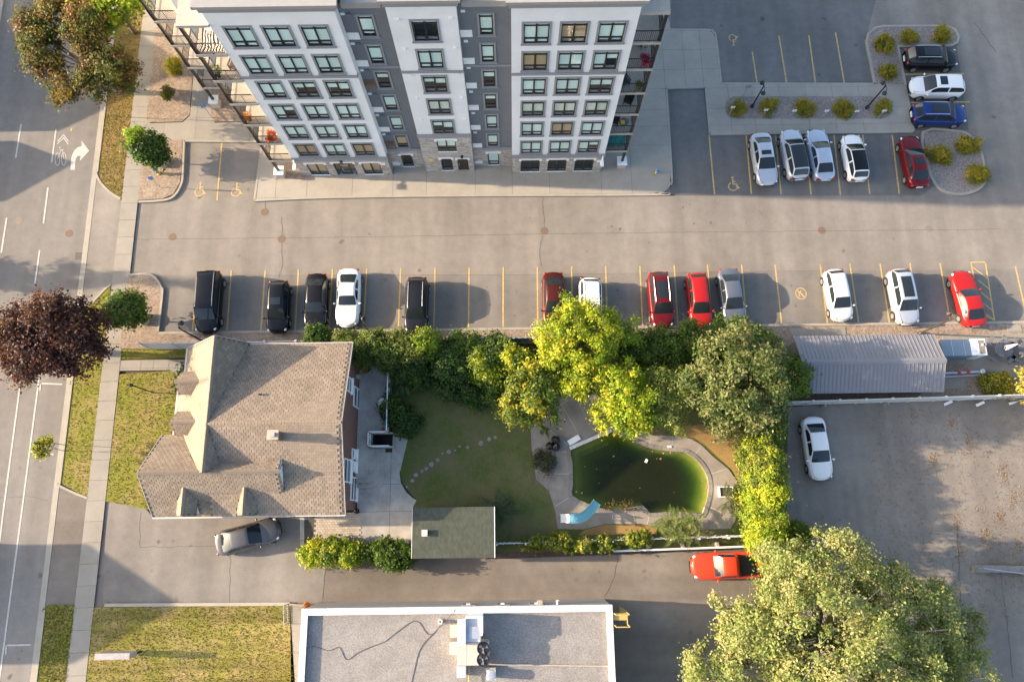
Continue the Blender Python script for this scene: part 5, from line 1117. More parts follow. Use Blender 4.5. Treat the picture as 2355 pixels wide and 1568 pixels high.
# concrete stop with railing in the rear lot
cs_ = thing('loading_kerb', 'long weathered concrete wheel stop with a steel handrail in the rear lot', 'wheel stop', (*G2(2300, 1308), 0)); p = G2(2240, 1307, 0.3); q = G2(2420, 1310, 0.3); MB().bar((*p, 0.2), (*q, 0.2), 0.5, 0.3).build('block', mat('grey_block', (0.19, 0.18, 0.165), 0.9, var=0.2), cs_)
h = G2(2262, 1306, 1.0); MB().tube((h[0], h[1], 0.4), (h[0], h[1], 1.1), 0.04).tube((h[0], h[1], 1.1), (h[0] + 6, h[1] - 0.9, 1.0), 0.03).tube((h[0] + 6, h[1] - 0.9, 0), (h[0] + 6, h[1] - 0.9, 1.0), 0.03).build('handrail', M_STEEL, cs_)
for i, (x, y) in enumerate(((505, 597), (1080, 573), (1665, 562), (1960, 570), (2240, 532), (2265, 556))):
    c = G2(*K(3, 2, x, y), 0.25)
    if i in (2, 3, 5): tag(MB().bar((c[0] - 0.3, c[1] - 0.12, 0.12), (c[0] + 0.3, c[1] + 0.12, 0.12), 0.2, 0.14).build('kerb_block', M_WHITE), ['', '', 'longest white parking block lying along the white fence', 'white parking block lying under the yellow shrubs', '', 'white parking block by the yellow-leaved tree'][i], 'parking block')
    else: tag(MB().tube((c[0], c[1], 0), (c[0], c[1], 0.7), 0.1, 0.09, 10).build('bollard', M_KERB), ['short pale bollard nearest the leafy trees along the white fence', 'short pale bollard midway along the white fence', '', '', 'short pale bollard under the yellow-leaved tree', ''][i], 'bollard')

# ================================================================== FENCES
VIN = mat('grey_vinyl', (0.50, 0.50, 0.50), 0.5, var=0.05); VINP = mat('pale_vinyl', (0.60, 0.585, 0.56), 0.5, var=0.05)
def vinyl(name, label, pts, h, pitch, m, group=None):
    t = thing(name, label, 'fence', (*pts[0], 0), group)
    for a, b in zip(pts, pts[1:]):
        L = math.dist(a, b); n = max(1, round(L / pitch)); ang = math.atan2(b[1] - a[1], b[0] - a[0])
        mp = M1(MB().box(0.07, L / n - 0.07, -0.025, 0.025, 0.1, h - 0.1).box(0.07, L / n - 0.07, -0.04, 0.04, h - 0.1, h - 0.01).box(0.07, L / n - 0.07, -0.04, 0.04, 0.05, 0.15), 'panel', m); mo = M1(MB().box(-0.07, 0.07, -0.07, 0.07, 0, h + 0.06).box(-0.09, 0.09, -0.09, 0.09, h + 0.06, h + 0.1), 'post', m)
        for i in range(n + 1):
            x, y = a[0] + (b[0] - a[0]) * i / n, a[1] + (b[1] - a[1]) * i / n; mm = Matrix.Translation((x, y, 0)) @ Matrix.Rotation(ang, 4, 'Z')
            child('post', mo, t, mm)
            if i < n: child('panel', mp, t, mm)
    return t
vinyl('vinyl_fence', 'grey vinyl privacy fence between the gravel strip and the brick house yard', [(-28.5, 13.02), (2.5, 13.1), (19.6, 13.2)], 1.8, 2.4, VIN)
vinyl('vinyl_fence', 'cream vinyl privacy fence behind the metal-roofed building', [(20.5, 7.88), (38.5, 8.2), (46, 8.35)], 1.75, 2.1, VINP)
pf = thing('picket_fence', 'white picket fence overgrown with vines along the pool yard', 'fence', (-1.3, -2.0, 0)); A, B = (-1.3, -2.05), (17.6, -1.74)
L = math.dist(A, B); me_pk = M1(MB().box(-0.035, 0.035, -0.012, 0.012, 0.05, 1.2).add([(-0.035, -0.012, 1.2), (0.035, -0.012, 1.2), (0.035, 0.012, 1.2), (-0.035, 0.012, 1.2), (0, 0, 1.26)], [(0, 1, 4), (1, 2, 4), (2, 3, 4), (3, 0, 4)]), 'picket', M_WHITE)
n = 170
for i in range(n + 1): t = i / n; child('picket', me_pk, pf, Matrix.Translation((A[0] + (B[0] - A[0]) * t, A[1] + (B[1] - A[1]) * t, 0)) @ Matrix.Rotation(rad(random.uniform(-3, 3)), 4, 'Y') @ Matrix.Rotation(rad(random.uniform(-4, 4)), 4, 'X'))
for z in (0.35, 1.0): MB().bar((A[0], A[1] - 0.035, z), (B[0], B[1] - 0.035, z), 0.04, 0.08).build('rail', M_WHITE, pf)
mp_ = M1(MB().box(-0.05, 0.05, -0.1, 0.0, 0, 1.3), 'post', M_WHITE)
for i in range(10): t = i / 9; child('post', mp_, pf, Matrix.Translation((A[0] + (B[0] - A[0]) * t, A[1] + (B[1] - A[1]) * t - 0.06, 0)))
gr_ = thing('guard_rail', 'low white guard rail on stubby posts between lane and picket fence', 'guard rail', (7.2, -2.7, 0)); p, q = (7.2, -2.72), (17.4, -2.5)
MB().bar((*p, 0.55), (*q, 0.55), 0.12, 0.2).build('rail', M_WHITE, gr_)
for i in range(5): t = i / 4; MB().box(p[0] + (q[0] - p[0]) * t - 0.1, p[0] + (q[0] - p[0]) * t + 0.1, p[1] + 0.06 + (q[1] - p[1]) * t, p[1] + 0.36 + (q[1] - p[1]) * t, 0, 0.5).build('post', M_TERRA, gr_)

# ================================================================== POOL
PL = thing('swimming_pool', 'sunken swimming pool full of murky green water with stone coping', 'pool', (8, 2.5, 0))
wz = -0.06
NP = len(POOL)
pc = np.array(POOL).mean(0)
def inset(f): return [(p[0] + (pc[0] - p[0]) * f, p[1] + (pc[1] - p[1]) * f) for p in POOL]
prof = [(0.0, 0.1), (0.0, -0.16), (0.07, -0.26), (0.15, -0.62), (0.30, -1.4), (0.55, -2.1)]
bs = MB(); ring = []
for f_, z_ in prof:
    pts = inset(f_); vs = []
    for i, p in enumerate(pts):
        sh = 0.35 if (p[0] < pc[0] - 1.0) else 1.0                           # the west end is the shallow end
        t = min(1, max(0, (p[0] - 3.6) / 7.0)); zz = z_ if z_ > -0.3 else -0.4 + (z_ + 0.4) * (0.35 + 0.75 * t)
        vs.append((p[0], p[1], zz))
    ring.append(vs)
vs = [v for r_ in ring for v in r_]; fs = []
for j in range(len(ring) - 1):
    for i in range(NP): fs.append((j * NP + i, (j + 1) * NP + i, (j + 1) * NP + (i + 1) % NP, j * NP + (i + 1) % NP))
fs.append(tuple((len(ring) - 1) * NP + i for i in range(NP)))
bs.add(vs, fs).build('basin', mat('algae_basin', (0.30, 0.275, 0.085), 0.9, var=0.12, scale=2), PL, True)
a_, b_, c_ = Vector(POOL[0]), Vector(POOL[2]), Vector(POOL[27])
d_ = (b_ - a_).normalized(); n_in = Vector((d_.y, -d_.x))
for k_, (o1, o2, z_) in enumerate(((0.03, 0.42, -0.30), (0.42, 0.80, -0.55))):
    q = [a_ + n_in * o1 + d_ * 0.25, b_ + n_in * o1 - d_ * 0.3, b_ + n_in * o2 - d_ * 0.55, a_ + n_in * o2 + d_ * 0.2]; MB().prism([tuple(v) for v in q], -1.2, z_).build('step', mat('algae_basin', (0, 0, 0)), PL)
q = [Vector(POOL[28]), Vector(POOL[27])]; MB().prism([(q[0].x + 0.03, q[0].y + 0.9), (q[0].x + 0.42, q[0].y + 0.8), (q[1].x + 0.42, q[1].y), (q[1].x + 0.05, q[1].y)], -1.0, -0.35).build('ledge', mat('algae_basin', (0, 0, 0)), PL)
wm, n, l, b = new_mat('pool_water'); n.remove(b)
tr = N(n, 'ShaderNodeBsdfTransparent'); tr.inputs[0].default_value = (0.90, 0.93, 0.74, 1); gl = N(n, 'ShaderNodeBsdfGlossy', Roughness=0.03); fr = N(n, 'ShaderNodeFresnel', IOR=1.33); mx = N(n, 'ShaderNodeMixShader')
df = N(n, 'ShaderNodeBsdfDiffuse'); df.inputs[0].default_value = (0.052, 0.062, 0.016, 1); m2 = N(n, 'ShaderNodeMixShader'); m2.inputs[0].default_value = 0.20
nzw = N(n, 'ShaderNodeTexNoise', Scale=2.2, Detail=2.0); bpw = N(n, 'ShaderNodeBump', Strength=0.06, Distance=0.05); l.new(nzw.outputs['Fac'], bpw.inputs['Height'])
for q_ in (gl, fr): l.new(bpw.outputs[0], q_.inputs['Normal'])
l.new(tr.outputs[0], m2.inputs[1]); l.new(df.outputs[0], m2.inputs[2]); ge = N(n, 'ShaderNodeNewGeometry'); iv = N(n, 'ShaderNodeMath', operation='SUBTRACT'); iv.inputs[0].default_value = 1.0; l.new(ge.outputs['Backfacing'], iv.inputs[1]); fm = N(n, 'ShaderNodeMath', operation='MULTIPLY'); l.new(fr.outputs[0], fm.inputs[0]); l.new(iv.outputs[0], fm.inputs[1])
l.new(fm.outputs[0], mx.inputs[0]); l.new(m2.outputs[0], mx.inputs[1]); l.new(gl.outputs[0], mx.inputs[2]); l.new(mx.outputs[0], n['Material Output'].inputs['Surface'])
va = N(n, 'ShaderNodeVolumeAbsorption', Density=1.5); va.inputs['Color'].default_value = (0.30, 0.52, 0.08, 1); l.new(va.outputs[0], n['Material Output'].inputs['Volume'])
wt = MB(); top = inset(-0.012); n0 = len(top)
wt.add([(p[0], p[1], wz) for p in top] + [(p[0], p[1], -2.6) for p in top], [tuple(range(n0)), tuple(range(2 * n0 - 1, n0 - 1, -1))] + [(i, n0 + i, n0 + (i + 1) % n0, (i + 1) % n0) for i in range(n0)])
wo = wt.build('water', wm, PL)
bm = bmesh.new(); bm.from_mesh(wo.data); bmesh.ops.recalc_face_normals(bm, faces=bm.faces); bm.to_mesh(wo.data); bm.free()
# coping, stone by stone
co = smoothline(POOL, 2, True); outl = offset_line(co, 0.27, True)
if area(outl) < area(co): outl = offset_line(co, -0.27, True)
innl = [(a[0] + (a[0] - b[0]) * 0.12, a[1] + (a[1] - b[1]) * 0.12) for a, b in zip(co, outl)]
for i in range(len(co)):
    j = (i + 1) % len(co); L = math.dist(co[i], co[j]); k = max(1, round(L / 0.42))
    for s in range(k):
        def lp(P, t): return (P[i][0] + (P[j][0] - P[i][0]) * t, P[i][1] + (P[j][1] - P[i][1]) * t)
        t0, t1 = (s + 0.02) / k, (s + 0.98) / k
        white_edge = i < 4
        MB().prism([lp(innl, t0), lp(innl, t1), lp(outl, t1), lp(outl, t0)], 0.0, 0.135 + random.uniform(-0.006, 0.006)).build('coping_stone', M_COPING, PL)
p = [POOL[0], POOL[1], POOL[2]]; MB().prism([tuple(Vector(p[0]) + n_in * 0.05), tuple(Vector(p[2]) + n_in * 0.05), tuple(Vector(p[2]) - n_in * 0.22), tuple(Vector(p[0]) - n_in * 0.22)], 0.10, 0.165).build('white_edge', mat('chalky_paint', (0.55, 0.54, 0.52), 0.8, var=0.3, scale=5), PL)
ban = [(p_[0], p_[1]) for p_ in smoothline(POOL[2:15], 3)]; strip(offset_line(ban, 0.0), 0.035, -0.06, 0.06).build('tile_band', mat('white_tile', (0.6, 0.6, 0.58), 0.4), PL)
c = G2(*K(2, 2, 570, 905), 0.2); MB().bar((c[0] - 0.42, c[1] - 0.24, 0.17), (c[0] + 0.42, c[1] + 0.24, 0.17), 0.42, 0.1).build('board_base', M_WHITE, PL)
fl = MB(); rl_ = random.Random(9)
for (x, y, r_) in [(1290, 1010, 6), (1390, 1025, 9), (1455, 1020, 10), (1510, 1018, 6), (1365, 1077, 12), (1330, 1075, 4), (670, 1148, 5), (780, 1172, 4), (800, 1300, 5), (1745, 1280, 5), (1490, 1385, 4), (1790, 1330, 14), (1780, 1350, 12), (1175, 1345, 4), (590, 1380, 9), (640, 1390, 8), (930, 1055, 10)]:
    c = G2(*K(2, 2, x, y), wz); rr_ = r_ * 0.25 * 0.0335 * 1.2
    fl.prism([(c[0] + rr_ * rl_.uniform(0.5, 1.1) * math.cos(t), c[1] + rr_ * rl_.uniform(0.5, 1.1) * math.sin(t)) for t in np.linspace(0, 6.28, 7)[:-1]], wz, wz + 0.008)
o = fl.build('floating_leaves', mat('dead_leaf', (0.33, 0.19, 0.10), 0.9, var=0.3), None); tag(o, 'dead leaves floating on the green pool water', 'leaves', kind='stuff')
c = G2(*K(2, 2, 1234, 1097), wz); tag(MB().bar((c[0] - 0.06, c[1] - 0.12, wz + 0.02), (c[0] + 0.06, c[1] + 0.12, wz + 0.02), 0.18, 0.05).build('chlorine_float', M_WHITE), 'small white float drifting on the green pool water', 'float')
sk = G2(*K(2, 2, 1447, 966), 0.14); tag(MB().box(sk[0] - 0.16, sk[0] + 0.16, sk[1] - 0.09, sk[1] + 0.09, 0.10, 0.15).build('skimmer_lid', mat('pale_vinyl', (0, 0, 0))), 'pale square skimmer lid set in the deck', 'skimmer lid')
# slide
SL_ = thing('pool_slide', 'curved light blue water slide with white ladder at the pool edge', 'slide', (*G2(1318, 1192), 0.1)); AQ = mat('aqua_fibreglass', (0.22, 0.50, 0.54), 0.3, var=0.06)
def D6(x, y, z): return G2(1263.4 + x * 0.20832, 981.2 + y * 0.20832, z)
cl = smoothline([(*D6(222, 1012, 1.65), 1.65), (*D6(300, 1012, 1.55), 1.55), (*D6(370, 990, 1.2), 1.2), (*D6(440, 935, 0.8), 0.8), (*D6(490, 880, 0.5), 0.5), (*D6(525, 830, 0.3), 0.3)], 5); sm = MB(); prevs = None; w_ = 0.29
secs = []
for i, p in enumerate(cl):
    a = cl[max(0, i - 1)]; b = cl[min(len(cl) - 1, i + 1)]; d = Vector((b[0] - a[0], b[1] - a[1], 0)).normalized(); s_ = Vector((-d.y, d.x, 0))
    secs.append([tuple(Vector(p) + s_ * (w_ * yy) + Vector((0, 0, zz))) for yy, zz in ((-1.15, 0.17), (-1.0, 0.19), (-0.9, 0.05), (-0.5, 0.0), (0.5, 0.0), (0.9, 0.05), (1.0, 0.19), (1.15, 0.17))])
k = len(secs[0]); sm.add([v for s in secs for v in s], [(i * k + j, i * k + j + 1, (i + 1) * k + j + 1, (i + 1) * k + j) for i in range(len(secs) - 1) for j in range(k - 1)]); sm.build('chute', AQ, SL_, True)
a = D6(135, 1010, 0.1); b = D6(222, 1010, 1.6); ldr = MB()
for s_ in (-0.28, 0.28): ldr.tube((a[0] - 0.1, a[1] + s_, 0.1), (b[0] - 0.05, b[1] + s_, 1.95), 0.03)
ldr.build('ladder_rails', M_WHITE, SL_)
for i in range(6): t = (i + 0.5) / 6; MB().box(a[0] - 0.12 + (b[0] - a[0]) * t, a[0] + 0.06 + (b[0] - a[0]) * t, a[1] - 0.28, a[1] + 0.28, 0.15 + t * 1.4, 0.19 + t * 1.4).build('tread', M_WHITE, SL_)
lg = MB()
for i in (5, 14): p = cl[i]; lg.tube((p[0], p[1], 0.05), (p[0], p[1], p[2] + 0.02), 0.035)
lg.build('legs', M_STEEL, SL_)
# planter frame east of the pool
c = D6(1950, 718, 0.3); pt = thing('raised_planter', 'white-edged raised planter on the east pool deck', 'planter', (c[0], c[1], 0.1)); hw_, hh_ = 0.5, 0.36
MB().box(c[0] - hw_, c[0] + hw_, c[1] - hh_, c[1] + hh_, 0.1, 0.38).build('soil', M_SOIL, pt); strip([(c[0] - hw_, c[1] - hh_), (c[0] + hw_, c[1] - hh_), (c[0] + hw_, c[1] + hh_), (c[0] - hw_, c[1] + hh_)], 0.06, 0.1, 0.45, True).build('rim', M_WHITE, pt)
# rubbish bags
bgs = thing('garbage_bags', 'heap of shiny black garbage bags on the pool deck', 'garbage bags', (*G2(1272, 1020), 0.1))
for x, y, r_ in ((400, 905, 0.34), (345, 960, 0.30), (405, 970, 0.31)):
    c = G2(*K(2, 2, x, y), 0.35); m_b = MB().ellipsoid((c[0], c[1], 0.36), (r_, r_ * 0.95, 0.28), 16, 10, 0.10, random.Random(int(x))); m_b.ellipsoid((c[0] + 0.03, c[1], 0.66), (0.09, 0.08, 0.10), 8, 5, 0.3, random.Random(2)); m_b.build('bag', M_PLASTK, bgs)
# terrace furniture
c = (-9.85, 8.15); bq = thing('barbecue', 'black barbecue with a round white lid against the terrace railing', 'barbecue', (*c, 0.62))
MB().ellipsoid((c[0] + 0.05, c[1] - 0.25, 1.05), (0.32, 0.85, 0.22), 18, 8).build('body', M_PLASTK, bq, True); MB().lathe((c[0], c[1] + 0.15, 1.25), [(0.38, 0), (0.36, 0.05), (0.2, 0.10), (0.03, 0.115)], 22).build('lid', M_WHITE, bq, True); lg = MB()
for s in (-0.2, 0.2):
    for t in (-0.6, 0.2): lg.tube((c[0] + s, c[1] + t, 0.62), (c[0] + s, c[1] + t, 1.0), 0.025)
lg.build('legs', M_BLK, bq); MB().tube((c[0] - 0.03, c[1] + 0.15, 1.36), (c[0] + 0.08, c[1] + 0.17, 1.39), 0.02).build('handle', M_STEEL, bq)
c = (-11.4, 11.05); br = thing('traffic_barrel', 'orange and black traffic barrel in the terrace corner', 'barrel', (*c, 0.62)); MB().lathe((*c, 0.62), [(0.34, 0), (0.34, 0.1), (0.26, 0.1), (0.24, 0.5)], 18).build('base', M_PLASTK, br)
for z in (0.12, 0.34): MB().lathe((*c, 0.62 + z), [(0.265, 0), (0.25, 0.12), (0.1, 0.12)], 18).build('band', M_ORANGE, br)
MB().lathe((*c, 1.1), [(0.24, 0), (0.22, 0.25), (0.12, 0.28), (0.0, 0.28)], 18).build('top', M_ORANGE, br)
c = G2(*K(1, 2, 1175, 806), 0.8); tag(MB().lathe((*c, 0.62), [(0.12, 0), (0.16, 0.28), (0.15, 0.28), (0.12, 0.08), (0, 0.08)], 14).build('bucket', M_ORANGE), 'orange bucket in the corner of the terrace railing', 'bucket')
c = G2(*K(1, 2, 1183, 765), 0.8); tag(MB().box(c[0] - 0.05, c[0] + 0.05, c[1] - 0.25, c[1] + 0.25, 0.62, 0.85).ellipsoid((c[0], c[1] + 0.1, 0.9), (0.05, 0.1, 0.08), 8, 6).build('watering_can', mat('aqua_plastic', (0.02, 0.30, 0.36), 0.4)), 'narrow aqua watering can against the terrace railing', 'watering can')
c = G2(*K(1, 2, 958, 1305), 0.3); fp = thing('flower_pot', 'grey concrete flower pot at the terrace steps', 'flower pot', (*c, 0.04)); MB().lathe((*c, 0.04), [(0.13, 0), (0.17, 0.42), (0.15, 0.42), (0.14, 0.36), (0.0, 0.36)], 14).build('pot', M_TERRA, fp); MB().lathe((*c, 0.36), [(0.14, 0.0), (0.0, 0.06)], 10).build('soil', M_SOIL, fp)
c = G2(*K(1, 2, 925, 1558), 0.3); bg_ = thing('garbage_bag', 'dark garbage bag slumped at the brick house corner', 'garbage bag', (*c, 0.04)); MB().ellipsoid((c[0], c[1], 0.26), (0.22, 0.2, 0.24), 14, 8, 0.12, random.Random(4)).build('bag', M_PLASTK, bg_)
# west gas meter etc. skipped by sight: small downspout on the south wall
MB().box(-17.05, -16.95, 0.33, 0.43, 0.05, 3.9).build('downspout', M_WHITE, HS)
# ================================================================== CARS
PAINT = {}
def paint(name, col, metal=0.25, rough=0.32):
    if name in PAINT: return PAINT[name]
    m = mat('paint_' + name, col, rough, metal, 0.25, var=0.03, scale=2.0, coat=0.25); PAINT[name] = m; return m
def lerp(a, b, t): return a + (b - a) * t
def sstep(t): t = min(1, max(0, t)); return t * t * (3 - 2 * t)
KIND = {   # length, width, height, belt, hood front, hood rear, deck rear, windshield base/top, rear glass top/base (all along the car, 0 rear .. 1 front)
    'sedan': dict(L=4.75, W=1.84, H=1.44, belt=0.94, hf=0.66, cowl=0.73, wtop=0.535, rtop=0.265, rbase=0.10, deck=0.99, rear=0.80),
    'coupe': dict(L=4.80, W=1.90, H=1.36, belt=0.96, hf=0.70, cowl=0.66, wtop=0.49, rtop=0.28, rbase=0.09, deck=1.0, rear=0.84),
    'hatch': dict(L=4.30, W=1.79, H=1.50, belt=0.95, hf=0.68, cowl=0.77, wtop=0.575, rtop=0.13, rbase=0.03, deck=0.98, rear=0.84),
    'suv': dict(L=4.60, W=1.86, H=1.68, belt=1.06, hf=0.80, cowl=0.775, wtop=0.595, rtop=0.12, rbase=0.025, deck=1.08, rear=0.94),
    'van': dict(L=5.15, W=1.98, H=1.76, belt=1.08, hf=0.78, cowl=0.80, wtop=0.645, rtop=0.06, rbase=0.015, deck=1.08, rear=1.0),
    'pickup': dict(L=5.30, W=1.88, H=1.72, belt=1.08, hf=0.86, cowl=0.70, wtop=0.585, rtop=0.395, rbase=0.365, deck=1.04, rear=1.02),
}
def car(kind, label, col, u, v, ang, roofcol=None, sunroof=None, rails=False, zc=0.75, group='parked cars', scale=1.0, plate=True):
    d = KIND[kind]; L, Wd, Hh, belt = d['L'] * scale, d['W'], d['H'], d['belt']
    c = G2(u, v, zc); body = col
    t = thing({'van': 'minivan', 'pickup': 'pickup_truck', 'suv': 'parked_suv'}.get(kind, 'parked_car'), label, {'van': 'van', 'pickup': 'pickup truck'}.get(kind, 'car'), (c[0], c[1], 0.005), group, ang)
    def hw(s):
        f = 1.0
        if s > 0.74: f -= 0.34 * ((s - 0.74) / 0.26) ** 2.8
        if s < 0.20: f -= 0.25 * ((0.20 - s) / 0.20) ** 2.6
        return f * Wd / 2
    def zt(s):
        if s >= d['cowl']:
            q = (s - d['cowl']) / (1 - d['cowl']); z = lerp(belt + 0.0, d['hf'] + 0.10, q ** 1.7)
            if q > 0.88: z -= 0.24 * ((q - 0.88) / 0.12) ** 2
            return z
        if s <= d['rbase']:
            q = (d['rbase'] - s) / max(d['rbase'], 1e-3); return lerp(d['deck'], d['rear'] + 0.1, q ** 2) - (0.10 * max(0, (q - 0.85) / 0.15) ** 2)
        return lerp(d['deck'], belt, sstep((s - d['rbase']) / (d['cowl'] - d['rbase'])))
    def X(s): return (s - 0.5) * L
    st = np.r_[0, 0.012, 0.035, 0.07, 0.11, 0.16, np.linspace(0.21, 0.80, 12), 0.85, 0.90, 0.94, 0.97, 0.988, 1.0]
    cross = [(-0.84, 0.0), (-0.95, 0.04), (-0.995, 0.28), (-1.0, 0.52), (-0.975, 0.78), (-0.90, 0.955), (-0.78, 1.0), (-0.4, 1.035), (0, 1.045)]
    cross = cross + [(-a, b) for a, b in cross[-2::-1]]
    vs = []; fs = []; k = len(cross)
    for s in st:
        w = hw(s); z1 = zt(s); z0 = 0.24 + (0.10 * max(0, (s - 0.93) / 0.07) + 0.12 * max(0, (0.05 - s) / 0.05))
        for a, b in cross: vs.append((X(s) - 0.20 * abs(a) ** 2.6 * max(0, (s - 0.88) / 0.12) + 0.13 * abs(a) ** 2.6 * max(0, (0.10 - s) / 0.10), a * w, z0 + (z1 - z0) * b))
    for i in range(len(st) - 1):
        for j in range(k - 1): fs.append((i * k + j, i * k + j + 1, (i + 1) * k + j + 1, (i + 1) * k + j))
    fs.append(tuple(range(k))); fs.append(tuple((len(st) - 1) * k + j for j in range(k - 1, -1, -1))); 
    fs = [f[::-1] for f in fs]
    mb = MB().add(vs, fs); me = mb.mesh('body', True); me.materials.append(body); link('body', me, t, True)
    # cabin surface
    sr, sf, tr_, tf = d['rbase'], d['cowl'], d['rtop'], d['wtop']
    def zr(s):
        if s < tr_: return lerp(d['deck'] - 0.02, Hh - 0.05, ((s - sr) / (tr_ - sr)) ** 0.85) if s > sr else d['deck'] - 0.02
        if s > tf: return lerp(belt - 0.02, Hh - 0.03, ((sf - s) / (sf - tf)) ** 0.9) if s < sf else belt - 0.02
        q = (s - tr_) / (tf - tr_); return Hh - 0.05 * (1 - q) - 0.03 * q + 0.045 * math.sin(math.pi * q)
    def wb(s): return hw(s) * 0.90 * (1 - 0.10 * max(0, (s - tf) / (sf - tf)) ** 2 - 0.10 * max(0, (tr_ - s) / max(0.01, tr_ - sr)) ** 2)
    def wt(s):
        q = max(0, (s - tf) / (sf - tf), (tr_ - s) / max(0.01, (tr_ - sr))); return lerp(Wd / 2 * (0.66 if kind != 'van' else 0.74), wb(s) * 0.97, min(1, q))
    def zb(s): return zt(s) - 0.04
    def roofz(s, yf): return zr(s) - 0.05 * abs(yf) ** 2.2
    ss = np.r_[np.linspace(sr, tr_, 5)[:-1], np.linspace(tr_, tf, 7), np.linspace(tf, sf, 6)[1:]]
    prof = [0, 0.5, 0.92]; tops = [-1, -0.75, -0.35, 0, 0.35, 0.75, 1]
    vs = []; fs = []
    for s in ss:
        row = [(X(s), -lerp(wb(s), wt(s), p), lerp(zb(s), roofz(s, 1), p)) for p in prof] + [(X(s), y * wt(s), roofz(s, y)) for y in tops] + [(X(s), lerp(wb(s), wt(s), p), lerp(zb(s), roofz(s, 1), p)) for p in prof[::-1]]
        vs += row
    k = len(row)
    for i in range(len(ss) - 1):
        for j in range(k - 1): fs.append((i * k + j + 1, i * k + j, (i + 1) * k + j, (i + 1) * k + j + 1))
    me = MB().add(vs, fs).mesh('cabin', True); me.materials.append(body); link('cabin', me, t, True)
    def patch(name, s0, s1, y0f, y1f, m, off=0.012, ns=6, ny=6, shrink=0.0):
        g = []
        for i in range(ns + 1):
            s = lerp(s0, s1, i / ns); sc = 1 - shrink * (i / ns)
            for j in range(ny + 1):
                y = lerp(y0f, y1f, j / ny) * sc; g.append((X(s), y * wt(s), roofz(s, y) + off))
        f = [(i * (ny + 1) + j, (i + 1) * (ny + 1) + j, (i + 1) * (ny + 1) + j + 1, i * (ny + 1) + j + 1) for i in range(ns) for j in range(ny)]
        me = MB().add(g, f).mesh(name, True); me.materials.append(m); return link(name, me, t, True)
    patch('windshield', tf + 0.010, sf - 0.008, -0.95, 0.95, M_CARGL, 0.014)
    if tr_ - sr > 0.02: patch('rear_window', sr + 0.014, tr_ - 0.008, -0.88, 0.88, M_CARGL, 0.014)
    def side(s0, s1, sg, name='side_window'):
        g = []; n = 6
        for i in range(n + 1):
            s = lerp(s0, s1, i / n); top = 0.90
            for p in (0.22, top):
                zz = lerp(zb(s), roofz(s, 1), p)
                g.append((X(s), sg * (lerp(wb(s), wt(s), p) + 0.012), max(zz, zb(s) + 0.10)))
        f = [(2 * i, 2 * i + 1, 2 * i + 3, 2 * i + 2) for i in range(n)]
        if sg > 0: f = [q[::-1] for q in f]
        me = MB().add(g, f).mesh(name, True); me.materials.append(M_CARGL); link(name, me, t, True)
    mid = lerp(tr_, tf, 0.5)
    for sg in (-1, 1):
        if kind == 'pickup': side(tr_ + 0.02, tf + 0.05, sg)
        else: side(max(sr + 0.03, tr_ - 0.06), mid - 0.012, sg); side(mid + 0.012, tf + 0.075, sg)
    if roofcol: patch('roof_panel', tr_ + 0.015, tf - 0.01, -0.97, 0.97, roofcol, 0.010)
    if sunroof: patch('sunroof', lerp(tr_, tf, sunroof[0]), lerp(tr_, tf, sunroof[1]), -0.66, 0.66, M_CARGL, 0.016)
    if rails:
        for sg in (-1, 1):
            pts = [(X(s), sg * wt(s) * 0.92, roofz(s, 0.92) + 0.04) for s in np.linspace(tr_ + 0.02, tf - 0.02, 6)]; me = MB().path(pts, 0.022, 6).mesh('roof_rail'); me.materials.append(M_ALLOY); link('roof_rail', me, t, True)
    if kind == 'pickup':
        s0, s1 = 0.02, d['rbase'] - 0.02; g = [(X(s), y * hw(s) * 0.80, zt(s) + 0.05) for s in (s0, s1) for y in (-1, 1)]; me = MB().add(g, [(0, 2, 3, 1)]).mesh('tonneau_cover'); me.materials.append(M_RUBBER); link('tonneau_cover', me, t, True)
    # seams of bonnet and boot, grille, lamps, wheels, mirrors
    def seam(pts, name):
        me = MB().path(pts, 0.008, 4).mesh(name); me.materials.append(M_RUBBER); link(name, me, t, True)
    ptsb = [(X(s), 0.78 * hw(s), zt(s) + 0.022 * 0.0 + 0.24 * 0 + (zt(s) - 0.24) * 0.002 + 0.003) for s in np.linspace(sf + 0.01, 0.955, 7)]
    seam(ptsb + [(x, -y, z) for x, y, z in ptsb[::-1]], 'bonnet_seam')
    for sg in (-1, 1):
        me = MB().ellipsoid((X(0.935), sg * hw(0.935) * 0.84, zt(0.935) - 0.075), (0.15, 0.12, 0.05), 10, 6).mesh('headlight', True); me.materials.append(M_LAMP); link('headlight', me, t, True)
        me = MB().ellipsoid((X(0.022), sg * hw(0.022) * 0.86, zt(0.03) - 0.13), (0.09, 0.14, 0.10), 10, 6).mesh('taillight', True); me.materials.append(M_TAIL); link('taillight', me, t, True)
        me = MB().ellipsoid((X(sf - 0.045), sg * (Wd / 2 + 0.07), belt + 0.02), (0.075, 0.115, 0.07), 10, 6).mesh('mirror', True); me.materials.append(body); link('mirror', me, t, True)
    me = MB().box(X(1.0) - 0.05, X(1.0) + 0.006, -0.40, 0.45, 0.42, 0.58).mesh('grille'); me.materials.append(M_BLK); link('grille', me, t, True)
    if plate: me = MB().box(X(0) - 0.02, X(0) + 0.05, -0.26, 0.26, 0.60, 0.74).mesh('number_plate'); me.materials.append(M_WHITE); link('number_plate', me, t, True)
    r = 0.34 if kind in ('suv', 'pickup', 'van') else 0.32
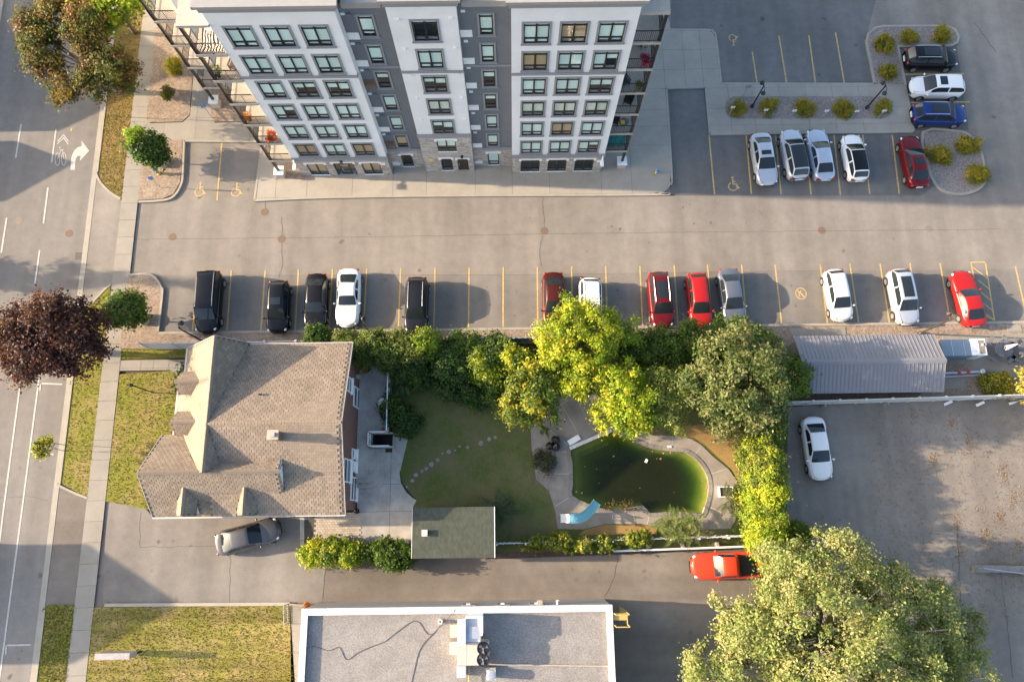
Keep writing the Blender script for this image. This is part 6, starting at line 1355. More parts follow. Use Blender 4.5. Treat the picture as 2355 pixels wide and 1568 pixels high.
    for s in (0.185, 0.805):
        for sg in (-1, 1):
            y = hw(s); wl = MB().tube((X(s), sg * (y - 0.22), r), (X(s), sg * (y + 0.012), r), r, r, 20); me = wl.mesh('wheel'); me.materials.append(M_RUBBER); wo_ = link('wheel', me, t, True)
            rm = MB().tube((X(s), sg * (y - 0.02), r), (X(s), sg * (y + 0.020), r), r * 0.66, r * 0.62, 16); me = rm.mesh('rim'); me.materials.append(M_ALLOY); link('rim', me, wo_, True)
            ar = MB(); ang_ = np.linspace(-0.25, math.pi + 0.25, 13); ro, ri = r + 0.075, r + 0.0
            g = [(X(s) + q * math.cos(a), sg * (hw(s) * 1.0 + 0.006), r + q * math.sin(a)) for a in ang_ for q in (ri, ro)]; f = [(2 * i, 2 * i + 1, 2 * i + 3, 2 * i + 2) for i in range(12)]
            me = ar.add(g, f if sg < 0 else [q[::-1] for q in f]).mesh('wheel_arch'); me.materials.append(M_RUBBER); link('wheel_arch', me, t, True)
    return t
BK = paint('black', (0.005, 0.005, 0.006), 0.0, 0.22); WH_ = paint('white', (0.78, 0.77, 0.75), 0.0, 0.35); RD = paint('red', (0.125, 0.005, 0.008), 0.15); RD2 = paint('bright_red', (0.36, 0.012, 0.012), 0.0); MR = paint('maroon', (0.075, 0.014, 0.010), 0.3); SV = paint('silver', (0.52, 0.54, 0.58), 0.5)
GYB = paint('blue_grey', (0.16, 0.175, 0.21), 0.5); DKG = paint('charcoal', (0.018, 0.018, 0.023), 0.4); BLU = paint('blue', (0.012, 0.035, 0.16), 0.3); OR = paint('orange_red', (0.62, 0.045, 0.018), 0.0); CH = paint('champagne', (0.115, 0.113, 0.116), 0.5); PEARL = paint('pearl', (0.66, 0.66, 0.64), 0.1)
S_, N_, E_, W_ = rad(-90), rad(90), 0.0, rad(180)
G1, G2_, G3 = 'cars in the south row', 'cars in the north row', 'cars in the east bays'
car('van', 'long black minivan with ribbed roof beside the small leafy island tree', BK, 480, 695, S_ + 0.02, rails=True, group=G1)
car('hatch', 'small black hatchback parked beside the black minivan', BK, 640, 706, S_ + 0.03, sunroof=(0.55, 0.85), group=G1, zc=0.7)
car('sedan', 'black sedan between the white coupe and the black hatchback', paint('black_brown', (0.008, 0.007, 0.007), 0.0, 0.22), 727, 695, S_ + 0.015, group=G1, zc=0.7)
car('coupe', 'white sports coupe with long bonnet beside the black sedan', WH_, 801, 685, S_ + 0.0, group=G1, zc=0.7)
car('suv', 'charcoal SUV with roof rails parked alone behind the cedars', DKG, 958, 702, S_ - 0.01, rails=True, group=G1)
car('sedan', 'maroon brown car half hidden by the yellow-green tree', MR, 1274, 692, S_ + 0.0, group=G1, zc=0.7)
car('suv', 'white SUV with its nose under the yellow-green tree', WH_, 1358, 704, S_ - 0.03, rails=True, group=G1)
car('suv', 'dark red crossover with a black glass roof', RD, 1519, 690, S_ + 0.03, sunroof=(0.2, 0.85), rails=True, group=G1)
car('hatch', 'red compact hatchback between the dark red crossover and the blue-grey sedan', RD2, 1608, 690, S_ + 0.03, group=G1, scale=1.04)
car('sedan', 'blue-grey sedan at the end of the shaded south row', GYB, 1683, 684, S_ + 0.06, group=G1, zc=0.7)
car('hatch', 'pearl white hatchback parked beside the painted no-parking circle', PEARL, 1928, 679, S_ + 0.07, group=G1)
car('suv', 'silver SUV with black glass roof above the metal-roofed building', SV, 2077, 683, S_ + 0.05, sunroof=(0.15, 0.92), group=G1)
car('coupe', 'bright red coupe parked beside the yellow hatched bay', RD2, 2226, 686, N_ + 0.11, group=G1, zc=0.7, scale=0.97)
car('sedan', 'silver sedan with a sunroof beside the wheelchair bay', SV, 1757, 366, S_ + 0.06, sunroof=(0.55, 0.85), group=G2_, zc=0.7)
car('suv', 'silver SUV with a black roof in the shaded north row', paint('silver_suv', (0.50, 0.53, 0.58), 0.4), 1826, 355, N_ + 0.08, roofcol=M_CARGL, group=G2_)
car('sedan', 'pale silver-blue sedan between two light SUVs in the north row', paint('ice_silver', (0.46, 0.50, 0.58), 0.5), 1886, 355, N_ + 0.06, group=G2_, zc=0.7)
car('hatch', 'white hatchback with a black roof in the north row', WH_, 1966, 362, N_ + 0.05, roofcol=BK, group=G2_)
car('sedan', 'dark red sedan with a sunroof next to the kerbed gravel island', RD, 2102, 371, N_ + 0.05, sunroof=(0.35, 0.8), group=G2_, zc=0.7)
car('suv', 'black SUV with chrome roof rails beside the shrub island', BK, 2141, 134, E_ - 0.02, sunroof=(0.3, 0.95), rails=True, group=G3)
car('suv', 'white SUV with a sunroof between the black and blue SUVs', WH_, 2153, 200, W_ - 0.02, sunroof=(0.6, 0.88), group=G3)
car('suv', 'dark blue SUV beside the white SUV in the east bays', BLU, 2159, 263, E_ - 0.03, sunroof=(0.3, 0.95), rails=True, group=G3)
car('sedan', 'white sedan parked alone in the shaded rear lot', WH_, 1879, 1031, S_ + 0.05, group='cars off the lot', zc=0.7)
car('pickup', 'orange-red pickup truck parked in the lane under the hedge', OR, 1672, 1300, W_ + 0.02, group='cars off the lot', zc=0.8)
car('sedan', 'champagne grey sedan parked askew in the driveway of the brick house', CH, 571, 1233, rad(14.5), group='cars off the lot', zc=0.7)

# ================================================================== STREET FURNITURE
def lamp_post(base, h, label, arms=True, axis=(0, 1), mt=None, one=None):
    mt = mt or M_BLK; x, y = base
    t = thing('lamp_post', label, 'lamp post', (x, y, 0.1))
    MB().lathe((x, y, 0.1), [(0.16, 0), (0.15, 0.25), (0.075, 0.35), (0.06, h * 0.5), (0.05, h)], 12).build('pole', mt, t)
    am = MB()
    sides = (-1, 1) if one is None else (one,)
    for s in sides:
        p = smoothline([(x, y, h - 0.25), (x + axis[0] * s * 0.18, y + axis[1] * s * 0.18, h + 0.12), (x + axis[0] * s * 0.42, y + axis[1] * s * 0.42, h + 0.08), (x + axis[0] * s * 0.48, y + axis[1] * s * 0.48, h - 0.08)], 4); am.path(p, 0.025, 6)
        MB().lathe((x + axis[0] * s * 0.48, y + axis[1] * s * 0.48, h - 0.30), [(0.20, 0), (0.19, 0.08), (0.10, 0.16), (0.05, 0.26), (0.0, 0.27)], 14).build('lamp_shade', mt, t)
    am.build('arm', mt, t); return t
lamp_post((30.78, 33.5), 3.25, 'black twin-headed lamp post at the right end of the shrub bed'.replace('right end', 'end') + ' beside the white SUV')
lamp_post((20.92, 33.75), 3.1, 'black twin-headed lamp post in the shrub bed near the asphalt ramp')
lamp_post((*G2(470, 787),)[:2], 4.3, 'dark lamp post behind the black minivan over the house roof', one=1)
lamp_post((*G2(856, 772),)[:2], 3.6, 'dark lamp post rising from the cedars behind the white coupe', one=1)
lamp_post((*G2(2112, 768),)[:2], 4.4, 'bronze lamp post behind the silver SUV by the metal roof', one=1, mt=mat('bronze', (0.07, 0.055, 0.04), 0.5, 0.4))
lp = thing('garden_lamp', 'thin dark lamp post on the lawn before the brick house', 'lamp post', (-27.95, 9.51, 0.05)); MB().tube((-27.95, 9.51, 0.05), (-27.95, 9.51, 3.2), 0.05, 0.04, 10).build('pole', M_BLK, lp); MB().lathe((-27.95, 9.51, 3.15), [(0.06, 0), (0.14, 0.1), (0.12, 0.3), (0.02, 0.38)], 10).build('lantern', M_BLK, lp); MB().bar((-28.15, 9.51, 3.0), (-27.75, 9.51, 3.0), 0.03, 0.03).build('crossbar', M_BLK, lp)
def signpost(base, h, w, hh, m, label, name='road_sign', yaw=0.0, cat='sign', group=None):
    x, y = base; t = thing(name, label, cat, (x, y, 0.05), group); MB().tube((x, y, 0.05), (x, y, h), 0.03, 0.03, 8).build('post', M_STEEL, t); ca, sa = math.cos(yaw) * w / 2, math.sin(yaw) * w / 2
    MB().bar((x - ca, y - sa, h - hh / 2), (x + ca, y + sa, h - hh / 2), 0.03, hh).build('plate', m, t); return t
signpost(G2(370.5, 432.5), 2.0, 0.32, 0.5, M_BLUE, 'small blue sign on a thin post in the gravel island by the wheelchair bays', yaw=0.3)
signpost(G2(267.8, 270.3), 3.0, 1.0, 0.28, mat('green_sign', (0.02, 0.22, 0.13), 0.5), 'green street-name sign on the grass verge', yaw=0.0, name='street_sign')
signpost(G2(*K(0, 0, 1955, 1090)), 2.2, 0.4, 0.5, M_BLUE, 'blue sign on a thin post beside the plaza walk', yaw=0.2)
for i, (u, v) in enumerate([(1676, 265), (1751, 271), (1814.8, 272.8), (1888, 273), (1956, 274), (2018, 273)]):
    signpost(G2(u, v, 0.14), 1.45, 0.34, 0.26, M_WHITE, 'small white parking sign on a thin post along the shrub bed', group='bay signs along the shrub bed')
signpost(G2(1708, 222.8, 0.14), 1.9, 0.5, 0.5, M_STEEL, 'grey square sign at the ramp end of the shrub bed')
# shop sign on the south lawn
sg = thing('lawn_sign', 'wide white-edged sign board on posts on the mown lawn', 'sign', (*G2(290, 1497), 0.05)); p = G2(*K(0, 3, 1310, 1282)); q = G2(*K(0, 3, 1010, 1284))
MB().box(q[0], p[0], p[1] - 0.17, p[1] + 0.17, 0.75, 1.75).build('board', mat('board_face', (0.28, 0.265, 0.26), 0.6), sg); MB().box(q[0] - 0.03, p[0] + 0.03, p[1] - 0.2, p[1] + 0.2, 1.75, 1.82).build('cap', mat('sign_cap', (0.30, 0.285, 0.285), 0.6), sg)
for x in (q[0] + 0.12, p[0] - 0.12): MB().box(x - 0.07, x + 0.07, p[1] - 0.07, p[1] + 0.07, 0, 0.75).build('post', M_BLK, sg)
def hydrant(u, v, label):
    c = G2(u, v, 0.1); t = thing('fire_hydrant', label, 'hydrant', (*c, 0.1)); MB().lathe((*c, 0.1), [(0.18, 0), (0.18, 0.05), (0.11, 0.07), (0.11, 0.5), (0.14, 0.52), (0.14, 0.56)], 14).build('barrel', mat('hydrant_yellow', (0.55, 0.36, 0.04), 0.5), t); MB().lathe((*c, 0.66), [(0.14, 0), (0.13, 0.06), (0.07, 0.13), (0.03, 0.17), (0.0, 0.17)], 14).build('bonnet', M_BLUE, t, True)
    MB().tube((c[0] - 0.2, c[1], 0.5), (c[0] + 0.2, c[1], 0.5), 0.06, 0.06, 10).tube((c[0], c[1] - 0.2, 0.46), (c[0], c[1], 0.46), 0.075, 0.075, 10).build('nozzle', M_BLUE, t)
hydrant(1508, 399, 'yellow and blue fire hydrant at the rounded apron corner'); hydrant(365, 399, 'yellow and blue fire hydrant in the gravel by the small street tree')
rg = random.Random(2)
def manhole(u, v, m, label, grp='iron covers in the asphalt'):
    c = G2(u, v); t = thing('manhole_cover', label, 'manhole cover', (*c, 0), grp); MB().lathe((*c, -0.05), [(0.325, 0), (0.325, 0.056), (0.29, 0.056), (0.29, 0.052), (0.0, 0.052)], 20).build('frame', m, t); r = MB()
    for i in range(-3, 4):
        h = math.sqrt(0.27 ** 2 - (i * 0.075) ** 2); r.box(c[0] - h, c[0] + h, c[1] + i * 0.075 - 0.02, c[1] + i * 0.075 + 0.02, 0.002, 0.010)
    r.build('ribs', m, t)
IRN = mat('worn_iron', (0.20, 0.165, 0.135), 0.8, var=0.3, scale=14)
manhole(609, 488, M_RUST, 'bright rusty manhole cover just off the apartment kerb'); manhole(648, 550, M_RUST, 'rusty manhole cover on the crack line above the black hatchback'); manhole(397, 545, M_RUST, 'rusty manhole cover at the lot entrance past the sidewalk'); manhole(1252, 531, M_RUST, 'rusty manhole cover above the maroon car'); manhole(1890, 530, M_RUST, 'rusty manhole cover above the pearl white hatchback'); manhole(2137, 526, IRN, 'dark manhole cover below the kerbed shrub island')
manhole(43, 508, IRN, 'grey manhole cover between the lane dashes'); manhole(159, 537, M_RUST, 'rust-tinged manhole cover in the kerb lane of the road')
c = G2(180, 589); gb = thing('drain_grate', 'square iron drain grate in the road gutter', 'drain', (*c, 0)); r = MB().box(c[0] - 0.3, c[0] + 0.3, c[1] - 0.32, c[1] + 0.32, -0.05, 0.014)
r.build('frame', IRN, gb); r = MB()
for i in range(7): r.box(c[0] - 0.26, c[0] + 0.26, c[1] - 0.28 + i * 0.09, c[1] - 0.24 + i * 0.09, 0.014, 0.026)
r.build('bars', M_BLK, gb)
# tree rings (concrete planters round the small street trees)
def ring_planter(u, v, r, label):
    c = G2(u, v, 0.3); t = thing('ring_planter', label, 'planter', (*c, 0.08), 'concrete ring planters'); MB().lathe((*c, 0.06), [(r, 0), (r, 0.42), (r - 0.09, 0.42), (r - 0.09, 0.30)], 24).build('rim', M_TERRA, t); MB().lathe((*c, 0.33), [(r - 0.09, 0), (r * 0.5, 0.04), (0.0, 0.05)], 16).build('soil', M_SOIL, t); return c
ring_planter(372, 372, 0.5, 'concrete ring planter round the small tree by the wheelchair bays'); ring_planter(330, 734, 0.5, 'concrete ring planter round the small tree on the south-west island'); ring_planter(395, 215, 0.5, 'concrete ring planter with a bush in the plaza gravel')
# balcony furniture
def armchair(x, y, z, m, label, rot=0.0, name='balcony_chair'):
    t = thing(name, label, 'chair', (x, y, z), None, rot); b = MB().box(-0.3, 0.3, -0.3, 0.3, 0.28, 0.42); me = b.mesh('seat'); me.materials.append(m); link('seat', me, t, True)
    me = MB().box(-0.3, 0.3, 0.22, 0.32, 0.42, 0.95).mesh('backrest'); me.materials.append(m); link('backrest', me, t, True)
    for s in (-1, 1):
        me = MB().box(s * 0.3 - 0.04, s * 0.3 + 0.04, -0.3, 0.3, 0.55, 0.62).mesh('armrest'); me.materials.append(m); link('armrest', me, t, True)
        for yy in (-0.26, 0.26): me = MB().box(s * 0.28 - 0.03, s * 0.28 + 0.03, yy - 0.03, yy + 0.03, 0, 0.55).mesh('leg'); me.materials.append(m); link('leg', me, t, True)
FZ = lambda k: 2.76 + PITCH * k
WDK = mat('dark_wicker', (0.03, 0.04, 0.06), 0.7, var=0.2); 
armchair(8.0, 28.95, FZ(3), WDK, 'dark blue wicker armchair on an east balcony', 0.5); armchair(-17.9, 28.7, FZ(4), mat('brown_wicker', (0.10, 0.075, 0.055), 0.8, var=0.2), 'brown wooden rocking chair on a west balcony', -0.3); armchair(8.75, 29.2, FZ(2), M_BLK, 'black slatted chair on an east balcony', -0.4)
armchair(8.15, 29.2, FZ(1), M_BLK, 'black wire chair beside the yellow balcony table', 1.2); armchair(-18.4, 29.5, FZ(5), M_WHITE, 'white chair on the striped balcony rug', 0.3)
armchair(-18.2, 29.6, FZ(0), M_WHITE, 'white folding chair on the lowest west balcony', 0.8); armchair(-18.3, 29.6, FZ(1), mat('tan_cloth', (0.4, 0.33, 0.22), 0.9), 'tan folding chair behind the red balcony flowers', 0.8)
zm, n, l, b = new_mat('zebra_rug'); wv = N(n, 'ShaderNodeTexWave', Scale=1.6, Distortion=6.0); tcz = N(n, 'ShaderNodeTexCoord'); l.new(tcz.outputs['Object'], wv.inputs['Vector']); l.new(ramp(n, l, wv.outputs['Fac'], 0.46, 0.54, (0.02, 0.02, 0.02), (0.7, 0.66, 0.6)), b.inputs['Base Color']); b.inputs['Roughness'].default_value = 0.9
tag(MB().box(-19.1, -17.6, 28.0, 31.5, FZ(5), FZ(5) + 0.02).build('rug', zm), 'black and white zebra-striped rug on the top west balcony', 'rug')
tp = MB(); r7 = random.Random(8)
nx, ny = 12, 14
gv = [(7.75 + 1.55 * i / nx, 28.4 + 2.4 * j / ny, FZ(0) + 0.35 + 0.5 * math.exp(-((i - 6) ** 2 + (j - 7) ** 2) / 30) + r7.uniform(-0.05, 0.08)) for j in range(ny + 1) for i in range(nx + 1)]
tp.add(gv, [(j * (nx + 1) + i, j * (nx + 1) + i + 1, (j + 1) * (nx + 1) + i + 1, (j + 1) * (nx + 1) + i) for j in range(ny) for i in range(nx)]); tag(tp.build('tarpaulin', M_TEAL), 'teal tarpaulin heaped on the lowest east balcony', 'tarpaulin')
bt = thing('balcony_table', 'round glass balcony table with a yellow cloth', 'table', (8.75, 28.85, FZ(1))); MB().lathe((8.75, 28.85, FZ(1) + 0.62), [(0.36, 0), (0.36, 0.03), (0, 0.03)], 18).build('tabletop', mat('glass_top', (0.12, 0.14, 0.15), 0.1), bt); MB().tube((8.75, 28.85, FZ(1)), (8.75, 28.85, FZ(1) + 0.62), 0.04).build('leg', M_BLK, bt); MB().box(8.5, 8.8, 28.62, 28.95, FZ(1) + 0.655, FZ(1) + 0.70).build('cloth', mat('yellow_cloth', (0.6, 0.36, 0.02), 0.9), bt)
# ================================================================== VEGETATION
def leaf_object(name, C, Nn, size, col, parent=None, m=None, aspect=0.6):
    """one mesh of leaf-shaped faces: centres, normals, sizes, colours"""
    n = len(C); r = RNG.normal(size=(n, 3)); T = np.cross(Nn, r); T /= np.linalg.norm(T, axis=1)[:, None] + 1e-9; B = np.cross(Nn, T)
    s = np.asarray(size).reshape(-1, 1) * np.ones((n, 1)); fold = Nn * s * 0.18
    V = np.stack([C - T * s, C + B * s * aspect + fold, C + T * s, C - B * s * aspect + fold], 1)
    me = bpy.data.meshes.new(name); me.vertices.add(n * 4); me.vertices.foreach_set('co', V.reshape(-1).astype(np.float32))
    me.loops.add(n * 4); me.loops.foreach_set('vertex_index', np.arange(n * 4, dtype=np.int32)); me.polygons.add(n); me.polygons.foreach_set('loop_start', (np.arange(n) * 4).astype(np.int32)); me.update(calc_edges=True)
    cc = np.ones((n, 4, 4)); cc[:, :, :3] = np.clip(col, 0.002, 0.95)[:, None, :]
    at = me.attributes.new('tint', 'FLOAT_COLOR', 'POINT'); at.data.foreach_set('color', cc.reshape(-1).astype(np.float32))
    me.materials.append(m or M_LEAF); return link(name, me, parent)
def unit(v): return v / (np.linalg.norm(v, axis=-1, keepdims=True) + 1e-9)
def crown_points(ells, nclump, per, clump, inner=0.55, low=-0.55, flat=0.75):
    vol = np.array([(e[3] * e[4] * e[5]) ** 0.667 for e in ells]); cnt = np.maximum(1, np.round(nclump * vol / vol.sum())).astype(int)
    CC, DD = [], []
    for e, k in zip(ells, cnt):
        d = unit(RNG.normal(size=(k * 5, 3))); d = d[d[:, 2] > low][:int(k * 1.7) + 1]; rr = inner + (1.10 - inner) * RNG.random((len(d), 1)) ** 0.6
        bump = 1 + 0.24 * np.sin(d[:, :1] * 5 + e[0]) * np.cos(d[:, 1:2] * 6 + e[1])
        pp = np.array(e[:3]) + d * np.array(e[3:6]) * rr * bump; fq = 2.1 / max(0.9, min(e[3], e[4])) ** 0.7
        nz = np.array([mnoise.noise(Vector(q) * fq) for q in pp]); kp = np.argsort(-nz)[:max(1, k)]; CC.append(pp[kp]); DD.append(d[kp])
    CC = np.concatenate(CC); DD = np.concatenate(DD); k = len(CC)
    cr = clump * RNG.uniform(0.45, 1.45, (k, 1)); npc = np.maximum(3, (per * (cr[:, 0] / clump) ** 2).astype(int)); idx = np.repeat(np.arange(k), npc)
    o = RNG.normal(size=(len(idx), 3)) * np.array([1, 1, flat]) * cr[idx] * 0.5
    return CC, DD, idx, CC[idx] + o, unit(DD[idx] * 0.5 + unit(o) * 0.35 + np.array([0, 0, 0.45]) + RNG.normal(size=(len(idx), 3)) * 0.55)
def clump_cols(k, idx, pal, var=0.22, hue=0.10, P=None, sunny=None):
    pal = np.array([p[:3] for p in pal]); w = None
    a = RNG.integers(0, len(pal), k); b = RNG.integers(0, len(pal), k); t = RNG.random((k, 1)); base = pal[a] * (1 - t) + pal[b] * t
    c = base[idx] * RNG.uniform(1 - var, 1 + var, (len(idx), 1)); c = c * (1 + RNG.normal(size=(len(idx), 3)) * hue * np.array([1, 0.6, 0.6])); return c
def branches(base, ells, r, targets, mat_, parent, zfork=0.35):
    mb = MB(); x, y, z0 = base; top = max(e[2] for e in ells); ex = np.mean([e[:3] for e in ells], 0)
    zf = z0 + (top - z0) * zfork; f = Vector((x + (ex[0] - x) * 0.3, y + (ex[1] - y) * 0.3, zf)); mb.tube((x, y, z0 - 0.1), tuple(f), r * 1.15, r * 0.8, 10)
    for tg in targets:
        tg = Vector(tg); m1 = f.lerp(tg, 0.45) + Vector((0, 0, 0.03 * (tg - f).length)); m1.x += random.uniform(-0.2, 0.2); m1.y += random.uniform(-0.2, 0.2)
        mb.tube(tuple(f), tuple(m1), r * 0.55, r * 0.3, 6, False); mb.tube(tuple(m1), tuple(f.lerp(tg, 0.93)), r * 0.3, min(0.03, r * 0.08), 5, False)
        for _ in range(2):
            q = m1.lerp(tg, random.uniform(0.2, 0.8)); e = q + Vector((random.uniform(-1, 1), random.uniform(-1, 1), random.uniform(-0.3, 0.2))) * min(1.0, (tg - f).length * 0.2); mb.tube(tuple(q), tuple(e), min(0.03, r * 0.14), 0.01, 4, False)
    return mb.build('trunk', mat_, parent, True)
def tree(name, label, base, ells, nclump, per, clump, size, pal, r=0.16, cat='tree', group=None, bark=None, nb=10, inner=0.55, low=-0.55, flat=0.75, z0=0.05, asp=0.6, var=0.22, twigs=0):
    t = thing(name, label, cat, (base[0], base[1], z0), group)
    CC, DD, idx, P, Nn = crown_points(ells, nclump, per, clump, inner, low, flat)
    if nb: branches((base[0], base[1], z0), ells, r, [CC[i] for i in RNG.choice(len(CC), min(nb, len(CC)), False)], bark or M_BARK, t)
    P[:, 2] = np.maximum(P[:, 2], z0 + 0.02)
    leaf_object('crown', P, Nn, size * RNG.uniform(0.55, 1.35, len(P)), clump_cols(len(CC), idx, pal, var), t, None, asp)
    if twigs:
        tw_ = MB(); ctr = np.mean([e[:3] for e in ells], 0)
        for i in RNG.choice(len(CC), min(twigs, len(CC)), False):
            e_ = min(ells, key=lambda q: float(np.sum(((CC[i] - np.array(q[:3])) / np.array(q[3:6])) ** 2))); a_ = np.array(e_[:3]) + (CC[i] - np.array(e_[:3])) * 0.45; b_ = CC[i] + DD[i] * 0.12; m_ = (a_ + b_) / 2 + RNG.normal(size=3) * 0.12
            tw_.tube(tuple(a_), tuple(m_), 0.034, 0.024, 5, False); tw_.tube(tuple(m_), tuple(b_), 0.024, 0.010, 4, False)
            for _ in range(2): q_ = m_ + (b_ - m_) * RNG.uniform(0.1, 0.7); tw_.tube(tuple(q_), tuple(q_ + unit(DD[i] + RNG.normal(size=3) * 0.7) * RNG.uniform(0.25, 0.5)), 0.015, 0.007, 4, False)
        tw_.build('twigs', bark or M_BARK, t)['kind'] = 'stuff'
    return t
GREEN = [(0.100, 0.160, 0.024), (0.155, 0.220, 0.034), (0.125, 0.175, 0.040)]; DGREEN = [(0.038, 0.085, 0.020), (0.062, 0.120, 0.026), (0.080, 0.124, 0.032)]
YG = [(0.27, 0.345, 0.022), (0.39, 0.43, 0.030), (0.17, 0.26, 0.022), (0.45, 0.43, 0.036)]; OLIVE = [(0.270, 0.295, 0.100), (0.215, 0.255, 0.080), (0.350, 0.350, 0.150), (0.185, 0.225, 0.068), (0.32, 0.33, 0.135)]
RUSTY = [(0.21, 0.125, 0.042), (0.120, 0.115, 0.030), (0.150, 0.078, 0.032), (0.085, 0.105, 0.022), (0.26, 0.185, 0.050)]; PURP = [(0.062, 0.026, 0.028), (0.100, 0.040, 0.034), (0.150, 0.078, 0.054), (0.044, 0.020, 0.022)]
GOLD = [(0.36, 0.29, 0.030), (0.26, 0.245, 0.028), (0.42, 0.32, 0.036), (0.18, 0.19, 0.026)]; CEDAR = [(0.150, 0.180, 0.040), (0.095, 0.135, 0.026), (0.21, 0.215, 0.056), (0.065, 0.10, 0.020)]
# street trees
x, y = G2(212, 118, 5.0)
M1E = [(*G2(u, v, z), z, r_, r_ * 1.05, r_ * 0.8) for u, v, z, r_ in [(78, 58, 5.6, 1.35), (95, 105, 5.4, 1.4), (104, 152, 5.0, 1.25), (143, 205, 4.6, 1.1), (120, 25, 6.0, 1.5), (200, 40, 6.2, 1.6), (215, 100, 5.6, 1.3), (255, 150, 5.0, 1.5), (215, 185, 4.8, 1.2), (290, 172, 4.4, 1.0), (178, 75, 6.4, 1.0)]]
tree('maple_tree', 'large rust-brown and green maple over the road by the street sign', (-33.9, 36.0), M1E, 460, 74, 0.52, 0.11, RUSTY + [(0.075, 0.10, 0.02), (0.095, 0.115, 0.024)], 0.26, nb=30, bark=M_PBARK, inner=0.35, twigs=130)
tree('maple_tree', 'yellow-green maple crown behind the rust-brown maple on the verge', (-33.2, 42.0), [(-32.3, 41.0, 5.6, 2.4, 2.4, 2.0)], 110, 60, 0.6, 0.15, YG[:3] + GREEN[:1], 0.2)
st2 = tree('small_street_tree', 'small dark green tree with lime tips by the wheelchair bays', (-29.48, 29.18), [(-29.6, 29.3, 2.3, 1.15, 1.15, 1.3), (-29.2, 29.2, 1.9, 1.1, 1.1, 0.9)], 120, 46, 0.42, 0.12, DGREEN + GREEN[:1], 0.07, nb=8, z0=0.3)
CC, DD, idx, P, Nn = crown_points([(-29.95, 29.65, 4.1, 0.35, 0.3, 0.75), (-29.5, 29.95, 3.9, 0.3, 0.3, 0.7), (-30.2, 29.3, 3.6, 0.3, 0.3, 0.45)], 40, 26, 0.24, low=-0.9)
leaf_object('lime_shoots', P, Nn, 0.10 * RNG.uniform(0.6, 1.3, len(P)), clump_cols(len(CC), idx, [(0.30, 0.40, 0.04), (0.22, 0.32, 0.03)]), st2)
tree('purple_maple', 'large dark purple-leaved maple overhanging the road', (-33.1, 12.75), [(-33.4, 12.6, 5.4, 2.6, 2.5, 1.9), (-35.6, 13.1, 5.0, 2.0, 2.0, 1.6), (-31.4, 12.5, 4.8, 1.9, 2.3, 1.5), (-34.6, 11.2, 4.8, 2.3, 1.5, 1.5), (-33.0, 14.6, 4.8, 2.0, 1.2, 1.4)], 390, 80, 0.56, 0.115, PURP, 0.26, nb=20, bark=M_PBARK, inner=0.4, twigs=70)
tree('small_street_tree', 'small round green tree on the south-west gravel island', (-29.44, 15.33), [(-29.5, 15.45, 2.5, 1.35, 1.3, 1.3)], 120, 46, 0.45, 0.12, GREEN + [(0.075, 0.115, 0.02)], 0.07, nb=8, z0=0.3)
sp_ = tree('sapling', 'thin staked yellow-green sapling beside the parking lane', G2(147.7, 1036.5), [(*G2(99, 1025, 2.5), 2.5, 0.55, 0.6, 0.65)], 26, 32, 0.30, 0.10, [(0.26, 0.27, 0.03), (0.34, 0.31, 0.04), (0.18, 0.22, 0.03)], 0.025, nb=4, z0=0.05)
c = G2(150, 1023); MB().tube((*c, 0.05), (*c, 1.4), 0.025).build('stake', M_BARK, sp_)
# front shrub by the house
tree('shrub', 'dark green shrub at the corner of the brick house front', G2(385, 880, 0), [(-25.0, 9.9, 0.7, 0.9, 1.3, 0.8), (-24.6, 8.9, 0.5, 0.6, 0.8, 0.6)], 70, 40, 0.35, 0.10, DGREEN, 0.05, 'shrub', nb=0)
# north hedge: cedars and shrubs, from west to east
ced = [(727, 768, 0.95, 2.9, DGREEN + CEDAR[1:2], 'small dark green cedar at the corner of the shingled roof'), (795, 775, 0.85, 4.0, CEDAR, 'olive cedar between the dark cedar and the brick house'), (822, 795, 0.9, 4.2, CEDAR, 'olive cedar touching the corner of the brick wall'), (865, 775, 1.0, 4.3, GREEN + CEDAR, 'full green cedar behind the white coupe'),
       (895, 800, 0.9, 4.2, CEDAR[:2] + GREEN, 'bushy green cedar over the end of the terrace'), (920, 772, 0.75, 4.4, CEDAR, 'slim olive cedar beneath the charcoal SUV'), (948, 795, 0.8, 4.3, CEDAR, 'olive cedar laced with yellow vine'), (978, 775, 1.0, 4.6, YG[:3] + GREEN, 'broad cedar smothered in yellow-green vine')]
for u, v, r_, h, pal, lab in ced:
    v += 11; r_ *= 0.92; c = G2(u, v, h * 0.78); tree('cedar_tree', lab, c, [(c[0], c[1], h * 0.74, r_, r_, h * 0.26), (c[0], c[1], h * 0.42, r_ * 1.12, r_ * 1.12, h * 0.42)], 190, 50, 0.34, 0.10, pal, 0.1, 'tree', 'cedars along the grey fence', nb=0, inner=0.65, low=-0.9, asp=0.45)
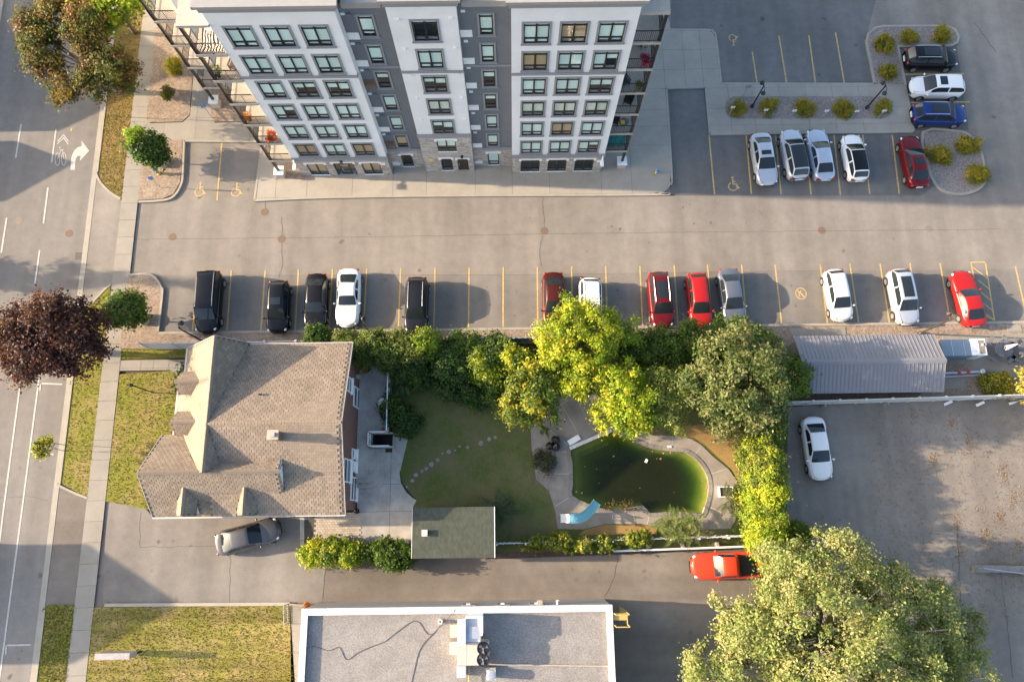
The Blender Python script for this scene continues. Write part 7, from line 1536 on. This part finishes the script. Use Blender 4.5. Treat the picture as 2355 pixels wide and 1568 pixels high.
for u, v, z, r_, h, pal, lab in [(1040, 830, 2.4, 1.7, 3.4, DGREEN, 'dark green bush east of the vine-covered cedar'), (1035, 880, 1.2, 1.2, 1.9, DGREEN, 'low dark bush at the edge of the back lawn'), (1075, 800, 2.2, 1.3, 3.0, GREEN, 'green bush against the grey fence by the dark bush'),
                              (1112, 835, 2.6, 1.35, 3.6, YG[:3] + GREEN + GREEN, 'bush with a yellow patch of vine near the grey fence'), (1150, 810, 2.4, 1.5, 3.2, GREEN + DGREEN, 'green bush between two yellow-vined bushes'), (1190, 830, 3.0, 1.1, 4.2, YG + GREEN, 'tall bush draped with a yellow vine'), (1085, 905, 0.9, 0.9, 1.5, GREEN[:1] + DGREEN, 'small grey-green bush at the lawn edge'),
                              (1150, 885, 1.6, 1.2, 2.4, GREEN + DGREEN, 'green bush hanging over the back lawn'), (945, 850, 1.8, 1.2, 2.7, DGREEN + GREEN[:1], 'dark bush beside the terrace railing'), (930, 965, 0.9, 1.1, 1.5, DGREEN, 'dark leafy bush at the stair well'), (905, 935, 0.9, 0.8, 1.5, GREEN[:2] + DGREEN, 'broad-leaved bush against the terrace railing behind the barbecue'),
                              (1480, 790, 2.6, 1.5, 3.6, GREEN, 'dark bush beyond the yellow-green tree'), (1540, 785, 2.9, 1.6, 4.0, GREEN, 'dark bush below the red compact hatchback'), (1605, 770, 3.0, 1.5, 4.2, GREEN, 'green bush below the blue-grey sedan'), (1690, 762, 2.6, 1.6, 3.4, GREEN, 'green bush between the kerb and the great maple'), (1745, 775, 2.4, 1.2, 3.2, GREEN, 'green bush where the grey fence ends'),
                              (1420, 800, 2.2, 1.5, 3.0, DGREEN, 'dark undergrowth bush beneath the yellow-green tree'), (1290, 840, 2.0, 1.6, 2.8, DGREEN + GREEN[:1], 'dark bush under the yellow-green tree by the lawn')]:
    v += 13 if (v < 800 and u > 1400) else 0; c = G2(u, v, z); tree('bush', lab, c, [(c[0], c[1], z * 0.75, r_, r_, z * 0.62), (c[0] + r_ * 0.35, c[1] - r_ * 0.3, z * 0.6, r_ * 0.7, r_ * 0.7, z * 0.5), (c[0] - r_ * 0.3, c[1] + r_ * 0.1, h * 0.7, r_ * 0.7, r_ * 0.7, h * 0.34)], int(85 * r_), 50, 0.38, 0.10, pal, 0.06, 'bush', 'bushes of the back yard', nb=4, inner=0.5)
tree('ash_tree', 'tall yellow-green tree leaning over the parking bays', (5.0, 11.6), [(5.0, 12.3, 5.6, 2.7, 2.2, 1.9), (3.4, 11.6, 4.8, 1.7, 1.6, 1.5), (7.0, 12.4, 4.9, 1.9, 1.5, 1.3), (5.0, 9.8, 4.2, 1.4, 1.8, 1.5), (4.6, 13.6, 5.6, 1.6, 1.4, 1.3)], 430, 66, 0.40, 0.095, YG + [(0.16, 0.19, 0.02)], 0.2, nb=16, inner=0.4, twigs=70)
tree('ornamental_tree', 'green tree with yellow leaf tips over the pool deck corner', (1.0, 8.4), [(1.0, 8.3, 3.9, 1.8, 1.8, 1.3), (0.2, 7.4, 3.2, 1.3, 1.3, 1.1), (2.1, 7.6, 3.2, 1.2, 1.3, 1.1), (1.9, 9.4, 3.9, 1.1, 1.2, 1.1)], 200, 48, 0.42, 0.115, [(0.13, 0.185, 0.032), (0.085, 0.14, 0.025), (0.20, 0.23, 0.045), (0.40, 0.36, 0.035)], 0.13, nb=12, inner=0.4)
tree('honey_locust', 'yellow open-crowned tree at the head of the pool', (8.2, 8.6), [(7.7, 8.9, 4.8, 1.5, 1.7, 1.4), (8.4, 7.2, 4.3, 1.7, 1.5, 1.3), (6.9, 6.9, 3.8, 1.2, 1.2, 1.0), (8.9, 6.3, 3.8, 1.2, 1.0, 0.9)], 210, 56, 0.40, 0.105, YG, 0.13, nb=12, inner=0.35, twigs=50)
tree('willow_shrub', 'feathery pale green tree between the yellow tree and the great maple', (11.4, 8.2), [(11.2, 8.6, 3.9, 1.5, 1.6, 1.4), (11.6, 6.9, 3.5, 1.4, 1.4, 1.2), (10.5, 7.6, 3.6, 1.2, 1.2, 1.1)], 180, 52, 0.38, 0.115, [(0.28, 0.31, 0.075), (0.21, 0.26, 0.055), (0.34, 0.36, 0.10)], 0.12, nb=8, asp=0.3, inner=0.4)
tree('great_maple', 'great round grey-green maple between the pool and the metal roof', (15.9, 9.0), [(15.8, 9.2, 5.4, 3.1, 3.1, 2.5), (14.3, 8.0, 4.4, 1.8, 1.9, 1.9), (17.5, 8.0, 4.6, 1.8, 2.1, 1.8), (16.3, 11.0, 4.7, 2.0, 1.4, 1.7), (15.6, 6.7, 4.0, 1.8, 1.3, 1.5)], 460, 74, 0.50, 0.115, [(0.165, 0.190, 0.064), (0.120, 0.155, 0.046), (0.225, 0.235, 0.095), (0.090, 0.125, 0.036)], 0.3, nb=12, inner=0.6)
tree('box_elder', 'small bright green tree at the gable of the metal-roofed building', (20.75, 9.4), [(20.9, 9.5, 2.7, 0.95, 1.5, 1.2)], 75, 44, 0.38, 0.11, [(0.13, 0.19, 0.022), (0.09, 0.14, 0.02), (0.18, 0.23, 0.03)], 0.08, nb=5)
# tall hedge east of the pool
for i, (u, v, r_, h, pal, lab) in enumerate([(1768, 985, 1.15, 3.6, CEDAR + GREEN, 'green arborvitae at the maple end of the tall hedge'), (1757, 1040, 1.2, 3.9, CEDAR + YG[:2], 'bright arborvitae beside the dry grass patch'), (1766, 1090, 1.25, 4.0, YG[:3] + CEDAR, 'yellowing arborvitae second from the dry grass patch'), (1772, 1140, 1.3, 4.1, YG, 'yellow arborvitae level with the raised planter'), (1768, 1190, 1.3, 4.0, YG[:3] + CEDAR[:1], 'yellow-green arborvitae past the raised planter'), (1775, 1240, 1.2, 3.8, YG, 'yellow arborvitae at the end of the picket fence'), (1790, 1285, 1.0, 3.2, YG + [(0.3, 0.19, 0.03)], 'orange-tinged arborvitae over the pickup truck bed'), (1835, 1225, 0.6, 2.4, [(0.17, 0.22, 0.02), (0.11, 0.16, 0.02)], 'lime green sprout beside the tall hedge')]):
    h *= 1.12; c = G2(u, v, h * 0.75); tree('arborvitae', lab, c, [(c[0], c[1], h * 0.70, r_ * 0.85, r_ * 0.9, h * 0.30), (c[0], c[1], h * 0.38, r_, r_ * 1.05, h * 0.42)], 300, 56, 0.34, 0.10, pal, 0.1, 'tree', 'arborvitae hedge east of the pool', nb=0, inner=0.55, low=-0.95, asp=0.45)
# big tree in the south-east
tree('silver_maple', 'huge olive green tree spreading over the rear lot', (20.4, -8.6), [(19.6, -7.6, 7.6, 4.8, 4.4, 3.0), (15.7, -7.6, 5.6, 3.0, 2.8, 2.4), (24.6, -6.8, 5.6, 3.6, 3.4, 2.4), (18.4, -3.9, 5.2, 1.9, 2.1, 1.8), (21.6, -3.6, 5.2, 2.4, 2.4, 2.0), (15.2, -10.4, 5.8, 3.8, 3.4, 2.6), (20.5, -12.5, 6.6, 5.0, 4.0, 3.0), (26.4, -11.0, 5.6, 3.6, 3.6, 2.4), (15.4, -14.0, 5.6, 4.0, 3.0, 2.5), (28.4, -8.0, 4.4, 1.8, 2.2, 1.8)], 1900, 90, 0.50, 0.095, OLIVE, 0.4, twigs=420, nb=60, bark=M_PBARK, inner=0.42)
tree('birch_tree', 'yellow-leaved tree past the yellow shrubs by the cream fence', (38.4, 8.0), [(38.5, 8.9, 2.8, 1.0, 1.3, 1.1), (38.8, 6.2, 2.2, 0.5, 0.5, 0.5)], 60, 40, 0.36, 0.12, [(0.38, 0.35, 0.05), (0.28, 0.29, 0.04), (0.42, 0.32, 0.08)], 0.08, nb=6)
for u, v, lab in ((2283, 882, 'olive yellow shrub beside the service pad'), (2312, 884, 'olive yellow shrub between its twin and the yellow-leaved tree')):
    c = G2(u, v, 0.7); tree('shrub', lab, c, [(*c, 0.5, 0.72, 0.75, 0.6)], 60, 40, 0.30, 0.085, GOLD + CEDAR[:1], 0.03, 'shrub', nb=0, inner=0.6)
# clipped golden shrubs in the gravel beds: one kind, single plants
SPI = [(397, 149, 0.80, 'bright yellow round shrub in the plaza gravel'), (1699.5, 246.6, 0.66, 'golden shrub at the ramp end of the long shrub bed'), (1767, 246.5, 0.70, 'golden shrub second from the ramp in the long shrub bed'), (1856.4, 246.6, 0.74, 'golden shrub midway along the long shrub bed'), (1941.5, 247.8, 0.86, 'largest golden shrub of the long shrub bed'), (2030.3, 246.6, 0.70, 'golden shrub at the car end of the long shrub bed beside the twin lamp'),
       (2036.6, 100, 0.86, 'golden shrub in the bend of the kerbed island by the black SUV'), (2095.4, 81.4, 0.70, 'golden shrub midway along the kerbed island above the black SUV'), (2168, 80, 0.72, 'golden shrub at the rounded end of the kerbed island'), (2045.4, 161.5, 0.70, 'golden shrub in the kerbed island level with the white SUV'), (2165.5, 355.4, 0.84, 'golden shrub in the teardrop island beside the dark red sedan'), (2230.6, 331.7, 0.80, 'golden shrub on the outer rim of the teardrop island'), (2246.8, 400, 0.86, 'golden shrub at the foot of the teardrop island')]
for u, v, r_, lab in SPI:
    c = G2(u, v, 0.6); o1, o2 = RNG.normal(size=2) * 0.28 * r_, RNG.normal(size=2) * 0.3 * r_; tree('golden_shrub', lab, c, [(*c, 0.42, r_ * 0.85, r_ * 0.8, RNG.uniform(0.45, 0.6)), (c[0] + o1[0], c[1] + o1[1], 0.5, r_ * 0.6, r_ * 0.65, RNG.uniform(0.45, 0.65)), (c[0] + o2[0], c[1] + o2[1], 0.35, r_ * 0.65, r_ * 0.55, 0.45)], int(95 * r_), 44, 0.26, 0.075, GOLD if u > 400 else [(0.28, 0.25, 0.02), (0.20, 0.20, 0.02), (0.33, 0.27, 0.025)], 0.03, 'shrub', 'golden shrubs in the gravel beds', nb=0, inner=0.7, asp=0.4, z0=0.12)
c = G2(384, 214, 0.8); tree('shrub', 'green and rusty bush growing in the plaza ring planter', c, [(*c, 0.75, 0.5, 0.55, 0.5)], 40, 36, 0.24, 0.08, [(0.11, 0.125, 0.025), (0.16, 0.10, 0.03), (0.075, 0.105, 0.02)], 0.02, 'shrub', nb=0, z0=0.4)
# hedge between drive and lane
for u, v, r_, h, pal, lab in [(720, 1272, 0.8, 1.7, YG + GREEN[:1], 'yellow-green bush at the drive end of the lane hedge'), (760, 1268, 0.85, 1.8, YG + GREEN, 'yellowing leafy bush second along the lane hedge'), (803, 1274, 0.85, 1.8, YG + GREEN[:2], 'yellow-green bush in the middle of the lane hedge'), (845, 1272, 0.6, 1.5, GREEN + CEDAR[:1], 'small green cedar in the lane hedge'), (880, 1270, 0.8, 1.9, [(0.07, 0.125, 0.018), (0.10, 0.15, 0.022)], 'rich green round bush of the lane hedge'), (915, 1277, 0.95, 2.0, [(0.06, 0.115, 0.016), (0.09, 0.14, 0.02)], 'rich green round bush touching the green shed')]:
    c = G2(u, v, h * 0.6); tree('hedge_bush', lab, c, [(*c, h * 0.5, r_, r_ * 0.85, h * 0.5)], int(120 * r_), 44, 0.30, 0.095, pal, 0.04, 'bush', 'bushes of the lane hedge', nb=0, inner=0.65)
# vines over the picket fence
for i, (u, v, rx, ry, h, lab) in enumerate([(1228, 1252, 1.0, 0.32, 1.2, 'leafy vine on the picket fence nearest the green shed'), (1285, 1246, 1.2, 0.55, 1.35, 'thick yellow-green vine below the slide'), (1345, 1254, 1.1, 0.42, 1.3, 'thick vine where the guard rail begins'), (1398, 1252, 0.8, 0.38, 1.25, 'yellow-green vine above the guard rail end'), (1470, 1240, 0.9, 0.42, 1.25, 'vine patch between the slide and the sumac')]):
    c = G2(u, v, h * 0.8); tree('vine', lab, c, [(*c, h * 0.65, rx, ry, h * 0.5)], 58, 34, 0.24, 0.095, [(0.22, 0.24, 0.025), (0.14, 0.18, 0.02), (0.28, 0.26, 0.04), (0.08, 0.12, 0.018)], 0.03, 'vine', 'vines on the picket fence', nb=0, inner=0.4, asp=0.85)
# sumac: compound fronds
def sumac(u, v, h, nf, fl, pal, label, spread=1.0, zc=None):
    c = G2(u, v, h * 0.7); t = thing('sumac', label, 'shrub', (*c, 0.05), 'sumacs'); st = MB(); C = []; Nn = []; col = []; S = []
    pal = np.array(pal)
    for i in range(nf):
        a = RNG.uniform(0, 2 * math.pi); b = np.array([c[0] + np.clip(RNG.normal(), -1.6, 1.6) * 0.35 * spread, c[1] + np.clip(RNG.normal(), -1.2, 1.2) * 0.35 * spread * 0.75, h * RNG.uniform(0.45, 1.0)]); d = np.array([math.cos(a), math.sin(a), 0.0]); sd_ = np.array([-d[1], d[0], 0]); pc_ = pal[RNG.integers(len(pal))] * RNG.uniform(0.8, 1.2); L = fl * RNG.uniform(0.7, 1.2); prev = b
        for k in range(11):
            q = (k + 1) / 11; p = b + d * L * q + np.array([0, 0, 0.35 * L * (q - 1.5 * q * q)])
            if k % 3 == 2: st.tube(tuple(prev), tuple(p), 0.012, 0.010, 4, False); prev = p
            w = 0.12 * math.sin(math.pi * min(1, 0.15 + 0.85 * q)) * L / 0.8
            for s in (-1, 1):
                for f_ in (0.45, 1.0): C.append(p + sd_ * s * w * f_ + d * 0.04); Nn.append(unit(np.array([0, 0, 1.0]) + sd_ * s * -0.25 + RNG.normal(size=3) * 0.15)); col.append(pc_ * RNG.uniform(0.85, 1.15)); S.append(0.045 + w * 0.12)
    st.tube((c[0], c[1], 0), (c[0], c[1], h * 0.8), 0.04, 0.02).build('stems', M_BARK, t)['kind'] = 'stuff'; leaf_object('fronds', np.array(C), np.array(Nn), np.array(S), np.array(col), t, None, 0.45)
sumac(925, 885, 1.7, 34, 0.9, DGREEN + [(0.04, 0.085, 0.02)], 'dark sumac with long fronds beside the terrace railing'); sumac(1150, 1165, 1.6, 46, 0.95, [(0.04, 0.075, 0.03), (0.055, 0.095, 0.035)], 'blue-green sumac at the corner of the green shed', 1.3); sumac(1560, 1212, 1.8, 110, 0.85, [(0.20, 0.25, 0.065), (0.14, 0.20, 0.045), (0.27, 0.30, 0.08)], 'large pale sumac sprawling over the pool edge and fence', 2.2); sumac(1695, 1150, 1.3, 50, 0.8, [(0.07, 0.11, 0.03), (0.10, 0.14, 0.04)], 'sumac beside the raised planter', 1.4); sumac(1250, 985, 0.9, 14, 0.5, GREEN, 'small green weed beside the black garbage bags', 0.5)
# brush pile
c = G2(1252, 1068, 0.4); bp_ = thing('brush_pile', 'heap of cut branches with wilting leaves on the pool deck', 'brush pile', (*c, 0.1)); tw = MB()
for i in range(70):
    a = random.uniform(0, 6.28); x_, y_ = c[0] + random.gauss(0, 0.45), c[1] + random.gauss(0, 0.7); L = random.uniform(0.5, 1.3); tw.tube((x_, y_, random.uniform(0.12, 0.6)), (x_ + L * math.cos(a) * 0.6, y_ - L * abs(math.sin(a)), random.uniform(0.12, 0.5)), 0.014, 0.008, 4, False)
tw.build('twigs', mat('dry_twig', (0.20, 0.15, 0.11), 0.9), bp_); CC, DD, idx, P, Nn = crown_points([(c[0], c[1] + 0.3, 0.35, 0.8, 0.8, 0.4)], 36, 34, 0.3); leaf_object('leaves', P, Nn, 0.07, clump_cols(len(CC), idx, [(0.055, 0.06, 0.025), (0.085, 0.07, 0.035), (0.05, 0.075, 0.025)]), bp_)
# dry shrub in the pool corner
c = G2(1445, 1166, 0.4); tree('dry_shrub', 'sparse red-brown shrub hanging into the pool by the slide', c, [(*c, 0.4, 0.5, 0.45, 0.4), (c[0] - 1.2, c[1] + 0.1, 0.3, 0.7, 0.3, 0.3)], 26, 22, 0.22, 0.06, [(0.20, 0.085, 0.05), (0.13, 0.09, 0.04), (0.08, 0.10, 0.03)], 0.02, 'shrub', nb=6)
# flowers on balconies and at the gate
def flowers(x, y, z, cols, label, r_=0.28, n_=26):
    t = thing('flower_planter', label, 'planter', (x, y, z)); MB().lathe((x, y, z), [(0.13, 0), (0.19, 0.28), (0.16, 0.28), (0.0, 0.26)], 12).build('pot', M_PLASTK, t)
    CC, DD, idx, P, Nn = crown_points([(x, y, z + 0.45, r_, r_, 0.24)], n_, 16, 0.16); leaf_object('blooms', P, Nn, 0.045, clump_cols(len(CC), idx, cols), t, None, 0.9)
RF = [(0.5, 0.02, 0.02), (0.06, 0.11, 0.02), (0.45, 0.10, 0.03)]
flowers(-18.95, 28.15, FZ(2), [(0.55, 0.30, 0.02), (0.5, 0.03, 0.03), (0.06, 0.1, 0.02)], 'pot of red and yellow flowers on a west balcony corner'); flowers(-18.2, 28.1, FZ(1), RF, 'box of red flowers along a lower west balcony rail', 0.45, 40); flowers(-18.9, 29.9, FZ(5), RF, 'pot of red flowers on the zebra rug balcony'); flowers(-19.0, 28.1, FZ(4), [(0.5, 0.5, 0.42), (0.06, 0.1, 0.02), (0.1, 0.14, 0.03)], 'pot of white flowers on a west balcony'); flowers(-18.9, 30.6, FZ(3), [(0.5, 0.42, 0.04), (0.08, 0.13, 0.02)], 'yellow flower pot on a middle west balcony')
flowers(8.95, 28.6, FZ(4), [(0.42, 0.03, 0.12), (0.5, 0.05, 0.14), (0.3, 0.02, 0.08)], 'bright crimson flower pot on an east balcony', 0.36, 36); flowers(8.85, 30.0, FZ(4), [(0.05, 0.12, 0.02), (0.08, 0.15, 0.02), (0.6, 0.6, 0.55)], 'leafy pot with white blooms behind the crimson flowers', 0.36, 30); flowers(9.05, 28.6, FZ(3), [(0.15, 0.17, 0.05), (0.10, 0.12, 0.03)], 'pale green plant pot by the wicker armchair'); flowers(*G2(706, 1394, 0.3), 0.07, [(0.55, 0.22, 0.02), (0.5, 0.03, 0.03), (0.06, 0.1, 0.02)], 'tub of orange and red flowers at the corner of the flat-roofed building')
# fallen leaves in the rear lot
n_ = 2600; U = RNG.uniform(2000, 2355, n_); V = RNG.uniform(940, 1420, n_); cl_ = [(2150, 1060), (2300, 1190), (2330, 1150), (2210, 1270), (2270, 1230), (2340, 1260), (2190, 970), (2100, 960), (2230, 1020), (2310, 1090), (2200, 1205), (2345, 1310)]
P = np.array([G(u, v, 0.012) for u, v in zip(U, V)]); Q = []
for u, v in cl_:
    for _ in range(75): Q.append(G(u + RNG.normal() * 7, v + RNG.normal() * 12, 0.015))
P = np.concatenate([P, np.array(Q)]); Nn = unit(np.array([0, 0, 1.0]) + RNG.normal(size=P.shape) * 0.25)
o = leaf_object('fallen_leaves', P, Nn, 0.05 * RNG.uniform(0.6, 1.4, len(P)), np.array([(0.36, 0.22, 0.12), (0.26, 0.15, 0.08), (0.42, 0.30, 0.16)])[RNG.integers(0, 3, len(P))], None, None, 0.7); tag(o, 'dry leaves blown over the rear lot asphalt', 'leaves', kind='stuff')
n_ = 900; P = np.array([(RNG.uniform(road_x(33) + 0.6, swl(33) - 0.1), RNG.uniform(27, 43), 0.085) for _ in range(n_)]); o = leaf_object('fallen_leaves', P, unit(np.array([0, 0, 1.0]) + RNG.normal(size=P.shape) * 0.3), 0.05 * RNG.uniform(0.5, 1.2, n_), np.array([(0.40, 0.30, 0.14), (0.30, 0.22, 0.08)])[RNG.integers(0, 2, n_)], None, None, 0.7); tag(o, 'dry leaves on the grass verge under the maple', 'leaves', kind='stuff')
# grass blades that break up the lawn edges
def blades(polys, n_, cols, label, h=0.07):
    P = []; A = np.array([area(p) for p in polys]); 
    for p, k in zip(polys, np.round(n_ * A / A.sum()).astype(int)):
        xs_ = [q[0] for q in p]; ys_ = [q[1] for q in p]; c = 0
        while c < k:
            q = (RNG.uniform(min(xs_), max(xs_)), RNG.uniform(max(min(ys_), -13), min(max(ys_), 47)))
            c += 1
            if inside(q, p): P.append((*q, 0.08))
    P = np.array(P); Nn = unit(RNG.normal(size=P.shape) * np.array([1, 1, 0.45])); pal = np.array(cols)
    o = leaf_object('grass', P, Nn, h * RNG.uniform(0.6, 1.3, len(P)), pal[RNG.integers(0, len(pal), len(P))] * RNG.uniform(0.9, 1.2, (len(P), 1)), None, None, 0.35); tag(o, label, 'grass', kind='stuff')
def polyof(o): v = [(q.co.x, q.co.y) for q in o.data.vertices]; return v[:len(v) // 2]
blades([polyof(o) for o in bpy.data.objects if o.name.startswith(('front_lawn', 'grass_verge.001', 'grass_verge.002'))], 15000, [(0.095, 0.115, 0.02), (0.14, 0.14, 0.03), (0.19, 0.16, 0.05)], 'short lawn grass in front of the brick house')
blades([polyof(o) for o in bpy.data.objects if o.name == 'grass_verge'], 9000, [(0.12, 0.105, 0.025), (0.19, 0.15, 0.045), (0.24, 0.17, 0.07)], 'dry verge grass along the road')
blades([polyof(o) for o in bpy.data.objects if o.name == 'south_lawn'], 10000, [(0.10, 0.105, 0.022), (0.16, 0.145, 0.035), (0.22, 0.17, 0.07)], 'mown grass of the south lawn')
# ================================================================== ACROSS THE ROAD, whose shadows reach the picture
def west_house(x0, x1, y0, y1, ze, zr, yr, label):
    t = thing('neighbour_house', label, 'house', ((x0 + x1) / 2, (y0 + y1) / 2, 0)); MB().box(x0 + 0.3, x1 - 0.3, y0 + 0.3, y1 - 0.3, 0, ze).add([(x1 - 0.3, y0 + 0.3, ze), (x1 - 0.3, y1 - 0.3, ze), (x1 - 0.3, yr, zr - 0.2)], [(0, 1, 2)]).add([(x0 + 0.3, y0 + 0.3, ze), (x0 + 0.3, y1 - 0.3, ze), (x0 + 0.3, yr, zr - 0.2)], [(0, 2, 1)]).build('wall', M_BRICK, t)
    MB().add([(x0, y0, ze - 0.1), (x1, y0, ze - 0.1), (x1, yr, zr), (x0, yr, zr), (x1, y1, ze - 0.1), (x0, y1, ze - 0.1)], [(0, 1, 2, 3), (3, 2, 4, 5)]).build('roof', M_SHINGB, t)
    for i in range(3):
        yy = y0 + (y1 - y0) * (0.22 + 0.28 * i); xx = x1 - 0.3; w_ = MB().box(xx, xx + 0.06, yy - 0.55, yy + 0.55, 1.0 if i != 1 else 0.1, 2.3).build('window' if i != 1 else 'door', M_WHITE, t); MB().box(xx + 0.06, xx + 0.07, yy - 0.45, yy + 0.45, 1.1, 2.2).build('pane', M_DKGLASS, w_)
west_house(-60, -50, -8.8, -0.6, 6.2, 8.45, -4.6, 'brick house across the road opposite the south lawn')
west_house(-64, -54, 26.6, 32.2, 3.95, 5.6, 30.4, 'low brick house across the road opposite the lot entrance')
west_house(-66, -54, 33.3, 47.0, 5.1, 8.6, 40.0, 'tall brick house across the road opposite the maple')
c = (-53, 20.0); tree('spruce_tree', 'narrow dark spruce across the road', c, [(c[0], c[1], 2.2, 1.5, 1.5, 1.9), (c[0], c[1], 4.6, 1.05, 1.05, 1.9), (c[0], c[1], 7.0, 0.55, 0.55, 1.8)], 150, 40, 0.4, 0.14, DGREEN, 0.16, nb=0)
